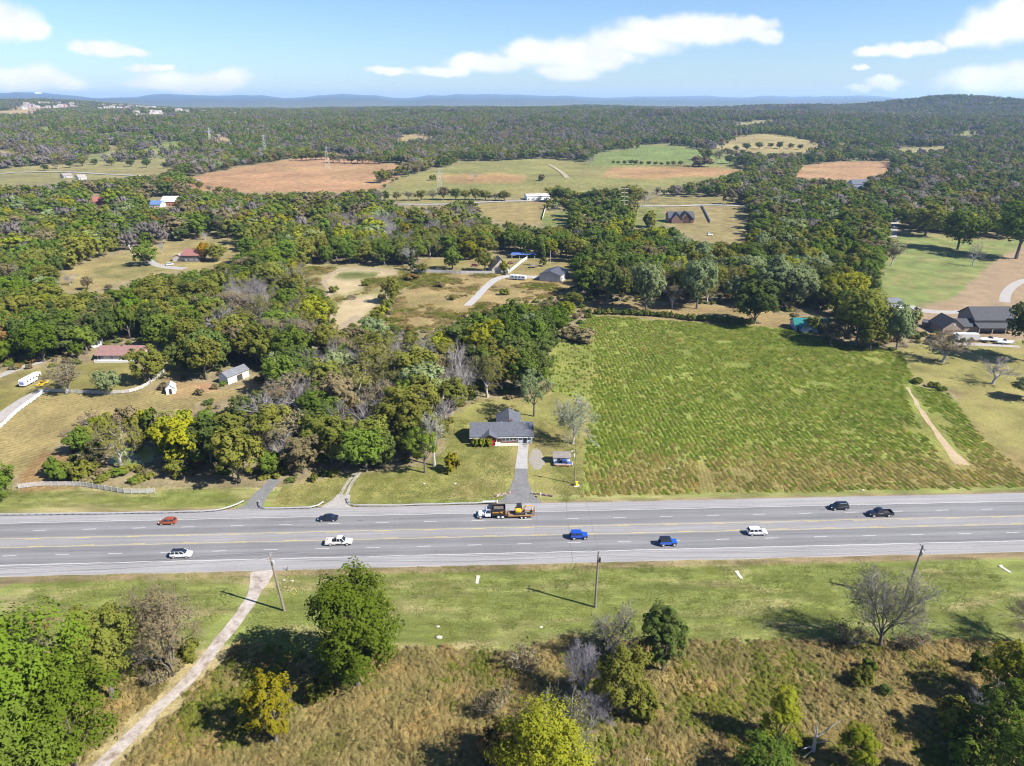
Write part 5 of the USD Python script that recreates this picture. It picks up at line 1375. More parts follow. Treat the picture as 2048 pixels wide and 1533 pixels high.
tower(880, 392, 30, 'steel lattice pylon in front of the middle hay field')
tower(656, 338, 32, 'steel lattice pylon standing in the reddish hay field')
tower(530, 306, 34, 'steel lattice pylon at the wood edge behind the reddish field')
tower(421, 284, 30, 'faint lattice pylon far behind the left woods')
p = at(1246, 441)
z = float(H(*p))
t = thing('wooden_transmission_pole', 'tall brown transmission pole with five short arms right of the white outbuilding', 'pylon', (p[0], p[1], z), 0)
part(t, 'pole', tube([[0, 0, 0], [0, 0, 30]], [.5, .3], 8), POLE)
for k in range(5):
    part(t, 'arm', beam([-3.2, 0, 14 + 3.4 * k], [3.2, 0, 14 + 3.4 * k], .4), paint((0.35, 0.28, 0.22), .8))
p = at(1101, 530)
t = thing('light_pole', 'pale grey pole behind the metal garage', 'utility pole', (p[0], p[1], 0), 0)
part(t, 'pole', tube([[0, 0, 0], [0, 0, 9]], [.2, .15], 8), GALV)
part(t, 'cap', tube([[0, 0, 9.0], [0, 0, 9.3]], [.2, .1], 8), GALV)
p = at(272, 526)
t = thing('leaning_pole', 'white leaning pole beside the tree at the maroon-roofed house', 'utility pole', (p[0], p[1], 0), 0)
part(t, 'pole', tube([[0, 0, 0], [-2.4, 0, 12]], [.22, .16], 8), WHITE)
part(t, 'crossarm', beam([-3.2, 0, 11], [-1.2, 0, 11.3], .15), WHITE)
# pond
w = np.array([at(*q) for q in [(225, 925), (240, 905), (265, 895), (300, 893), (315, 905), (300, 922), (270, 930)]])
from shapely.geometry import Polygon as _Pg
pg = _Pg(w).buffer(2.0).buffer(-1.0).simplify(.2)
m = trimesh.creation.extrude_polygon(pg, .02, engine='earcut')
m.apply_translation([0, 0, .06])
n = {'g': ('geometry', {}), 'n': ('noise_texture', {'scale': .18, 'detail': 6.0}), 'r': ('rgb_ramp', {'ramp': [(.42, (0.11, 0.135, 0.018)), (.56, (0.14, 0.165, 0.025)), (.62, (0.06, 0.055, 0.035))]}), 'p': ('principled_bsdf', {'roughness': .35})}
solo('water', 'small pond covered in bright green algae among the bushes', None, m, mat('algae_water', n, [('g.position', 'n.vector'), ('n.fac', 'r.fac'), ('r.color', 'p.base_color')], surface='p.BSDF'), kind='structure')


# ------------------------------------------------------------------ trees
PAL = {'bright': ((0.095, 0.140, 0.014), (0.172, 0.238, 0.024), (0.280, 0.340, 0.058)),
       'green': ((0.105, 0.149, 0.022), (0.192, 0.251, 0.035), (0.302, 0.345, 0.066)),
       'dark': ((0.086, 0.113, 0.028), (0.149, 0.186, 0.044), (0.236, 0.270, 0.075)),
       'olive': ((0.149, 0.156, 0.029), (0.251, 0.244, 0.047), (0.363, 0.333, 0.091)),
       'yellow': ((0.200, 0.185, 0.012), (0.400, 0.365, 0.020), (0.540, 0.490, 0.060)),
       'yellowgreen': ((0.198, 0.213, 0.018), (0.322, 0.329, 0.035), (0.442, 0.430, 0.085)),
       'gold': ((0.288, 0.180, 0.007), (0.462, 0.294, 0.014), (0.550, 0.380, 0.030)),
       'rust': ((0.174, 0.116, 0.038), (0.283, 0.195, 0.065), (0.367, 0.259, 0.097)),
       'pale': ((0.182, 0.219, 0.097), (0.277, 0.312, 0.159), (0.399, 0.417, 0.254)),
       'grey': ((0.176, 0.156, 0.144), (0.260, 0.233, 0.218), (0.369, 0.339, 0.327)),
       'brown': ((0.176, 0.146, 0.077), (0.273, 0.227, 0.120), (0.369, 0.309, 0.178))}
LEAF = {}


def leaf_mat(pal):
    if pal not in LEAF:
        a, b, c = PAL[pal]
        n = {'g': ('geometry', {}), 'o': ('object_info', {}), 'r': ('rgb_ramp', {'ramp': [(0.0, a), (0.4, b), (0.8, c), (1.0, tuple(min(1.25 * q + .02, .7) for q in c))]}),
             'vv': ('map_range', {'range_type': 'linear', 'from_min': 0, 'from_max': 1, 'to_min': 0.82, 'to_max': 1.24, 'clamp': True}),
             'hh': ('math', {'math_type': 'multiply_add', 'value2': 7.13, 'value3': 0.0}), 'fr': ('math', {'math_type': 'fraction'}),
             'hm': ('map_range', {'range_type': 'linear', 'from_min': 0, 'from_max': 1, 'to_min': 0.490, 'to_max': 0.514, 'clamp': True}),
             'hs': ('hsv', {'saturation': 1.0, 'fac': 1.0}),
             'd': ('diffuse_bsdf', {'roughness': 0.5}), 't': ('translucent_bsdf', {}), 'm': ('mix_closure', {'fac': 0.32})}
        l = [('g.random_per_island', 'r.fac'), ('o.random', 'vv.value'), ('o.random', 'hh.value1'), ('hh.value', 'fr.value1'), ('fr.value', 'hm.value'), ('vv.result', 'hs.value'), ('hm.result', 'hs.hue'),
             ('r.color', 'hs.color'), ('hs.color', 'd.color'), ('hs.color', 't.color'), ('d.BSDF', 'm.closure1'), ('t.BSDF', 'm.closure2')]
        LEAF[pal] = mat('leaves_' + pal, n, l, surface='m.closure')
    return LEAF[pal]


def leaf_mesh(stage_path, P, N, size, rng, material, aspect=1.0, up=0.0, jit=0.58):
    """One triangle per leaf clump, turned loosely to N; normals follow the clump it sits on."""
    k = len(P)
    J = rng.standard_normal((k, 3))
    J /= np.linalg.norm(J, axis=1, keepdims=True)
    pn = N + J * jit
    pn /= np.linalg.norm(pn, axis=1, keepdims=True)
    a = np.cross(pn, rng.standard_normal((k, 3)) + [0, 0, up])
    if up:
        a = rng.standard_normal((k, 3)) * .5 + N * .6 + [0, 0, up]
    a /= np.linalg.norm(a, axis=1, keepdims=True)
    b = np.cross(pn, a)
    b /= np.linalg.norm(b, axis=1, keepdims=True) + 1e-9
    s = size * rng.uniform(.6, 1.4, (k, 1))
    v = np.stack([P + a * s * .62 * aspect, P - a * s * .45 * aspect + b * s * .52, P - a * s * .45 * aspect - b * s * .52], 1)
    n = pn * .45 + N * .8
    n /= np.linalg.norm(n, axis=1, keepdims=True)
    g = np.cross(v[:, 1] - v[:, 0], v[:, 2] - v[:, 0])
    flip = (g * n).sum(1) < 0
    v[flip] = v[flip][:, [0, 2, 1]]
    m = UsdGeom.Mesh.Define(stage, stage_path)
    m.CreatePointsAttr(Vt.Vec3fArray.FromNumpy(v.reshape(-1, 3).astype(np.float32)))
    m.CreateFaceVertexCountsAttr(Vt.IntArray.FromNumpy(np.full(k, 3, np.int32)))
    m.CreateFaceVertexIndicesAttr(Vt.IntArray.FromNumpy(np.arange(3 * k, dtype=np.int32)))
    m.CreateSubdivisionSchemeAttr('none')
    m.CreateNormalsAttr(Vt.Vec3fArray.FromNumpy(np.repeat(n, 3, 0).astype(np.float32)))
    m.SetNormalsInterpolation('vertex')
    UsdShade.MaterialBindingAPI.Apply(m.GetPrim()).Bind(material)
    return m


def crown_points(rng, h, r, hb, nl, nleaf, shape='round', nclump=12, fill=.8):
    cz, rz = (h + hb) / 2, (h - hb) / 2
    i = np.arange(nl) + rng.uniform(0, 1)
    ph = i * 2.39996 + rng.uniform(-.4, .4, nl)
    zz = np.clip(1 - 2 * (i + .3) / (nl + .3) + rng.uniform(-.12, .12, nl), -.95, .98)
    rr = np.sqrt(1 - zz ** 2)
    if shape == 'cone':
        rr = (1 - (zz + 1) / 2) * 1.0 + .05
    if shape == 'spread':
        rr = np.sqrt(np.clip(1 - zz ** 2, .2, 1)) * 1.08
    k = rng.uniform(.5, .74, nl)
    L = np.stack([np.cos(ph) * rr * r * k, np.sin(ph) * rr * r * k, cz + zz * rz * (.62 if shape != 'cone' else .88)], 1)
    lr = r * rng.uniform(.30, .50, nl) * (1.0 if shape != 'cone' else .75)
    # an offset core so the middle is not hollow
    L = np.vstack([L, [[0, 0, cz + rz * .25]]])
    lr = np.append(lr, r * .5)
    C, cr, Lc = [], [], []
    for l, q in zip(L, lr):
        d = rng.standard_normal((nclump, 3))
        d[:, 2] = d[:, 2] * .8 + .25
        d /= np.linalg.norm(d, axis=1, keepdims=True)
        C.append(l + d * q * rng.uniform(.55, 1.0, (nclump, 1)))
        cr.append(q * rng.uniform(.26, .48, nclump))
        Lc.append(np.repeat(l[None], nclump, 0))
    C, cr, Lc = np.vstack(C), np.concatenate(cr), np.vstack(Lc)
    w = cr ** 2
    j = rng.choice(len(C), nleaf, p=w / w.sum())
    d = rng.standard_normal((nleaf, 3))
    d[:, 2] += .35
    d /= np.linalg.norm(d, axis=1, keepdims=True)
    P = C[j] + d * (cr[j] * rng.uniform(.3, 1.0, nleaf) ** .5)[:, None]
    N = d * .55 + (C[j] - Lc[j]) / (np.linalg.norm(C[j] - Lc[j], axis=1, keepdims=True) + 1e-6) * .5 + (P - [0, 0, cz - rz * .3]) / r * .35 + [0, 0, .12]
    N /= np.linalg.norm(N, axis=1, keepdims=True)
    ok = P[:, 2] > hb * .8
    return P[ok], N[ok], L, lr


def limbs(rng, h, r, hb, L, tr):
    lean = rng.uniform(-.03, .03, 2) * h
    ms = [tube([[0, 0, -.3], [lean[0] * .3, lean[1] * .3, hb * .7], [lean[0], lean[1], hb + (h - hb) * .45]], [tr * 1.25, tr * .9, tr * .45], 7)]
    for l in L[: min(len(L), 9)]:
        z = rng.uniform(hb * .6, hb + (h - hb) * .25)
        s = np.array([lean[0] * .5, lean[1] * .5, z])
        ms.append(tube([s, s * .4 + l * .6 + [0, 0, -.06 * h], l], [tr * .42, tr * .28, tr * .1], 5, cap=False))
    return join(ms)


def branching(rng, h, r, levels=5, tr=.22, up=.35, twig=.022, n0=6, trunk=.32, kids=(5, 4, 4, 3)):
    ms = []
    top = np.array([rng.uniform(-.05, .05) * h, rng.uniform(-.05, .05) * h, h * trunk])
    ms.append((tube([[0, 0, -.3], top * .5 + rng.uniform(-.1, .1, 3) * [1, 1, 0], top], [tr * 1.3, tr, tr * .8], 7), 0))

    def grow(p, d, ln, rad, lev):
        mid = p + d * ln * .5 + rng.standard_normal(3) * ln * .05
        e = p + d * ln + rng.standard_normal(3) * ln * .08
        ms.append((tube([p, mid, e], [rad, rad * .75, max(rad * .5, twig * .6)], 4 if lev < 2 else 3, cap=False), lev))
        if lev >= levels - 1:
            return
        for k in range(kids[min(lev, len(kids) - 1)]):
            f = rng.uniform(.35, 1.0)
            s = p + (mid - p) * f * 2 if f < .5 else mid + (e - mid) * (f - .5) * 2
            nd = d + rng.standard_normal(3) * .55 + [0, 0, up * .35]
            nd /= np.linalg.norm(nd)
            grow(s, nd, ln * rng.uniform(.5, .72), max(rad * .48, twig), lev + 1)
    for k in range(n0):
        a = 2 * math.pi * (k + rng.uniform(-.3, .3)) / n0
        out = rng.uniform(.45, 1.0) * r / h * 1.9
        d = np.array([math.cos(a) * out, math.sin(a) * out, 1.0])
        d /= np.linalg.norm(d)
        grow(top * rng.uniform(.6, 1.0), d, h * (1 - trunk) * rng.uniform(.42, .58), tr * .55, 0)
    v, f = join([m for m, _ in ms])
    # fit to the wanted outline
    q = np.percentile(np.hypot(v[:, 0], v[:, 1]), 97)
    sc = np.array([r / q, r / q, h / v[:, 2].max()])
    out = []
    for thick in (True, False):
        a = [m for m, l in ms if (l <= 1) == thick]
        w, g = join(a)
        out.append((w * (1 + (sc - 1) * np.clip(w[:, 2:] / (h * .2), 0, 1)), g))
    return out


def make_leafy(path, seed, pal, h, r, hb=None, nl=11, nleaf=2600, size=.62, shape='round', sparse=False, bark=None):
    rng = np.random.default_rng(seed)
    hb = h * .2 if hb is None else hb
    P, N, L, lr = crown_points(rng, h, r, hb, nl, nleaf, shape, 12 if not sparse else 5)
    part(path, 'trunk', limbs(rng, h, r, hb, L, .018 * h + .05), bark or BARK)
    leaf_mesh(unique(path, 'crown'), P, N, size, rng, leaf_mat(pal))


def make_bare(path, seed, h, r, bark=None, leaves=0, pal='brown', twig=.024, kids=(5, 4, 4, 3), levels=5, trunk=.3, lsize=.3, tr=None, limb=None):
    rng = np.random.default_rng(seed)
    (v0, f0), (v, f) = branching(rng, h, r, levels, tr or (.018 * h + .05), twig=twig, kids=kids, trunk=trunk)
    part(path, 'trunk', (v0, f0), limb or PALE_BARK)
    part(path, 'twigs', (v, f), bark or TWIG)
    if leaves:
        e = v[rng.integers(0, len(v), leaves)] + rng.standard_normal((leaves, 3)) * .18
        e = e[e[:, 2] > h * .18]
        N = e - [0, 0, h * .45]
        N /= np.linalg.norm(N, axis=1, keepdims=True)
        leaf_mesh(unique(path, 'crown'), e, N, lsize, rng, leaf_mat(pal))


def make_shrub(path, seed, pal, h=3.0, r=2.0, nleaf=900, size=.42):
    rng = np.random.default_rng(seed)
    P, N, L, lr = crown_points(rng, h, r, .1, 7, nleaf, 'round', 9)
    part(path, 'stem', limbs(rng, h, r, .3, L, .07), BARK)
    leaf_mesh(unique(path, 'foliage'), P, N, size, rng, leaf_mat(pal))


STD_H, STD_R = 13.0, 5.2
NEAR = {}
for pal in ('bright', 'green', 'dark', 'olive', 'yellow', 'yellowgreen', 'gold', 'rust', 'pale', 'brown'):
    NEAR[pal] = [proto(f'{pal}_tree_{i}', lambda p, i=i, pal=pal: make_leafy(p, 100 + 17 * i + hash_pal(pal), pal, STD_H, STD_R, STD_H * (.12, .2, .26, .16, .1)[i], (9, 15, 20, 7, 12)[i], 3800, .52, ('round', 'spread', 'round', 'spread', 'round')[i])) for i in range(5 if pal in ('green', 'dark', 'olive') else 2)] if (hash_pal := (lambda s: sum(map(ord, s)))) else None
NEAR['bare'] = [proto(f'bare_tree_{i}', lambda p, i=i: make_bare(p, 300 + i, STD_H, STD_R, (PALE_TWIG, TWIG, TWIG)[i], 0, kids=(5, 4, 3, 2), twig=.022)) for i in range(3)]
NEAR['halfbare'] = [proto(f'thin_tree_{i}', lambda p, i=i: make_bare(p, 330 + i, STD_H, STD_R, (TWIG, BROWN_TWIG)[i], 1500, ('brown', 'olive')[i], lsize=.36, kids=(5, 4, 3, 2))) for i in range(2)]
NEAR['cedar'] = [proto('cedar_tree_0', lambda p: make_leafy(p, 360, 'dark', 11, 2.6, .8, 18, 2200, .5, 'cone'))]
SHRUB = {pal: proto(f'{pal}_shrub', lambda p, pal=pal: make_shrub(p, 400 + len(pal), pal)) for pal in ('green', 'dark', 'olive', 'brown', 'yellowgreen', 'rust', 'yellow')}
SHRUB['twiggy'] = proto('twiggy_shrub', lambda p: make_bare(p, 420, 3.0, 2.2, BROWN_TWIG, 300, 'brown', twig=.014, levels=4, trunk=.06, lsize=.25))

WORD = {'bright': 'bright green leafy', 'green': 'mid-green leafy', 'dark': 'dark green leafy', 'olive': 'olive green leafy', 'yellow': 'yellow-leaved', 'yellowgreen': 'yellow-green leafy', 'gold': 'golden-leaved',
        'rust': 'rust-brown leafy', 'pale': 'pale silvery green', 'bare': 'bare grey', 'halfbare': 'nearly bare brownish', 'cedar': 'dark conical', 'brown': 'brownish leafy'}

HERO_PTS = []


def measure(bx, by, topy, wpx):
    p = at(bx, by)
    v = px_dir(bx, topy)
    h = CAMZ + v[2] * p[1] / v[1] - float(H(*p))
    dep = project(p[0], p[1], float(H(*p)) + h / 2)[2]
    return p, h, wpx / 2 * dep / F


def hero(style, bx, by, topy, wpx, label, name=None, seed=0, nleaf=9000, size=.42, hb=.18, shape='round', nl=14, own=True, bark=None, leaves=0, pal='brown', **kw):
    p, h, r = measure(bx, by, topy, wpx)
    HERO_PTS.append((p[0], p[1], r))
    z = float(H(*p))
    if not own:
        path = NEAR[style][seed % len(NEAR[style])]
        sh, sr = (11, 2.6) if style == 'cedar' else (STD_H, STD_R)
        copy(path, name or ('bare_tree' if 'bare' in style else 'leafy_tree'), label, 'tree', (p[0], p[1], z - .1), seed * 1.7, (r / sr, r / sr, h / sh))
        return
    t = thing(name or ('bare_tree' if style == 'bare' else 'leafy_tree'), label, 'tree', (p[0], p[1], z - .05), 0)
    if style == 'bare':
        make_bare(t, 900 + seed, h, r, bark, leaves, pal, **kw)
    else:
        make_leafy(t, 900 + seed, style, h, r, h * hb, nl, nleaf, size, shape, bark=bark, **kw)


def bush(pal, bx, by, topy, wpx, label, name='shrub', group=None, rot=0.0):
    p, h, r = measure(bx, by, topy, wpx)
    HERO_PTS.append((p[0], p[1], r * .8))
    copy(SHRUB[pal], name, label, 'shrub', (p[0], p[1], float(H(*p)) - .05), rot + bx, (r / 2.0, r / 2.0, max(h, .6) / 3.0), group)


# foreground trees
hero('bright', 716, 1378, 1128, 200, 'big round bright green tree standing alone below the highway', seed=1, nleaf=20000, size=.40, hb=.03, nl=26)
hero('bright', 55, 1580, 1222, 320, 'huge bright green tree crown filling the lower left corner', seed=2, nleaf=16000, size=.46, nl=24)
hero('bright', 165, 1580, 1300, 230, 'bright green tree right of the huge corner tree beside the concrete path', seed=3, nleaf=12000, size=.42, nl=18)
hero('green', 40, 1760, 1420, 300, 'green tree crown cut off by the bottom left corner', seed=4, nleaf=12000, size=.45, nl=20)
hero('olive', 225, 1400, 1196, 150, 'olive tree behind the huge bright green corner tree', seed=5, nleaf=9000, size=.40, nl=14)
hero('bare', 345, 1352, 1150, 160, 'tall brown half-bare thicket tree left of the concrete path', seed=6, limb=BARK, bark=BROWN_TWIG, leaves=3500, pal='brown', kids=(6, 5, 5, 4), trunk=.1, lsize=.3, twig=.018)
hero('bare', 285, 1330, 1170, 110, 'brown twiggy tree between the olive tree and the brown thicket', seed=7, limb=BARK, bark=BROWN_TWIG, leaves=2200, pal='olive', kids=(6, 5, 4, 4), trunk=.12, lsize=.3, twig=.018)
hero('bare', 90, 1300, 1212, 90, 'low reddish bare bush above the huge corner tree', seed=8, limb=BARK, bark=BROWN_TWIG, leaves=900, pal='rust', trunk=.08, lsize=.25, twig=.016)
hero('yellow', 552, 1488, 1340, 118, 'yellow-leaved small tree in the weeds right of the concrete path', seed=9, nleaf=4200, size=.34, hb=.12, nl=16, sparse=True)
hero('yellowgreen', 1085, 1600, 1418, 225, 'yellow-green round bush tree at the bottom centre', seed=10, nleaf=11000, size=.34, hb=.1, nl=16)
hero('bare', 1115, 1500, 1390, 190, 'grey twiggy bush with yellow leaves behind the yellow-green bush tree', seed=11, bark=TWIG, leaves=2600, pal='yellowgreen', kids=(6, 5, 4, 4), trunk=.08, lsize=.26, twig=.016)
hero('bare', 1162, 1405, 1285, 84, 'violet-grey bare tree with dense fine twigs left of the olive bush tree', seed=12, bark=plain('violet_grey_bark', (.17, .16, .18), .9, 0, .2), kids=(7, 6, 5, 4), trunk=.3, twig=.016)
hero('bare', 1187, 1455, 1370, 84, 'low tangled dead bush under the violet-grey bare tree', seed=13, bark=plain('dead_grey_bark', (.16, .15, .165), .9, 0, .2), kids=(6, 5, 5, 4), trunk=.12, twig=.016)
hero('olive', 1245, 1432, 1290, 130, 'olive bush tree right of the violet-grey bare tree', seed=14, nleaf=8000, size=.34, hb=.1)
hero('dark', 1322, 1346, 1196, 98, 'dark green tree standing right of the grey bare tree in the verge', seed=15, nleaf=9000, size=.36, hb=.02)
hero('bare', 1226, 1318, 1205, 112, 'pale grey bare tree in the verge left of the dark green tree', seed=16, bark=TWIG, leaves=500, pal='olive', kids=(6, 5, 5, 4), trunk=.2, twig=.017)
hero('bare', 1762, 1296, 1128, 158, 'big bare tree with vine-covered trunk before the right utility pole', seed=17, bark=TWIG, limb=BARK, leaves=1300, pal='olive', kids=(7, 5, 5, 3), trunk=.16, twig=.03, tr=.42)
hero('bare', 2070, 1292, 1160, 150, 'bare tree cut off by the right edge above the shrubs', seed=18, bark=BROWN_TWIG, kids=(6, 5, 5, 4), trunk=.3, twig=.02)
hero('yellowgreen', 2015, 1420, 1275, 130, 'yellowish shrubby tree at the right edge below the bare tree', seed=19, nleaf=8000, size=.36, hb=.06)
hero('green', 1990, 1512, 1372, 140, 'green shrubby tree at the right edge below the yellowish one', seed=20, nleaf=8500, size=.34, hb=.05)
hero('green', 2020, 1640, 1455, 170, 'green shrubby tree in the bottom right corner', seed=21, nleaf=9000, size=.36, hb=.05)
hero('bare', 1960, 1440, 1340, 80, 'small pale dead bush among the shrubs at the right edge', seed=22, bark=PALE_BARK, kids=(5, 4, 4, 3), trunk=.1, twig=.016)
hero('yellowgreen', 1553, 1492, 1378, 108, 'light green feathery bush left of the broken snag', seed=23, nleaf=6000, size=.26, hb=.05, shape='cone')
hero('yellowgreen', 1712, 1540, 1445, 84, 'light green bush right of the broken snag', seed=24, nleaf=6000, size=.26, hb=.05)
hero('green', 1520, 1570, 1475, 130, 'green leafy bush at the bottom edge left of the snag', seed=25, nleaf=6000, size=.3, hb=.05)
bush('dark', 1768, 1390, 1370, 26, 'small dark green bush in the brown weeds right of centre')
bush('green', 1735, 1345, 1318, 30, 'small green bush below the vine-covered bare tree')
bush('green', 1955, 1345, 1305, 40, 'bright green bush under the right-edge yellowish tree')
for k, (x, y, w, pl, lab) in enumerate([(1050, 1345, 70, 'twiggy', 'brown twiggy bush above the grey-yellow bush'), (985, 1430, 80, 'twiggy', 'dark brown bush left of the grey-yellow bush'), (640, 1400, 60, 'olive', 'olive weeds bush under the round green tree'), (505, 1440, 70, 'olive', 'olive bush left of the yellow small tree'),
                                        (1290, 1440, 60, 'olive', 'low olive bush right of the olive bush tree'), (1000, 1530, 90, 'rust', 'rust brown bush left of the bottom yellow-green bush'), (1720, 1370, 50, 'olive', 'low olive bush in weeds below the bare tree'), (312, 1372, 56, 'twiggy', 'brown twigs at the foot of the thicket by the concrete path'), (375, 1318, 56, 'olive', 'olive bush at the right foot of the brown thicket'), (340, 1345, 60, 'brown', 'brown bush under the tall brown thicket'),
                                        (1820, 1300, 60, 'twiggy', 'dead branches piled right of the vine-covered tree'), (1700, 1290, 70, 'twiggy', 'dead branches piled left of the vine-covered tree'), (1900, 1460, 80, 'olive', 'olive bush left of the right-edge shrubs'), (1925, 1530, 90, 'green', 'green bush left of the bottom right tree')]):
    bush(pl, x, y, y - w * .7, w, lab)
# the broken snag
p = at(1625, 1510)
t = thing('dead_snag', 'broken dead snag with one long pale limb pointing up right', 'dead tree', (p[0], p[1], 0), 0)
part(t, 'trunk', tube([[0, 0, -.2], [.1, .3, 2.2], [.2, .6, 4.4]], [.36, .28, .2], 8), PALE_BARK)
for a, b, r in (([.15, .4, 3.2], [4.0, 1.0, 6.6], .13), ([.15, .45, 3.5], [-.6, .3, 6.0], .1), ([.2, .6, 4.3], [.2, .8, 6.3], .1), ([.1, .3, 2.4], [2.6, -.2, 3.2], .11), ([.1, .2, 1.6], [-2.4, -.8, 2.2], .1), ([.05, .1, 1.0], [-2.3, -1.2, .4], .1)):
    part(t, 'limb', tube([a, (np.array(a) + b) / 2 + [0, 0, .15], b], [r, r * .8, r * .4], 6), PALE_BARK)
# trees beyond the highway that stand out by themselves
hero('green', -12, 1006, 918, 104, 'dark green round tree cut off by the left edge above the highway', seed=30, nleaf=6000, size=.45, hb=.05)
hero('pale', 1068, 833, 742, 86, 'pale green tree with dark trunk right behind the brick house', seed=31, nleaf=2600, size=.42, hb=.34, nl=12, sparse=True)
hero('bare', 1145, 888, 785, 86, 'pale half-bare tree on the lawn above the white shed', seed=32, bark=PALE_BARK, leaves=2600, pal='pale', kids=(6, 5, 4, 3), trunk=.22, lsize=.34)
hero('green', 850, 946, 860, 80, 'sparse green tree at the left edge of the front lawn', seed=33, nleaf=2600, size=.42, hb=.38, nl=10, sparse=True)
hero('bare', 869, 932, 830, 70, 'thin bare tree just behind the sparse green lawn tree', seed=34, bark=PALE_BARK, leaves=700, pal='olive', trunk=.4)
bush('yellow', 903, 944, 908, 34, 'yellowish-orange bush on the front lawn', 'shrub')
for k in range(3):
    bush('yellowgreen', 951 + 13 * k, 893, 877, 17, f'clipped yellow-green hedge bush before the brick wall, {("left", "middle", "right")[k]} of three', 'hedge_bush')
bush('dark', 968, 0, 0, 0, '') if False else None
hero('halfbare', 1885, 725, 662, 92, 'spreading bare tree in front of the dark-roofed new house', own=False, seed=0, name='bare_tree')
hero('bare', 1985, 768, 712, 92, 'low purple-grey bare tree at the right edge of the lawn', own=False, seed=1, name='bare_tree')
hero('pale', 2050, 800, 752, 60, 'pale tree cut off by the right edge beside the lawn', own=False)
hero('dark', 2052, 722, 590, 100, 'large dark tree cut off by the right edge covering the new house', own=False, seed=1)
hero('halfbare', 1782, 532, 476, 42, 'thin brown tree at the left end of the right lawn', own=False, seed=0, name='bare_tree')
hero('green', 1915, 500, 420, 86, 'round green tree with visible trunk casting a shadow on the right lawn', own=False, seed=1)
hero('bare', 1945, 532, 482, 42, 'small bare tree in front of the round green lawn tree', own=False, seed=2, name='bare_tree')
hero('green', 2032, 518, 405, 110, 'tall green tree at the right edge above the bare soil', own=False, seed=2)
hero('olive', 1850, 472, 402, 80, 'olive tree behind the drive of the right lawn', own=False, seed=1)
hero('olive', 300, 768, 690, 78, 'round olive tree before the ranch house right end', own=False, seed=0)
hero('halfbare', 132, 788, 722, 84, 'brown fine-twigged tree right of the yellow pickup', own=False, seed=0, name='bare_tree')
hero('pale', 216, 790, 738, 52, 'small pale green tree in the middle of the ranch front yard', own=False, seed=1)
hero('dark', 352, 742, 688, 50, 'dark bushy tree right of the ranch house', own=False, seed=0)
hero('green', 294, 532, 484, 56, 'dense green tree left of the maroon-roofed house', own=False, seed=0)
hero('gold', 411, 520, 484, 34, 'golden orange tree at the right end of the maroon-roofed house', own=False, seed=0)
hero('olive', 434, 523, 486, 46, 'olive tree right of the golden orange tree', own=False, seed=1)
hero('bare', 324, 508, 480, 22, 'pale dead tree behind the maroon-roofed house', own=False, seed=0, name='bare_tree')
hero('bare', 140, 570, 545, 40, 'low grey bare bush in the upper left meadow', own=False, seed=1, name='bare_tree')
hero('brown', 176, 580, 552, 22, 'small brownish tree in the upper left meadow', own=False, seed=1)
hero('green', 905, 540, 492, 46, 'bright leafy tree left of the steep-roofed cottage', own=False, seed=0)
hero('yellow', 940, 520, 478, 44, 'yellow tree behind the left of the steep-roofed cottage', own=False, seed=0)
hero('olive', 970, 543, 503, 40, 'olive-orange tree right in front of the steep-roofed cottage', own=False, seed=2)
hero('yellowgreen', 1008, 548, 520, 18, 'small yellow-green tree at the cottage gate', own=False, seed=0)
hero('cedar', 1086, 533, 495, 20, 'narrow bright conical evergreen behind the play frame', own=False, name='cedar_tree')
hero('olive', 785, 607, 552, 42, 'olive tree at the head of the hedge beside the dirt track', own=False, seed=1)
for k, (x, y, w, pl) in enumerate([(775, 618, 32, 'olive'), (765, 632, 32, 'yellowgreen'), (755, 645, 30, 'olive'), (748, 657, 28, 'brown')]):
    bush(pl, x, y, y - 20, w, f'{("olive", "yellow-green", "darker olive", "brown")[k]} hedge bush in the row sloping beside the dirt track')
bush('rust', 822, 560, 548, 34, 'low rust-red thicket at the corner of the rough field')
bush('brown', 1160, 682, 655, 70, 'broad low brown thicket at the top left corner of the crop field')
for k, (px, py, tp, w, st, lab) in enumerate([(1215, 612, 520, 66, 'dark', 'dark tree at the left end of the belt above the crop field'), (1292, 622, 518, 70, 'pale', 'tall pale sparse tree in the belt above the crop field'), (1345, 618, 560, 46, 'halfbare', 'thin brown tree beside the tall pale tree of the belt'), (1393, 618, 512, 70, 'pale', 'silvery tree right of the tall pale sparse tree'),
                                              (1508, 648, 553, 108, 'dark', 'broad dark green tree overhanging the top of the crop field'), (1580, 618, 528, 92, 'pale', 'silver-green tree behind the teal-roofed house'), (1540, 612, 512, 84, 'pale', 'pale green-white tree left of the silver-green tree'), (1712, 690, 578, 104, 'olive', 'broad olive tree right of the teal-roofed house'),
                                              (1792, 700, 606, 72, 'pale', 'pale leaning tree at the field corner by the grey garage'), (1660, 690, 636, 56, 'brown', 'low brown bush tree before the teal-roofed house'), (1625, 664, 632, 40, 'olive', 'small olive bush tree covering the teal-roofed house front'), (1740, 700, 640, 60, 'olive', 'smaller olive tree left of the pale leaning tree')]):
    hero(st, px, py, tp, w, lab, own=False, seed=k, name='bare_tree' if 'bare' in st else None)
for k, (px, py, tp, w, lab) in enumerate([(950, 362, 342, 16, 'lone brown bare tree in the middle hay field'), (1290, 412, 385, 30, 'spreading bare tree by the pale road left of the dark-roofed brick house'), (1180, 330, 312, 24, 'grey bare tree at the foot of the green knoll')]):
    hero('bare', px, py, tp, w, lab, own=False, seed=k, name='bare_tree')
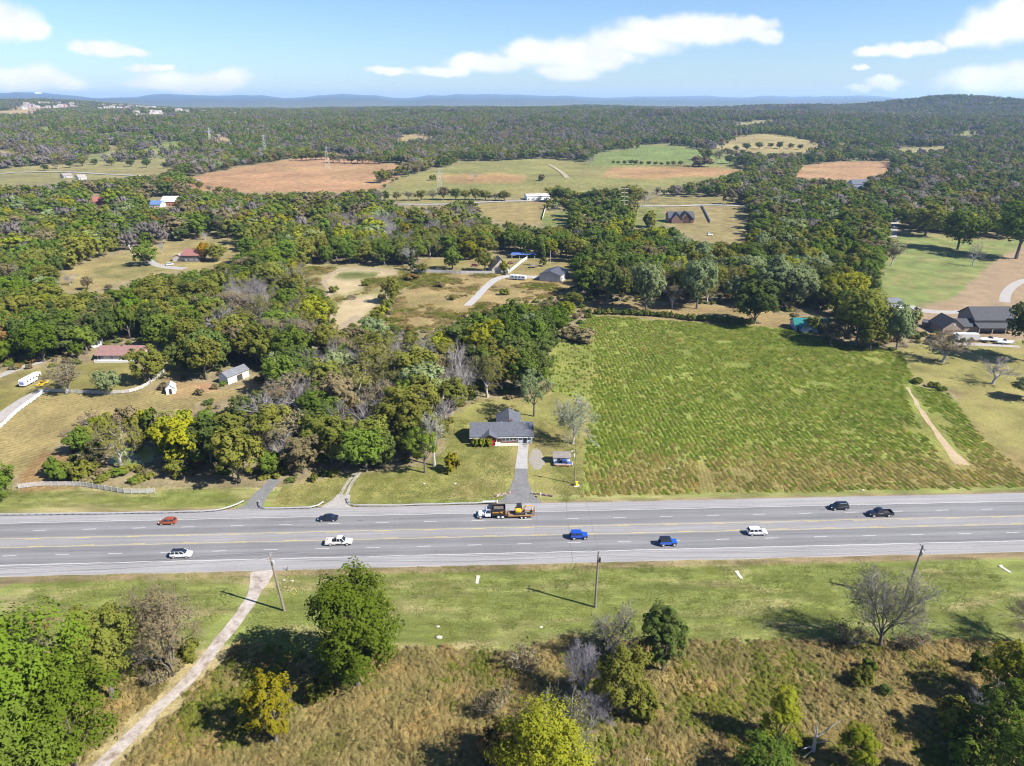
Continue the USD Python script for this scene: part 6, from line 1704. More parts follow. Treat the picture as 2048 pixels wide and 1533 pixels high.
for k, (px, py, tp, w, pl, lab) in enumerate([(1083, 362, 349, 16, 'brown', 'lone round brown bush in the middle hay field'), (866, 361, 350, 16, 'olive', 'lone olive bush beside the front pylon'), (1402, 334, 312, 44, 'brown', 'broad brown thicket on the green knoll edge'), (1300, 455, 422, 34, 'olive', 'olive bush inside the white fence of the dark-roofed brick house')]):
    bush(pl, px, py, tp, w, lab)

def tree_row(pts, n, hpx, styles, label, rs):
    rng = np.random.default_rng(rs)
    pts = np.array(pts, float)
    for k in range(n):
        f = k / max(n - 1, 1) * (len(pts) - 1)
        a = min(int(f), len(pts) - 2)
        x, y = pts[a] + (pts[a + 1] - pts[a]) * (f - a) + rng.uniform(-1.5, 1.5, 2) * [1, .4]
        st = styles[rng.integers(len(styles))]
        hp = hpx * rng.uniform(.75, 1.2)
        o = ('leftmost', 'second', 'third', 'fourth', 'fifth', 'sixth', 'seventh', 'eighth', 'ninth', 'tenth', 'eleventh', 'twelfth')[k]
        hero(st, x, y, y - hp, hp * rng.uniform(.95, 1.35), f'{o} from left, {WORD[st]} tree, {label}', own=False, seed=k, name='bare_tree' if 'bare' in st else None)


tree_row([(762, 366), (800, 352), (850, 342)], 9, 24, ('olive', 'olive', 'dark', 'brown'), 'row between red and green fields', 1)
tree_row([(592, 322), (652, 320)], 7, 17, ('olive', 'dark'), 'clump above the reddish field', 2)
tree_row([(668, 326), (760, 328)], 9, 22, ('olive', 'dark', 'halfbare'), 'belt right of the field pylon', 3)
tree_row([(1225, 328), (1290, 331), (1360, 332)], 12, 9, ('dark', 'olive'), 'low hedge under the green knoll', 4)
tree_row([(770, 402), (900, 400), (1010, 402)], 12, 24, ('olive', 'dark', 'brown', 'halfbare'), 'row along the pale middle road', 5)
tree_row([(1110, 404), (1180, 412), (1262, 410)], 10, 36, ('green', 'dark', 'olive'), 'row beside the long white building', 6)

tree_row([(90, 342), (190, 330), (330, 338)], 9, 17, ('olive', 'dark', 'halfbare'), 'line across the far-left fields', 7)
tree_row([(380, 374), (430, 388), (470, 392)], 6, 20, ('olive', 'dark', 'halfbare'), 'line left of the reddish field', 8)
tree_row([(1410, 322), (1470, 330), (1500, 338)], 6, 24, ('olive', 'halfbare', 'dark'), 'line right of the green knoll', 9)
tree_row([(1470, 303), (1540, 296), (1600, 300)], 7, 14, ('olive', 'dark'), 'row across the tan knoll', 10)
for k, (x, y, w, pl, lab) in enumerate([(668, 585, 22, 'olive', 'low olive bush left of the dirt loop'), (705, 600, 18, 'twiggy', 'low brown bush inside the dirt loop'), (730, 572, 16, 'olive', 'small olive bush at the top of the dirt loop'), (652, 605, 20, 'green', 'low green bush by the left woods of the dirt track'), (765, 598, 18, 'brown', 'low brown bush right of the dirt loop'),
                                        (880, 575, 20, 'brown', 'low brown bush in the rough field left of the pale drive'), (1010, 590, 22, 'olive', 'low olive bush in the rough field right of the pale drive'), (905, 600, 16, 'olive', 'small olive bush in the middle of the rough field'), (400, 790, 20, 'brown', 'brown bush beside the paddock dirt'), (520, 765, 22, 'olive', 'olive bush right of the old barn')]):
    bush(pl, x, y, y - w * .6, w, lab)

# pond bushes
rp = np.random.default_rng(8)
for k, (x0, x1, ya, yb, n, lab) in enumerate([(100, 300, 945, 965, 15, 'in the row behind the lower-left board fence'), (165, 335, 850, 895, 14, 'in the thicket behind the algae pond')]):
    for i in range(n):
        f = (i + .5) / n
        x, y = x0 + (x1 - x0) * f, (ya + yb) / 2 + rp.uniform(-.5, .5) * (yb - ya)
        pl = ('olive', 'green', 'brown', 'olive', 'yellowgreen', 'twiggy', 'olive', 'green')[rp.integers(8)]
        nm = {'olive': 'olive', 'green': 'green', 'brown': 'brown', 'yellowgreen': 'yellow-green', 'twiggy': 'brown twiggy'}[pl]
        w = rp.uniform(30, 46)
        end = 'leftmost ' if i == 0 else 'rightmost ' if i == n - 1 else ''
        low = .36 if n == 15 and 195 < x < 305 else 1.0
        bush(pl, x, y, y - w * low * rp.uniform(.75, 1.05), w * (.5 + .5 * low), f'{end}{nm} bush {lab}', group=None if end else f'{nm} bushes {lab}')

# ---- the woods
OPEN = [z[2] for z in ZONES] + [[(205, 893), (322, 885), (330, 925), (210, 935)]]
open_map = raster(OPEN + [[(-640, 1010), (500, 1006), (700, 985), (2700, 940), (2700, 1999), (-640, 1999)]], 0)
open_map = np.maximum(open_map, raster([[(490, 1030), (520, 990), (560, 955), (575, 960), (530, 1000), (520, 1030)], [(1775, 480), (1780, 430), (1800, 430), (1800, 480)], [(420, 388), (560, 394), (700, 403), (850, 406), (1000, 400), (1100, 398), (1100, 406), (1000, 410), (850, 415), (700, 412), (560, 402), (420, 396)],
                                        [(180, 700), (170, 728), (330, 735), (330, 690), (290, 685), (215, 695)], [(440, 770), (450, 735), (500, 715), (510, 750), (480, 775)], [(265, 525), (300, 490), (450, 485), (450, 525), (400, 545), (300, 545)], [(1755, 625), (1760, 605), (1830, 605), (1830, 625)],
                                        [(290, 418), (294, 398), (360, 394), (362, 415)], [(176, 412), (180, 392), (215, 392), (215, 414)], [(600, 640), (605, 628), (625, 630), (622, 648)], [(660, 925), (665, 905), (740, 905), (742, 926)], [(1590, 655), (1595, 618), (1670, 622), (1672, 665)],
                                        [(1050, 402), (1052, 388), (1104, 388), (1104, 402)], [(1188, 442), (1188, 428), (1214, 428), (1214, 442)], [(1700, 378), (1702, 358), (1738, 358), (1738, 380)], [(975, 550), (980, 500), (1025, 505), (1022, 550)]], 0))
crown_map = (ndimage.uniform_filter(open_map, (9, 23)) > .93).astype(np.float32)
BARE_ZONE = raster([[(640, 680), (760, 690), (900, 700), (1000, 745), (970, 800), (900, 830), (860, 900), (760, 930), (700, 940), (640, 900), (560, 960), (500, 960), (470, 900), (500, 820), (620, 800), (640, 760)], [(430, 590), (570, 570), (650, 680), (560, 730), (430, 700)]], 14)
BARE_BAND = raster([[(640, 440), (1010, 440), (1010, 500), (640, 480)], [(-300, 300), (450, 300), (450, 365), (-300, 365)], [(760, 260), (1200, 255), (1200, 300), (760, 310)], [(1380, 380), (1470, 380), (1470, 420), (1380, 420)], [(1300, 215), (1800, 200), (1800, 230), (1300, 240)]], 8)
YEL_ZONE = raster([[(380, 440), (520, 430), (620, 470), (560, 530), (440, 540)], [(640, 450), (800, 440), (820, 500), (640, 510)], [(560, 620), (760, 630), (760, 690), (640, 700)], [(380, 860), (520, 840), (480, 990), (330, 1000)]], 10)
PALE_ZONE = raster([[(1350, 510), (1640, 520), (1640, 610), (1350, 600)]], 10)
GREEN_ZONE = raster([[(840, 590), (1150, 570), (1110, 720), (1000, 740), (860, 660)], [(0, 580), (330, 560), (330, 700), (0, 760)], [(1150, 440), (1800, 400), (1800, 560), (1150, 560)], [(560, 730), (720, 700), (640, 800), (540, 800)]], 14)
HX = np.array(HERO_PTS)
WOODS = [(lambda x, y: (x < 335) & (y > 560) & (y < 760), 'in the wood behind the long ranch house', 'wood behind the long ranch house'), (lambda x, y: (x < 660) & (y > 540) & (y < 742), 'in the wood between ranch house and dirt track', 'wood between ranch house and dirt track'),
         (lambda x, y: (x < 690) & (y >= 740), 'in the wood left of the gravel ruts', 'wood left of the gravel ruts'), (lambda x, y: (x < 1000) & (y > 640) & (y < 960), 'in the grey wood left of the brick house', 'grey wood left of the brick house'),
         (lambda x, y: (x < 1200) & (y > 560) & (y < 780), 'in the clump above the brick house', 'clump above the brick house'), (lambda x, y: (x > 1120) & (x < 1850) & (y > 480), 'in the belt above the crop field', 'belt above the crop field'),
         (lambda x, y: (x >= 1750) & (y > 380), 'in the grove around the right lawn', 'grove around the right lawn'), (lambda x, y: (x < 640) & (y > 430), 'in the wood around the maroon-roofed house', 'wood around the maroon-roofed house'), (lambda x, y: (x >= 640) & (x < 790), 'in the wood behind the dirt track', 'wood behind the dirt track'), (lambda x, y: (x >= 790) & (x < 900), 'in the wood left of the cottage', 'wood left of the cottage'), (lambda x, y: (x >= 900) & (x < 1150), 'in the wood behind the steep-roofed cottage', 'wood behind the steep-roofed cottage'),
         (lambda x, y: x >= 1150, 'in the wood below the dark-roofed brick house', 'wood below the dark-roofed brick house'), (lambda x, y: x > -1e9, 'in the woods at far left', 'woods at far left')]


def wood_points(d0, d1, s, rng, amax=41.5):
    xm = d1 * math.tan(math.radians(amax))
    gx, gy = np.meshgrid(np.arange(-xm, xm, s), np.arange(d0 * .6, d1, s * .9))
    gx = gx + (np.arange(gx.shape[0]) % 2)[:, None] * s / 2
    x, y = (gx + rng.uniform(-.42, .42, gx.shape) * s).ravel(), (gy + rng.uniform(-.42, .42, gx.shape) * s).ravel()
    d = np.hypot(x, y)
    k = (d >= d0) & (d < d1) & (np.abs(np.degrees(np.arctan2(x, y))) < amax) & (y > 172)
    return x[k], y[k]


def free(x, y, h, r, crown_check=True):
    """Whether a tree there leaves the clearings that the photograph shows in view."""
    z = H(x, y)
    px, py, dep = project(x, y, z)
    wx, wy = wander(x, y)
    ok = lookup(open_map, px + wx, py + wy) < .5
    if crown_check:
        rp = r * F / dep
        for f in (.45, .8, .97):
            cx, cy, _ = project(x, y, z + h * f)
            w = .75 if f < .9 else .3
            for s in (-w, 0, w):
                ok &= (lookup(crown_map, cx + s * rp + wx, cy + wy) < .5) | (cy < 150)
    return ok, z, px, py


rw = np.random.default_rng(2024)
trees = []       # x, y, z, h, r, style, px, py
for d0, d1, s in ((170, 330, 8.8), (330, 560, 10.0), (560, 900, 11.8), (900, 1500, 13.6)):
    x, y = wood_points(d0, d1, s, rw)
    n = len(x)
    h = rw.uniform(12, 18.5, n) * np.where(rw.random(n) < .14, .6, 1)
    r = h * (rw.uniform(.40, .53, n) if d0 < 500 else rw.uniform(.44, .60, n))
    ok, z, px, py = free(x, y, h, r)
    # a second chance for smaller trees along the edges of the clearings
    h2, r2 = h * .5, r * .6
    ok2, *_ = free(x, y, h2, r2)
    small = ~ok & ok2 & (rw.random(n) < .9)
    h, r = np.where(small, h2, h), np.where(small, r2, r)
    ok = ok | small
    ok &= rw.random(n) < .95
    near = np.array([np.min(np.hypot(HX[:, 0] - a, HX[:, 1] - b) - HX[:, 2]) if d0 < 600 else 9 for a, b in zip(x, y)])
    ok &= near > 1.2
    u = rw.random(n)
    cl = fbm2(x, y, 60, 3, 21) * .5 + .5
    bz, bb, yz, pz, gz = (lookup(m, px, py) for m in (BARE_ZONE, BARE_BAND, YEL_ZONE, PALE_ZONE, GREEN_ZONE))
    pb = .10 + .52 * bz + .34 * bb - .07 * gz
    py_ = .045 + .14 * yz
    pp = .03 + .45 * pz
    for i in np.nonzero(ok)[0]:
        v = u[i]
        w = rw.random()
        if v < pb[i]:
            st = 'bare' if w < .62 else 'halfbare'
        elif v < pb[i] + py_[i]:
            st = 'yellowgreen' if w < .72 else 'yellow' if w < .97 else 'gold'
        elif v < pb[i] + py_[i] + pp[i]:
            st = 'pale'
        elif v < pb[i] + py_[i] + pp[i] + .03:
            st = 'rust' if w < .35 else 'brown'
        elif v > .965:
            st = 'cedar'
        else:
            w = w * .6 + cl[i] * .4 + .12 * gz[i]
            st = 'olive' if w < .46 else 'green' if w < .68 else 'dark' if w < .82 else 'bright'
        trees.append((x[i], y[i], z[i], h[i], r[i], st, px[i], py[i]))

PLURAL = {'bare': 'bare_tree', 'halfbare': 'thin_tree', 'cedar': 'cedar_tree'}
by_kind = {}
for tr in sorted(trees, key=lambda t: math.hypot(t[0], t[1])):
    by_kind.setdefault(PLURAL.get(tr[5], 'leafy_tree'), []).append(tr)
single, rest = [], []
for kname, ts in by_kind.items():
    vis = [t for t in ts if -30 < t[6] < 2078]
    cap = {'leafy_tree': 230, 'bare_tree': 150, 'thin_tree': 90, 'cedar_tree': 30}[kname]
    chosen = set(id(t) for t in vis[:cap])
    single += [(kname, t) for t in ts if id(t) in chosen]
    rest += [t for t in ts if id(t) not in chosen]
groups = {}
for kname, t in single:
    wi = next(i for i, w in enumerate(WOODS) if w[0](t[6], t[7]))
    groups.setdefault((kname, t[5], wi), []).append(t)
for (kname, st, wi), ts in groups.items():
    where, short = WOODS[wi][1], WOODS[wi][2]
    names = {}
    def give(key, word):
        c = [t for t in ts if id(t) not in names]
        if len(c) and len(ts) > 1:
            names[id(max(c, key=key))] = word
    give(lambda t: -t[6], 'leftmost')
    give(lambda t: t[6], 'rightmost')
    give(lambda t: t[7], 'frontmost')
    give(lambda t: -t[7], 'farthest back')
    give(lambda t: t[3], 'tallest')
    give(lambda t: -t[3], 'smallest')
    for o in ('second', 'third', 'fourth', 'fifth'):
        give(lambda t: -t[6], o + ' leftmost')
        give(lambda t: t[6], o + ' rightmost')
    for o in ('second', 'third', 'fourth'):
        give(lambda t: t[7], o + ' frontmost')
        give(lambda t: t[3], o + ' tallest')
    rest_n = len(ts) - len(names)
    for t in ts:
        x, y, z, h, r, _, px, py = t
        w = names.get(id(t))
        lab = f'{w + " " if w else ""}{WORD[st]} tree {where}'
        ps = NEAR[st]
        sh, sr = (11, 2.6) if st == 'cedar' else (STD_H, STD_R)
        rr = r * (.62 if st == 'cedar' else 1)
        copy(ps[rw.integers(len(ps))], kname, lab, 'tree', (x, y, z - .1), rw.uniform(0, 6.28), (rr / sr * rw.uniform(.82, 1.18), rr / sr * rw.uniform(.82, 1.18), h / sh), None if w or rest_n < 2 else f'{WORD[st]} trees of the {short}')


def scatter(name, label, protos, items, kind='stuff'):
    """items: (prototype index, x, y, z, angle, sx, sz)"""
    pi = UsdGeom.PointInstancer.Define(stage, '/World/' + name)
    a = np.array(items, float)
    for i, path in enumerate(protos):
        x = UsdGeom.Xform.Define(stage, f'/World/{name}/prototypes/{path.rsplit("/", 1)[1].strip("_")}')
        x.GetPrim().GetReferences().AddInternalReference(path)
        pi.CreatePrototypesRel().AddTarget(x.GetPath())
    pi.CreateProtoIndicesAttr(Vt.IntArray.FromNumpy(a[:, 0].astype(np.int32)))
    pi.CreatePositionsAttr(Vt.Vec3fArray.FromNumpy(a[:, 1:4].astype(np.float32)))
    pi.CreateScalesAttr(Vt.Vec3fArray.FromNumpy(np.stack([a[:, 5], a[:, 5], a[:, 6]], 1).astype(np.float32)))
    pi.CreateOrientationsAttr(Vt.QuathArray([Gf.Quath(float(c), 0, 0, float(s)) for c, s in zip(np.cos(a[:, 4] / 2), np.sin(a[:, 4] / 2))]))
    tag(pi.GetPrim(), label, None, None, kind)


# woods that are too many or too far to pick out one by one
def simple_crown(path, seed, pal, h, r, n, size, thin=False, shape='round'):
    rng = np.random.default_rng(seed)
    P, N, L, lr = crown_points(rng, h, r, h * .08, 9, n, shape, 6)
    leaf_mesh(path + '/crown', P, N, size, rng, leaf_mat(pal), aspect=2.2 if thin else 1.0, up=1.0 if thin else 0.0)


MID = {}
for pal in ('bright', 'green', 'dark', 'olive', 'yellow', 'yellowgreen', 'gold', 'rust', 'pale', 'brown', 'grey'):
    MID[pal] = [proto(f'wood_{pal}_{i}', lambda p, i=i, pal=pal: simple_crown(p, 500 + i * 7 + len(pal), pal, STD_H, STD_R, 900, .6 if pal == 'grey' else .95, pal == 'grey')) for i in range(2)]
MID['cedar'] = [proto('wood_cedar', lambda p: simple_crown(p, 560, 'dark', 11, 2.6, 420, .8, False, 'cone'))]
plist, pidx = [], {}


def pid(path):
    if path not in pidx:
        pidx[path] = len(plist)
        plist.append(path)
    return pidx[path]


items = []
for x, y, z, h, r, st, px, py in rest:
    d = math.hypot(x, y)
    if d > 560 and st in ('olive', 'green', 'bright', 'yellowgreen') and rw.random() < .2:
        st = 'brown' if rw.random() < .5 else 'bare'
    if d < 520:
        ps = NEAR[st]
    else:
        ps = MID['grey' if st == 'bare' else 'brown' if st == 'halfbare' else st]
    sh, sr = (11, 2.6) if st == 'cedar' else (STD_H, STD_R)
    items.append((pid(ps[rw.integers(len(ps))]), x, y, z - .15, rw.uniform(0, 6.28), r * (.62 if st == 'cedar' else 1.06) / sr, h / sh))
scatter('woodland', 'mixed green, olive and grey woods running back behind the houses and fields', plist, items)
print('trees', len(trees), 'single', len(single), 'woodland', len(items))

# undergrowth beneath the near woods
x, y = wood_points(172, 430, 4.6, rw)
ok, z, px, py = free(x, y, np.full(len(x), 1.5), np.full(len(x), 1.2))
pl = [SHRUB[k] for k in ('olive', 'brown', 'dark', 'twiggy', 'green', 'rust')]
items = [(rw.choice(6, p=(.28, .2, .16, .16, .15, .05)), a, b, c - .1, rw.uniform(0, 6.28), rw.uniform(.5, 1.2), rw.uniform(.35, .85)) for a, b, c, o in zip(x, y, z, ok) if o and rw.random() < .8]
scatter('undergrowth', 'low tangled undergrowth beneath the near woods', pl, items)
# a dark hedge line above the crop field
c = polyline([(1180, 628), (1300, 632), (1400, 642), (1500, 648)], 2.2)
items = [((0, 1, 2)[k % 3], q[0] + rw.uniform(-.6, .6), q[1] + rw.uniform(-.6, .6), q[2], rw.uniform(0, 6), rw.uniform(.7, 1.1), rw.uniform(.7, 1.1)) for k, q in enumerate(c)]
scatter('hedgerow', 'dark brushy hedgerow along the top edge of the crop field', [SHRUB['dark'], SHRUB['olive'], SHRUB['green']], items)


# far woods: groves of many crowns
def grove(path, seed, mix):
    rng = np.random.default_rng(seed)
    Ps = {}
    for k in range(10):
        gx, gy = (k % 3 - 1) * 15 + rng.uniform(-6, 6), (k // 3 - 1) * 15 + rng.uniform(-6, 6)
        h = rng.uniform(10, 19)
        r = h * rng.uniform(.42, .58)
        pal = mix[rng.integers(len(mix))]
        P, N, _, _ = crown_points(rng, h, r, .5, 7, 210, 'round', 4)
        Ps.setdefault(pal, []).append((P + [gx, gy, 0], N))
    for pal, l in Ps.items():
        leaf_mesh(f'{path}/{pal}_crowns', np.vstack([a for a, _ in l]), np.vstack([b for _, b in l]), 2.1, rng, leaf_mat(pal))


GROVES = [proto(f'grove_{i}', lambda p, i=i, mix=mix: grove(p, 700 + i, mix)) for i, mix in enumerate([('green', 'olive', 'dark'), ('olive', 'olive', 'green', 'grey'), ('dark', 'green', 'dark', 'olive'), ('grey', 'olive', 'brown', 'grey'), ('olive', 'yellowgreen', 'green', 'brown'), ('green', 'dark', 'rust', 'olive'), ('brown', 'grey', 'grey')])]
items = []
for d0, d1, s in ((1500, 3000, 36), (3000, 6500, 44)):
    x, y = wood_points(d0, d1, s, rw, 40)
    n = len(x)
    ok, z, px, py = free(x, y, np.full(n, 11.0), np.full(n, 16.0))
    if FAR_HOUSES:
        fh = np.array(FAR_HOUSES)
        for i in np.nonzero(ok)[0]:
            dd = np.hypot(fh[:, 0] - x[i], (fh[:, 1] - y[i]) * .35).min()
            if dd < 34:
                ok[i] = False
    ok &= ~((fbm2(x, y, 170, 3, 71) > .30) & (np.hypot(x, y) < 5200))
    bb = lookup(BARE_BAND, px, py)
    cl = fbm2(x, y, 260, 3, 33)
    for i in np.nonzero(ok)[0]:
        if rw.random() < .18 + .45 * bb[i] + .25 * cl[i]:
            k = 3 if rw.random() < .6 else 6
        else:
            k = (0, 1, 2, 4, 5)[rw.choice(5, p=(.3, .28, .22, .12, .08))]
        sc = s / 40 * rw.uniform(.9, 1.15)
        items.append((k, x[i], y[i], z[i] - .5, rw.uniform(0, 6.28), sc, rw.uniform(.85, 1.2)))
scatter('far_woods', 'distant woods covering the plateau and hills to the horizon', GROVES, items)
print('groves', len(items))


# ------------------------------------------------------------------ grasses, weeds and crop
def blades(path, seed, n, half, h0, h1, w, ramp, lean=.35, name='blades', clump=None, narrow=1.0):
    """Leaf and seed-head faces spread through the height of a patch, turned mostly to the sky."""
    rng = np.random.default_rng(seed)
    if clump:
        c = rng.uniform(-half, half, (clump, 2))
        k = rng.integers(clump, size=n)
        b = c[k] + rng.standard_normal((n, 2)) * half * .16
        hc = rng.uniform(h0, h1, clump)[k]
        z = hc * rng.uniform(.25, 1.0, n) ** .7
        o = np.column_stack([b - c[k], np.full(n, half * .5)])
    else:
        b = rng.uniform(-half, half, (n, 2))
        z = rng.uniform(h0, h1, n) * rng.uniform(.3, 1.0, n) ** .6
        o = np.column_stack([np.zeros((n, 2)), np.ones(n)])
    N = o / (np.linalg.norm(o, axis=1, keepdims=True) + 1e-6) + [0, 0, .8]
    N /= np.linalg.norm(N, axis=1, keepdims=True)
    b[:, 0] *= narrow
    leaf_mesh(f'{path}/{name}', np.column_stack([b, z]), N, w, rng, ramp, aspect=1.5, jit=lean)


def blade_mat(name, stops):
    n = {'g': ('geometry', {}), 'o': ('object_info', {}), 'r': ('rgb_ramp', {'ramp': stops}), 'vv': ('map_range', {'range_type': 'linear', 'from_min': 0, 'from_max': 1, 'to_min': .7, 'to_max': 1.3, 'clamp': True}),
         'np': ('noise_texture', {'scale': .11, 'detail': 5.0, 'roughness': .65}), 'nr': ('rgb_ramp', {'ramp': [(.32, (.68, .78, .62)), (.5, (1, 1, 1)), (.68, (1.25, 1.1, 1.0))]}), 'mm': ('mix_color', {'blend_type': 'multiply', 'fac': 1.0, 'use_clamp': False}),
         'hs': ('hsv', {}), 'd': ('diffuse_bsdf', {}), 't': ('translucent_bsdf', {}), 'm': ('mix_closure', {'fac': .3})}
    return mat(name, n, [('g.random_per_island', 'r.fac'), ('g.position', 'np.vector'), ('np.fac', 'nr.fac'), ('r.color', 'mm.a'), ('nr.color', 'mm.b'), ('o.random', 'vv.value'), ('vv.result', 'hs.value'), ('mm.result', 'hs.color'), ('hs.color', 'd.color'), ('hs.color', 't.color'), ('d.BSDF', 'm.closure1'), ('t.BSDF', 'm.closure2')], surface='m.closure')


B_DRY = blade_mat('dry_weed_blades', [(0, (.24, .195, .08)), (.35, (.45, .385, .165)), (.7, (.60, .53, .255)), (1, (.73, .68, .42))])
B_GREENDRY = blade_mat('green_weed_blades', [(0, (.14, .15, .03)), (.5, (.30, .31, .08)), (1, (.50, .48, .20))])
B_RUST = blade_mat('rust_weed_blades', [(0, (.20, .15, .065)), (.5, (.40, .315, .14)), (1, (.56, .48, .26))])
B_CROP = blade_mat('crop_leaves', [(0, (.15, .20, .028)), (.5, (.29, .36, .06)), (.85, (.42, .45, .12)), (1, (.58, .54, .28))])
B_CROPDRY = blade_mat('dry_crop_leaves', [(0, (.22, .19, .06)), (.5, (.40, .345, .13)), (1, (.60, .53, .28))])
B_MOWN = blade_mat('mown_blades', [(0, (.11, .13, .03)), (.45, (.19, .205, .055)), (.7, (.33, .31, .14)), (1, (.5, .45, .27))])
WEED = [proto('dry_weed_patch_0', lambda p: blades(p, 1, 620, 1.35, .25, 1.15, .16, B_DRY, .55, clump=16)), proto('dry_weed_patch_1', lambda p: blades(p, 2, 620, 1.35, .2, .95, .17, B_DRY, .55, clump=14)),
        proto('green_weed_patch', lambda p: blades(p, 3, 480, 1.3, .2, .85, .2, B_GREENDRY, .55, clump=11)), proto('rust_weed_patch', lambda p: blades(p, 4, 460, 1.3, .2, .9, .18, B_RUST, .55, clump=11))]
CROP = [proto('crop_row_0', lambda p: blades(p, 5, 210, .8, .06, .30, .15, B_CROP, .36, narrow=.5)), proto('crop_row_1', lambda p: blades(p, 6, 200, .8, .05, .24, .16, B_CROP, .38, narrow=.5)), proto('crop_row_dry', lambda p: blades(p, 7, 190, .8, .06, .34, .13, B_CROPDRY, .38, narrow=.55))]
MOWNP = [proto('mown_patch_0', lambda p: blades(p, 8, 120, 1.6, .02, .09, .13, B_MOWN, .5)), proto('mown_patch_1', lambda p: blades(p, 9, 120, 1.6, .02, .08, .14, B_MOWN, .55))]


def kind_at(x, y):
    px, py, _ = project(x, y, H(x, y))
    return lookup(kind_map, px, py), px, py


crop_path = raster([[(1808, 770), (1824, 770), (1846, 808), (1880, 850), (1912, 893), (1955, 940), (1905, 940), (1872, 900), (1845, 855), (1822, 812)], [(1395, 920), (1410, 920), (1440, 990), (1400, 990)]], 1)
path_mask = raster([[(570, 1120), (490, 1120), (458, 1222), (412, 1270), (352, 1345), (288, 1410), (215, 1475), (150, 1540), (40, 1690), (170, 1690), (250, 1535), (312, 1470), (372, 1405), (440, 1340), (492, 1270), (522, 1222), (545, 1180)]], 2)
rg = np.random.default_rng(99)


def lay(x0, x1, y0, y1, s):
    gx, gy = np.meshgrid(np.arange(x0, x1, s), np.arange(y0, y1, s))
    x, y = (gx + rg.uniform(-.5, .5, gx.shape) * s).ravel(), (gy + rg.uniform(-.5, .5, gx.shape) * s).ravel()
    k, px, py = kind_at(x, y)
    return x, y, k, px, py


x, y, k, px, py = lay(-100, 100, 68, 122, 1.25)
g = fbm2(x, y, 9, 3, 41)
g2 = fbm2(x, y, 5, 2, 42)
items = []
for i in np.nonzero((k == 2) & (lookup(path_mask, px, py) < .3) & (np.abs(px - 1024) < 1150))[0]:
    q = 2 if g[i] > .05 and rg.random() < .7 else 3 if g2[i] > .25 and rg.random() < .6 else rg.integers(2)
    items.append((q, x[i], y[i], 0, rg.uniform(0, 6.28), rg.uniform(.8, 1.2), rg.uniform(.55, 1.3) * (1 + .35 * g2[i])))
scatter('dry_weeds', 'tall dry brown and olive weeds covering the foreground field', WEED, items)
print('weeds', len(items))
x, y, k, px, py = lay(-160, 60, 172, 450, 2.6)
g = fbm2(x, y, 14, 3, 43)
items = []
drive_mask = raster([[(925, 622), (940, 622), (985, 575), (1010, 562), (1090, 564), (1090, 548), (1030, 544), (990, 552), (962, 574)], [(665, 628), (690, 600), (740, 586), (770, 600), (720, 645), (690, 652), (650, 670), (600, 724), (556, 752), (540, 742)], [(636, 560), (680, 532), (800, 536), (800, 552), (725, 556), (735, 580), (690, 595), (665, 590)]], 1)
for i in np.nonzero((k == 5) & (lookup(drive_mask, px, py) < .2) & (px > 540) & (px < 1160) & (g > -.12))[0]:
    items.append((2 if g[i] > .15 else 3 if rg.random() < .3 else rg.integers(2), x[i], y[i], 0, rg.uniform(0, 6.28), rg.uniform(.9, 1.5), rg.uniform(.35, .8)))
scatter('rough_grass', 'rough tan grass and weeds of the clearings behind the woods', WEED, items)
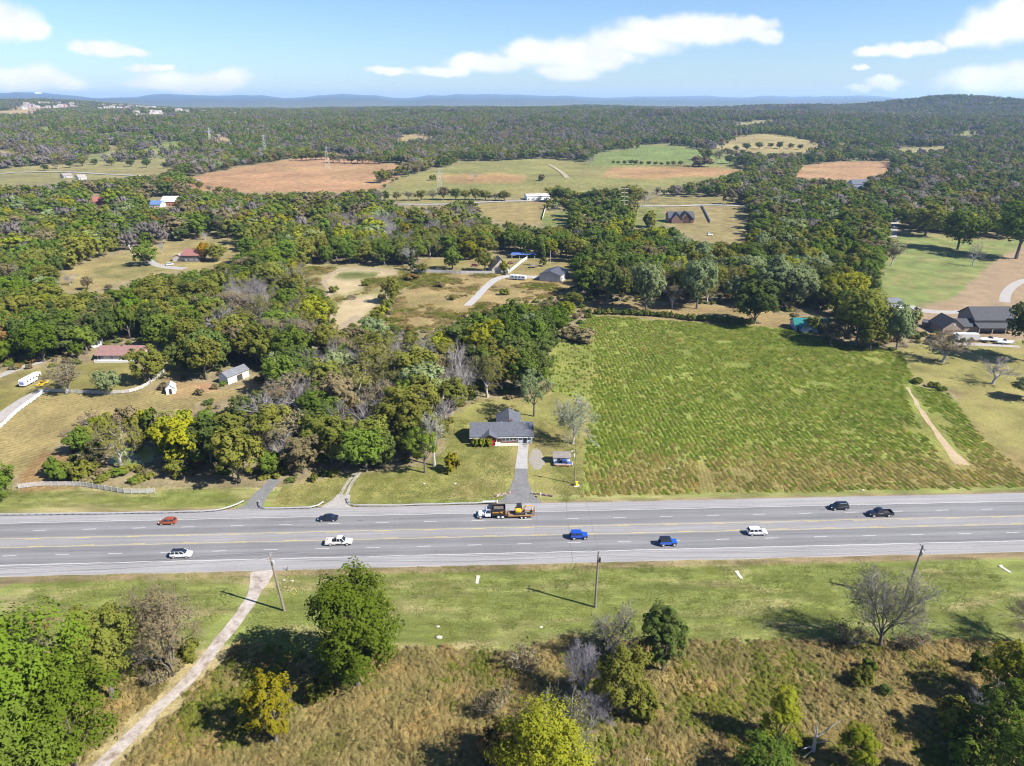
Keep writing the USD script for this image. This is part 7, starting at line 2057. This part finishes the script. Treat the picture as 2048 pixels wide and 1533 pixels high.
# crop rows: they run away from the highway and bend to the right
items = []
for row in np.arange(10, 175, 1.45):
    yy = np.arange(158, 345, 1.25)
    bend = .0016 * np.maximum(row - 50, 0) * np.maximum(250 - yy, 0) * .55 - .04 * (yy - 172)
    xx = row + bend + .5 * np.sin(yy / 23 + row * .02) + rg.uniform(-.3, .3, len(yy))
    yj = yy + rg.uniform(-.4, .4, len(yy))
    kk, px, py = kind_at(xx, yj)
    gg = fbm2(xx, yj, 26, 3, 51)
    g3 = fbm2(xx, yj, 7, 3, 52)
    foot = yj - .04 * xx - 148.2
    edge = smooth01(13, 19, foot) * (1 - smooth01(26, 46, foot + 14 * gg))
    for i in np.nonzero((kk == 3) & (px < 2090))[0]:
        bare = (px[i] < 1190) & (py[i] > 660) & (py[i] < 800)
        if (bare and rg.random() < .72) or g3[i] < -.34 or rg.random() < .12 or lookup(crop_path, px[i:i+1], py[i:i+1])[0] > .3:
            continue
        dry = rg.random() < .10 + .75 * edge[i] + .5 * max(gg[i], 0) * (py[i] < 720)
        hs = rg.uniform(.75, 1.25) * (1 + .3 * g3[i]) * (1.0 if not dry else .8)
        items.append((2 if dry else rg.integers(2), xx[i], yj[i], 0, rg.uniform(-.45, .45) + .05, rg.uniform(.8, 1.2), hs))
scatter('crop_rows', 'green leafy crop growing in long rows in the field right of the brick house', CROP, items)
print('crop', len(items))
x, y, k, px, py = lay(-105, 110, 100, 136, 2.3)
rd = y - .04 * x - 148.2
items = [(rg.integers(2), x[i], y[i], 0, rg.uniform(0, 6.28), rg.uniform(.9, 1.2), rg.uniform(.7, 1.3)) for i in np.nonzero((k == 1) & (rd < -13.4) & (lookup(path_mask, px, py) < .3) & (np.abs(px - 1024) < 1120))[0]]
x, y, k, px, py = lay(-140, 20, 162, 215, 2.6)
rd = y - .04 * x - 148.2
hx = lambda px, py: ((px > 1015) & (px < 1110) & (py > 885)) | ((px > 940) & (px < 1070) & (py > 825) & (py < 890)) | ((px > 480) & (px < 560))
items += [(rg.integers(2), x[i], y[i], 0, rg.uniform(0, 6.28), rg.uniform(.9, 1.2), rg.uniform(.7, 1.2)) for i in np.nonzero(((k == 1) | (k == 4)) & (rd > 13.6) & ~hx(px, py))[0]]
scatter('mown_grass', 'short mown grass of the verges and the front lawn', MOWNP, items)
print('mown', len(items))

# ------------------------------------------------------------------ air
lo, hi = LAND[0] - 1.0, max(LAND[1] + 3.0, CAMZ + 20)
b = trimesh.creation.box([41400, 41400, hi - lo])
b.apply_translation([0, 0, (hi + lo) / 2])
solo('haze', 'faint blue haze over the distant hills', None, b, mat('haze', {'v': ('principled_volume', {'color': (0.43, 0.645, 0.95), 'density': 5.6e-5, 'anisotropy': 0.2})}, volume='v.volume'), kind='stuff')
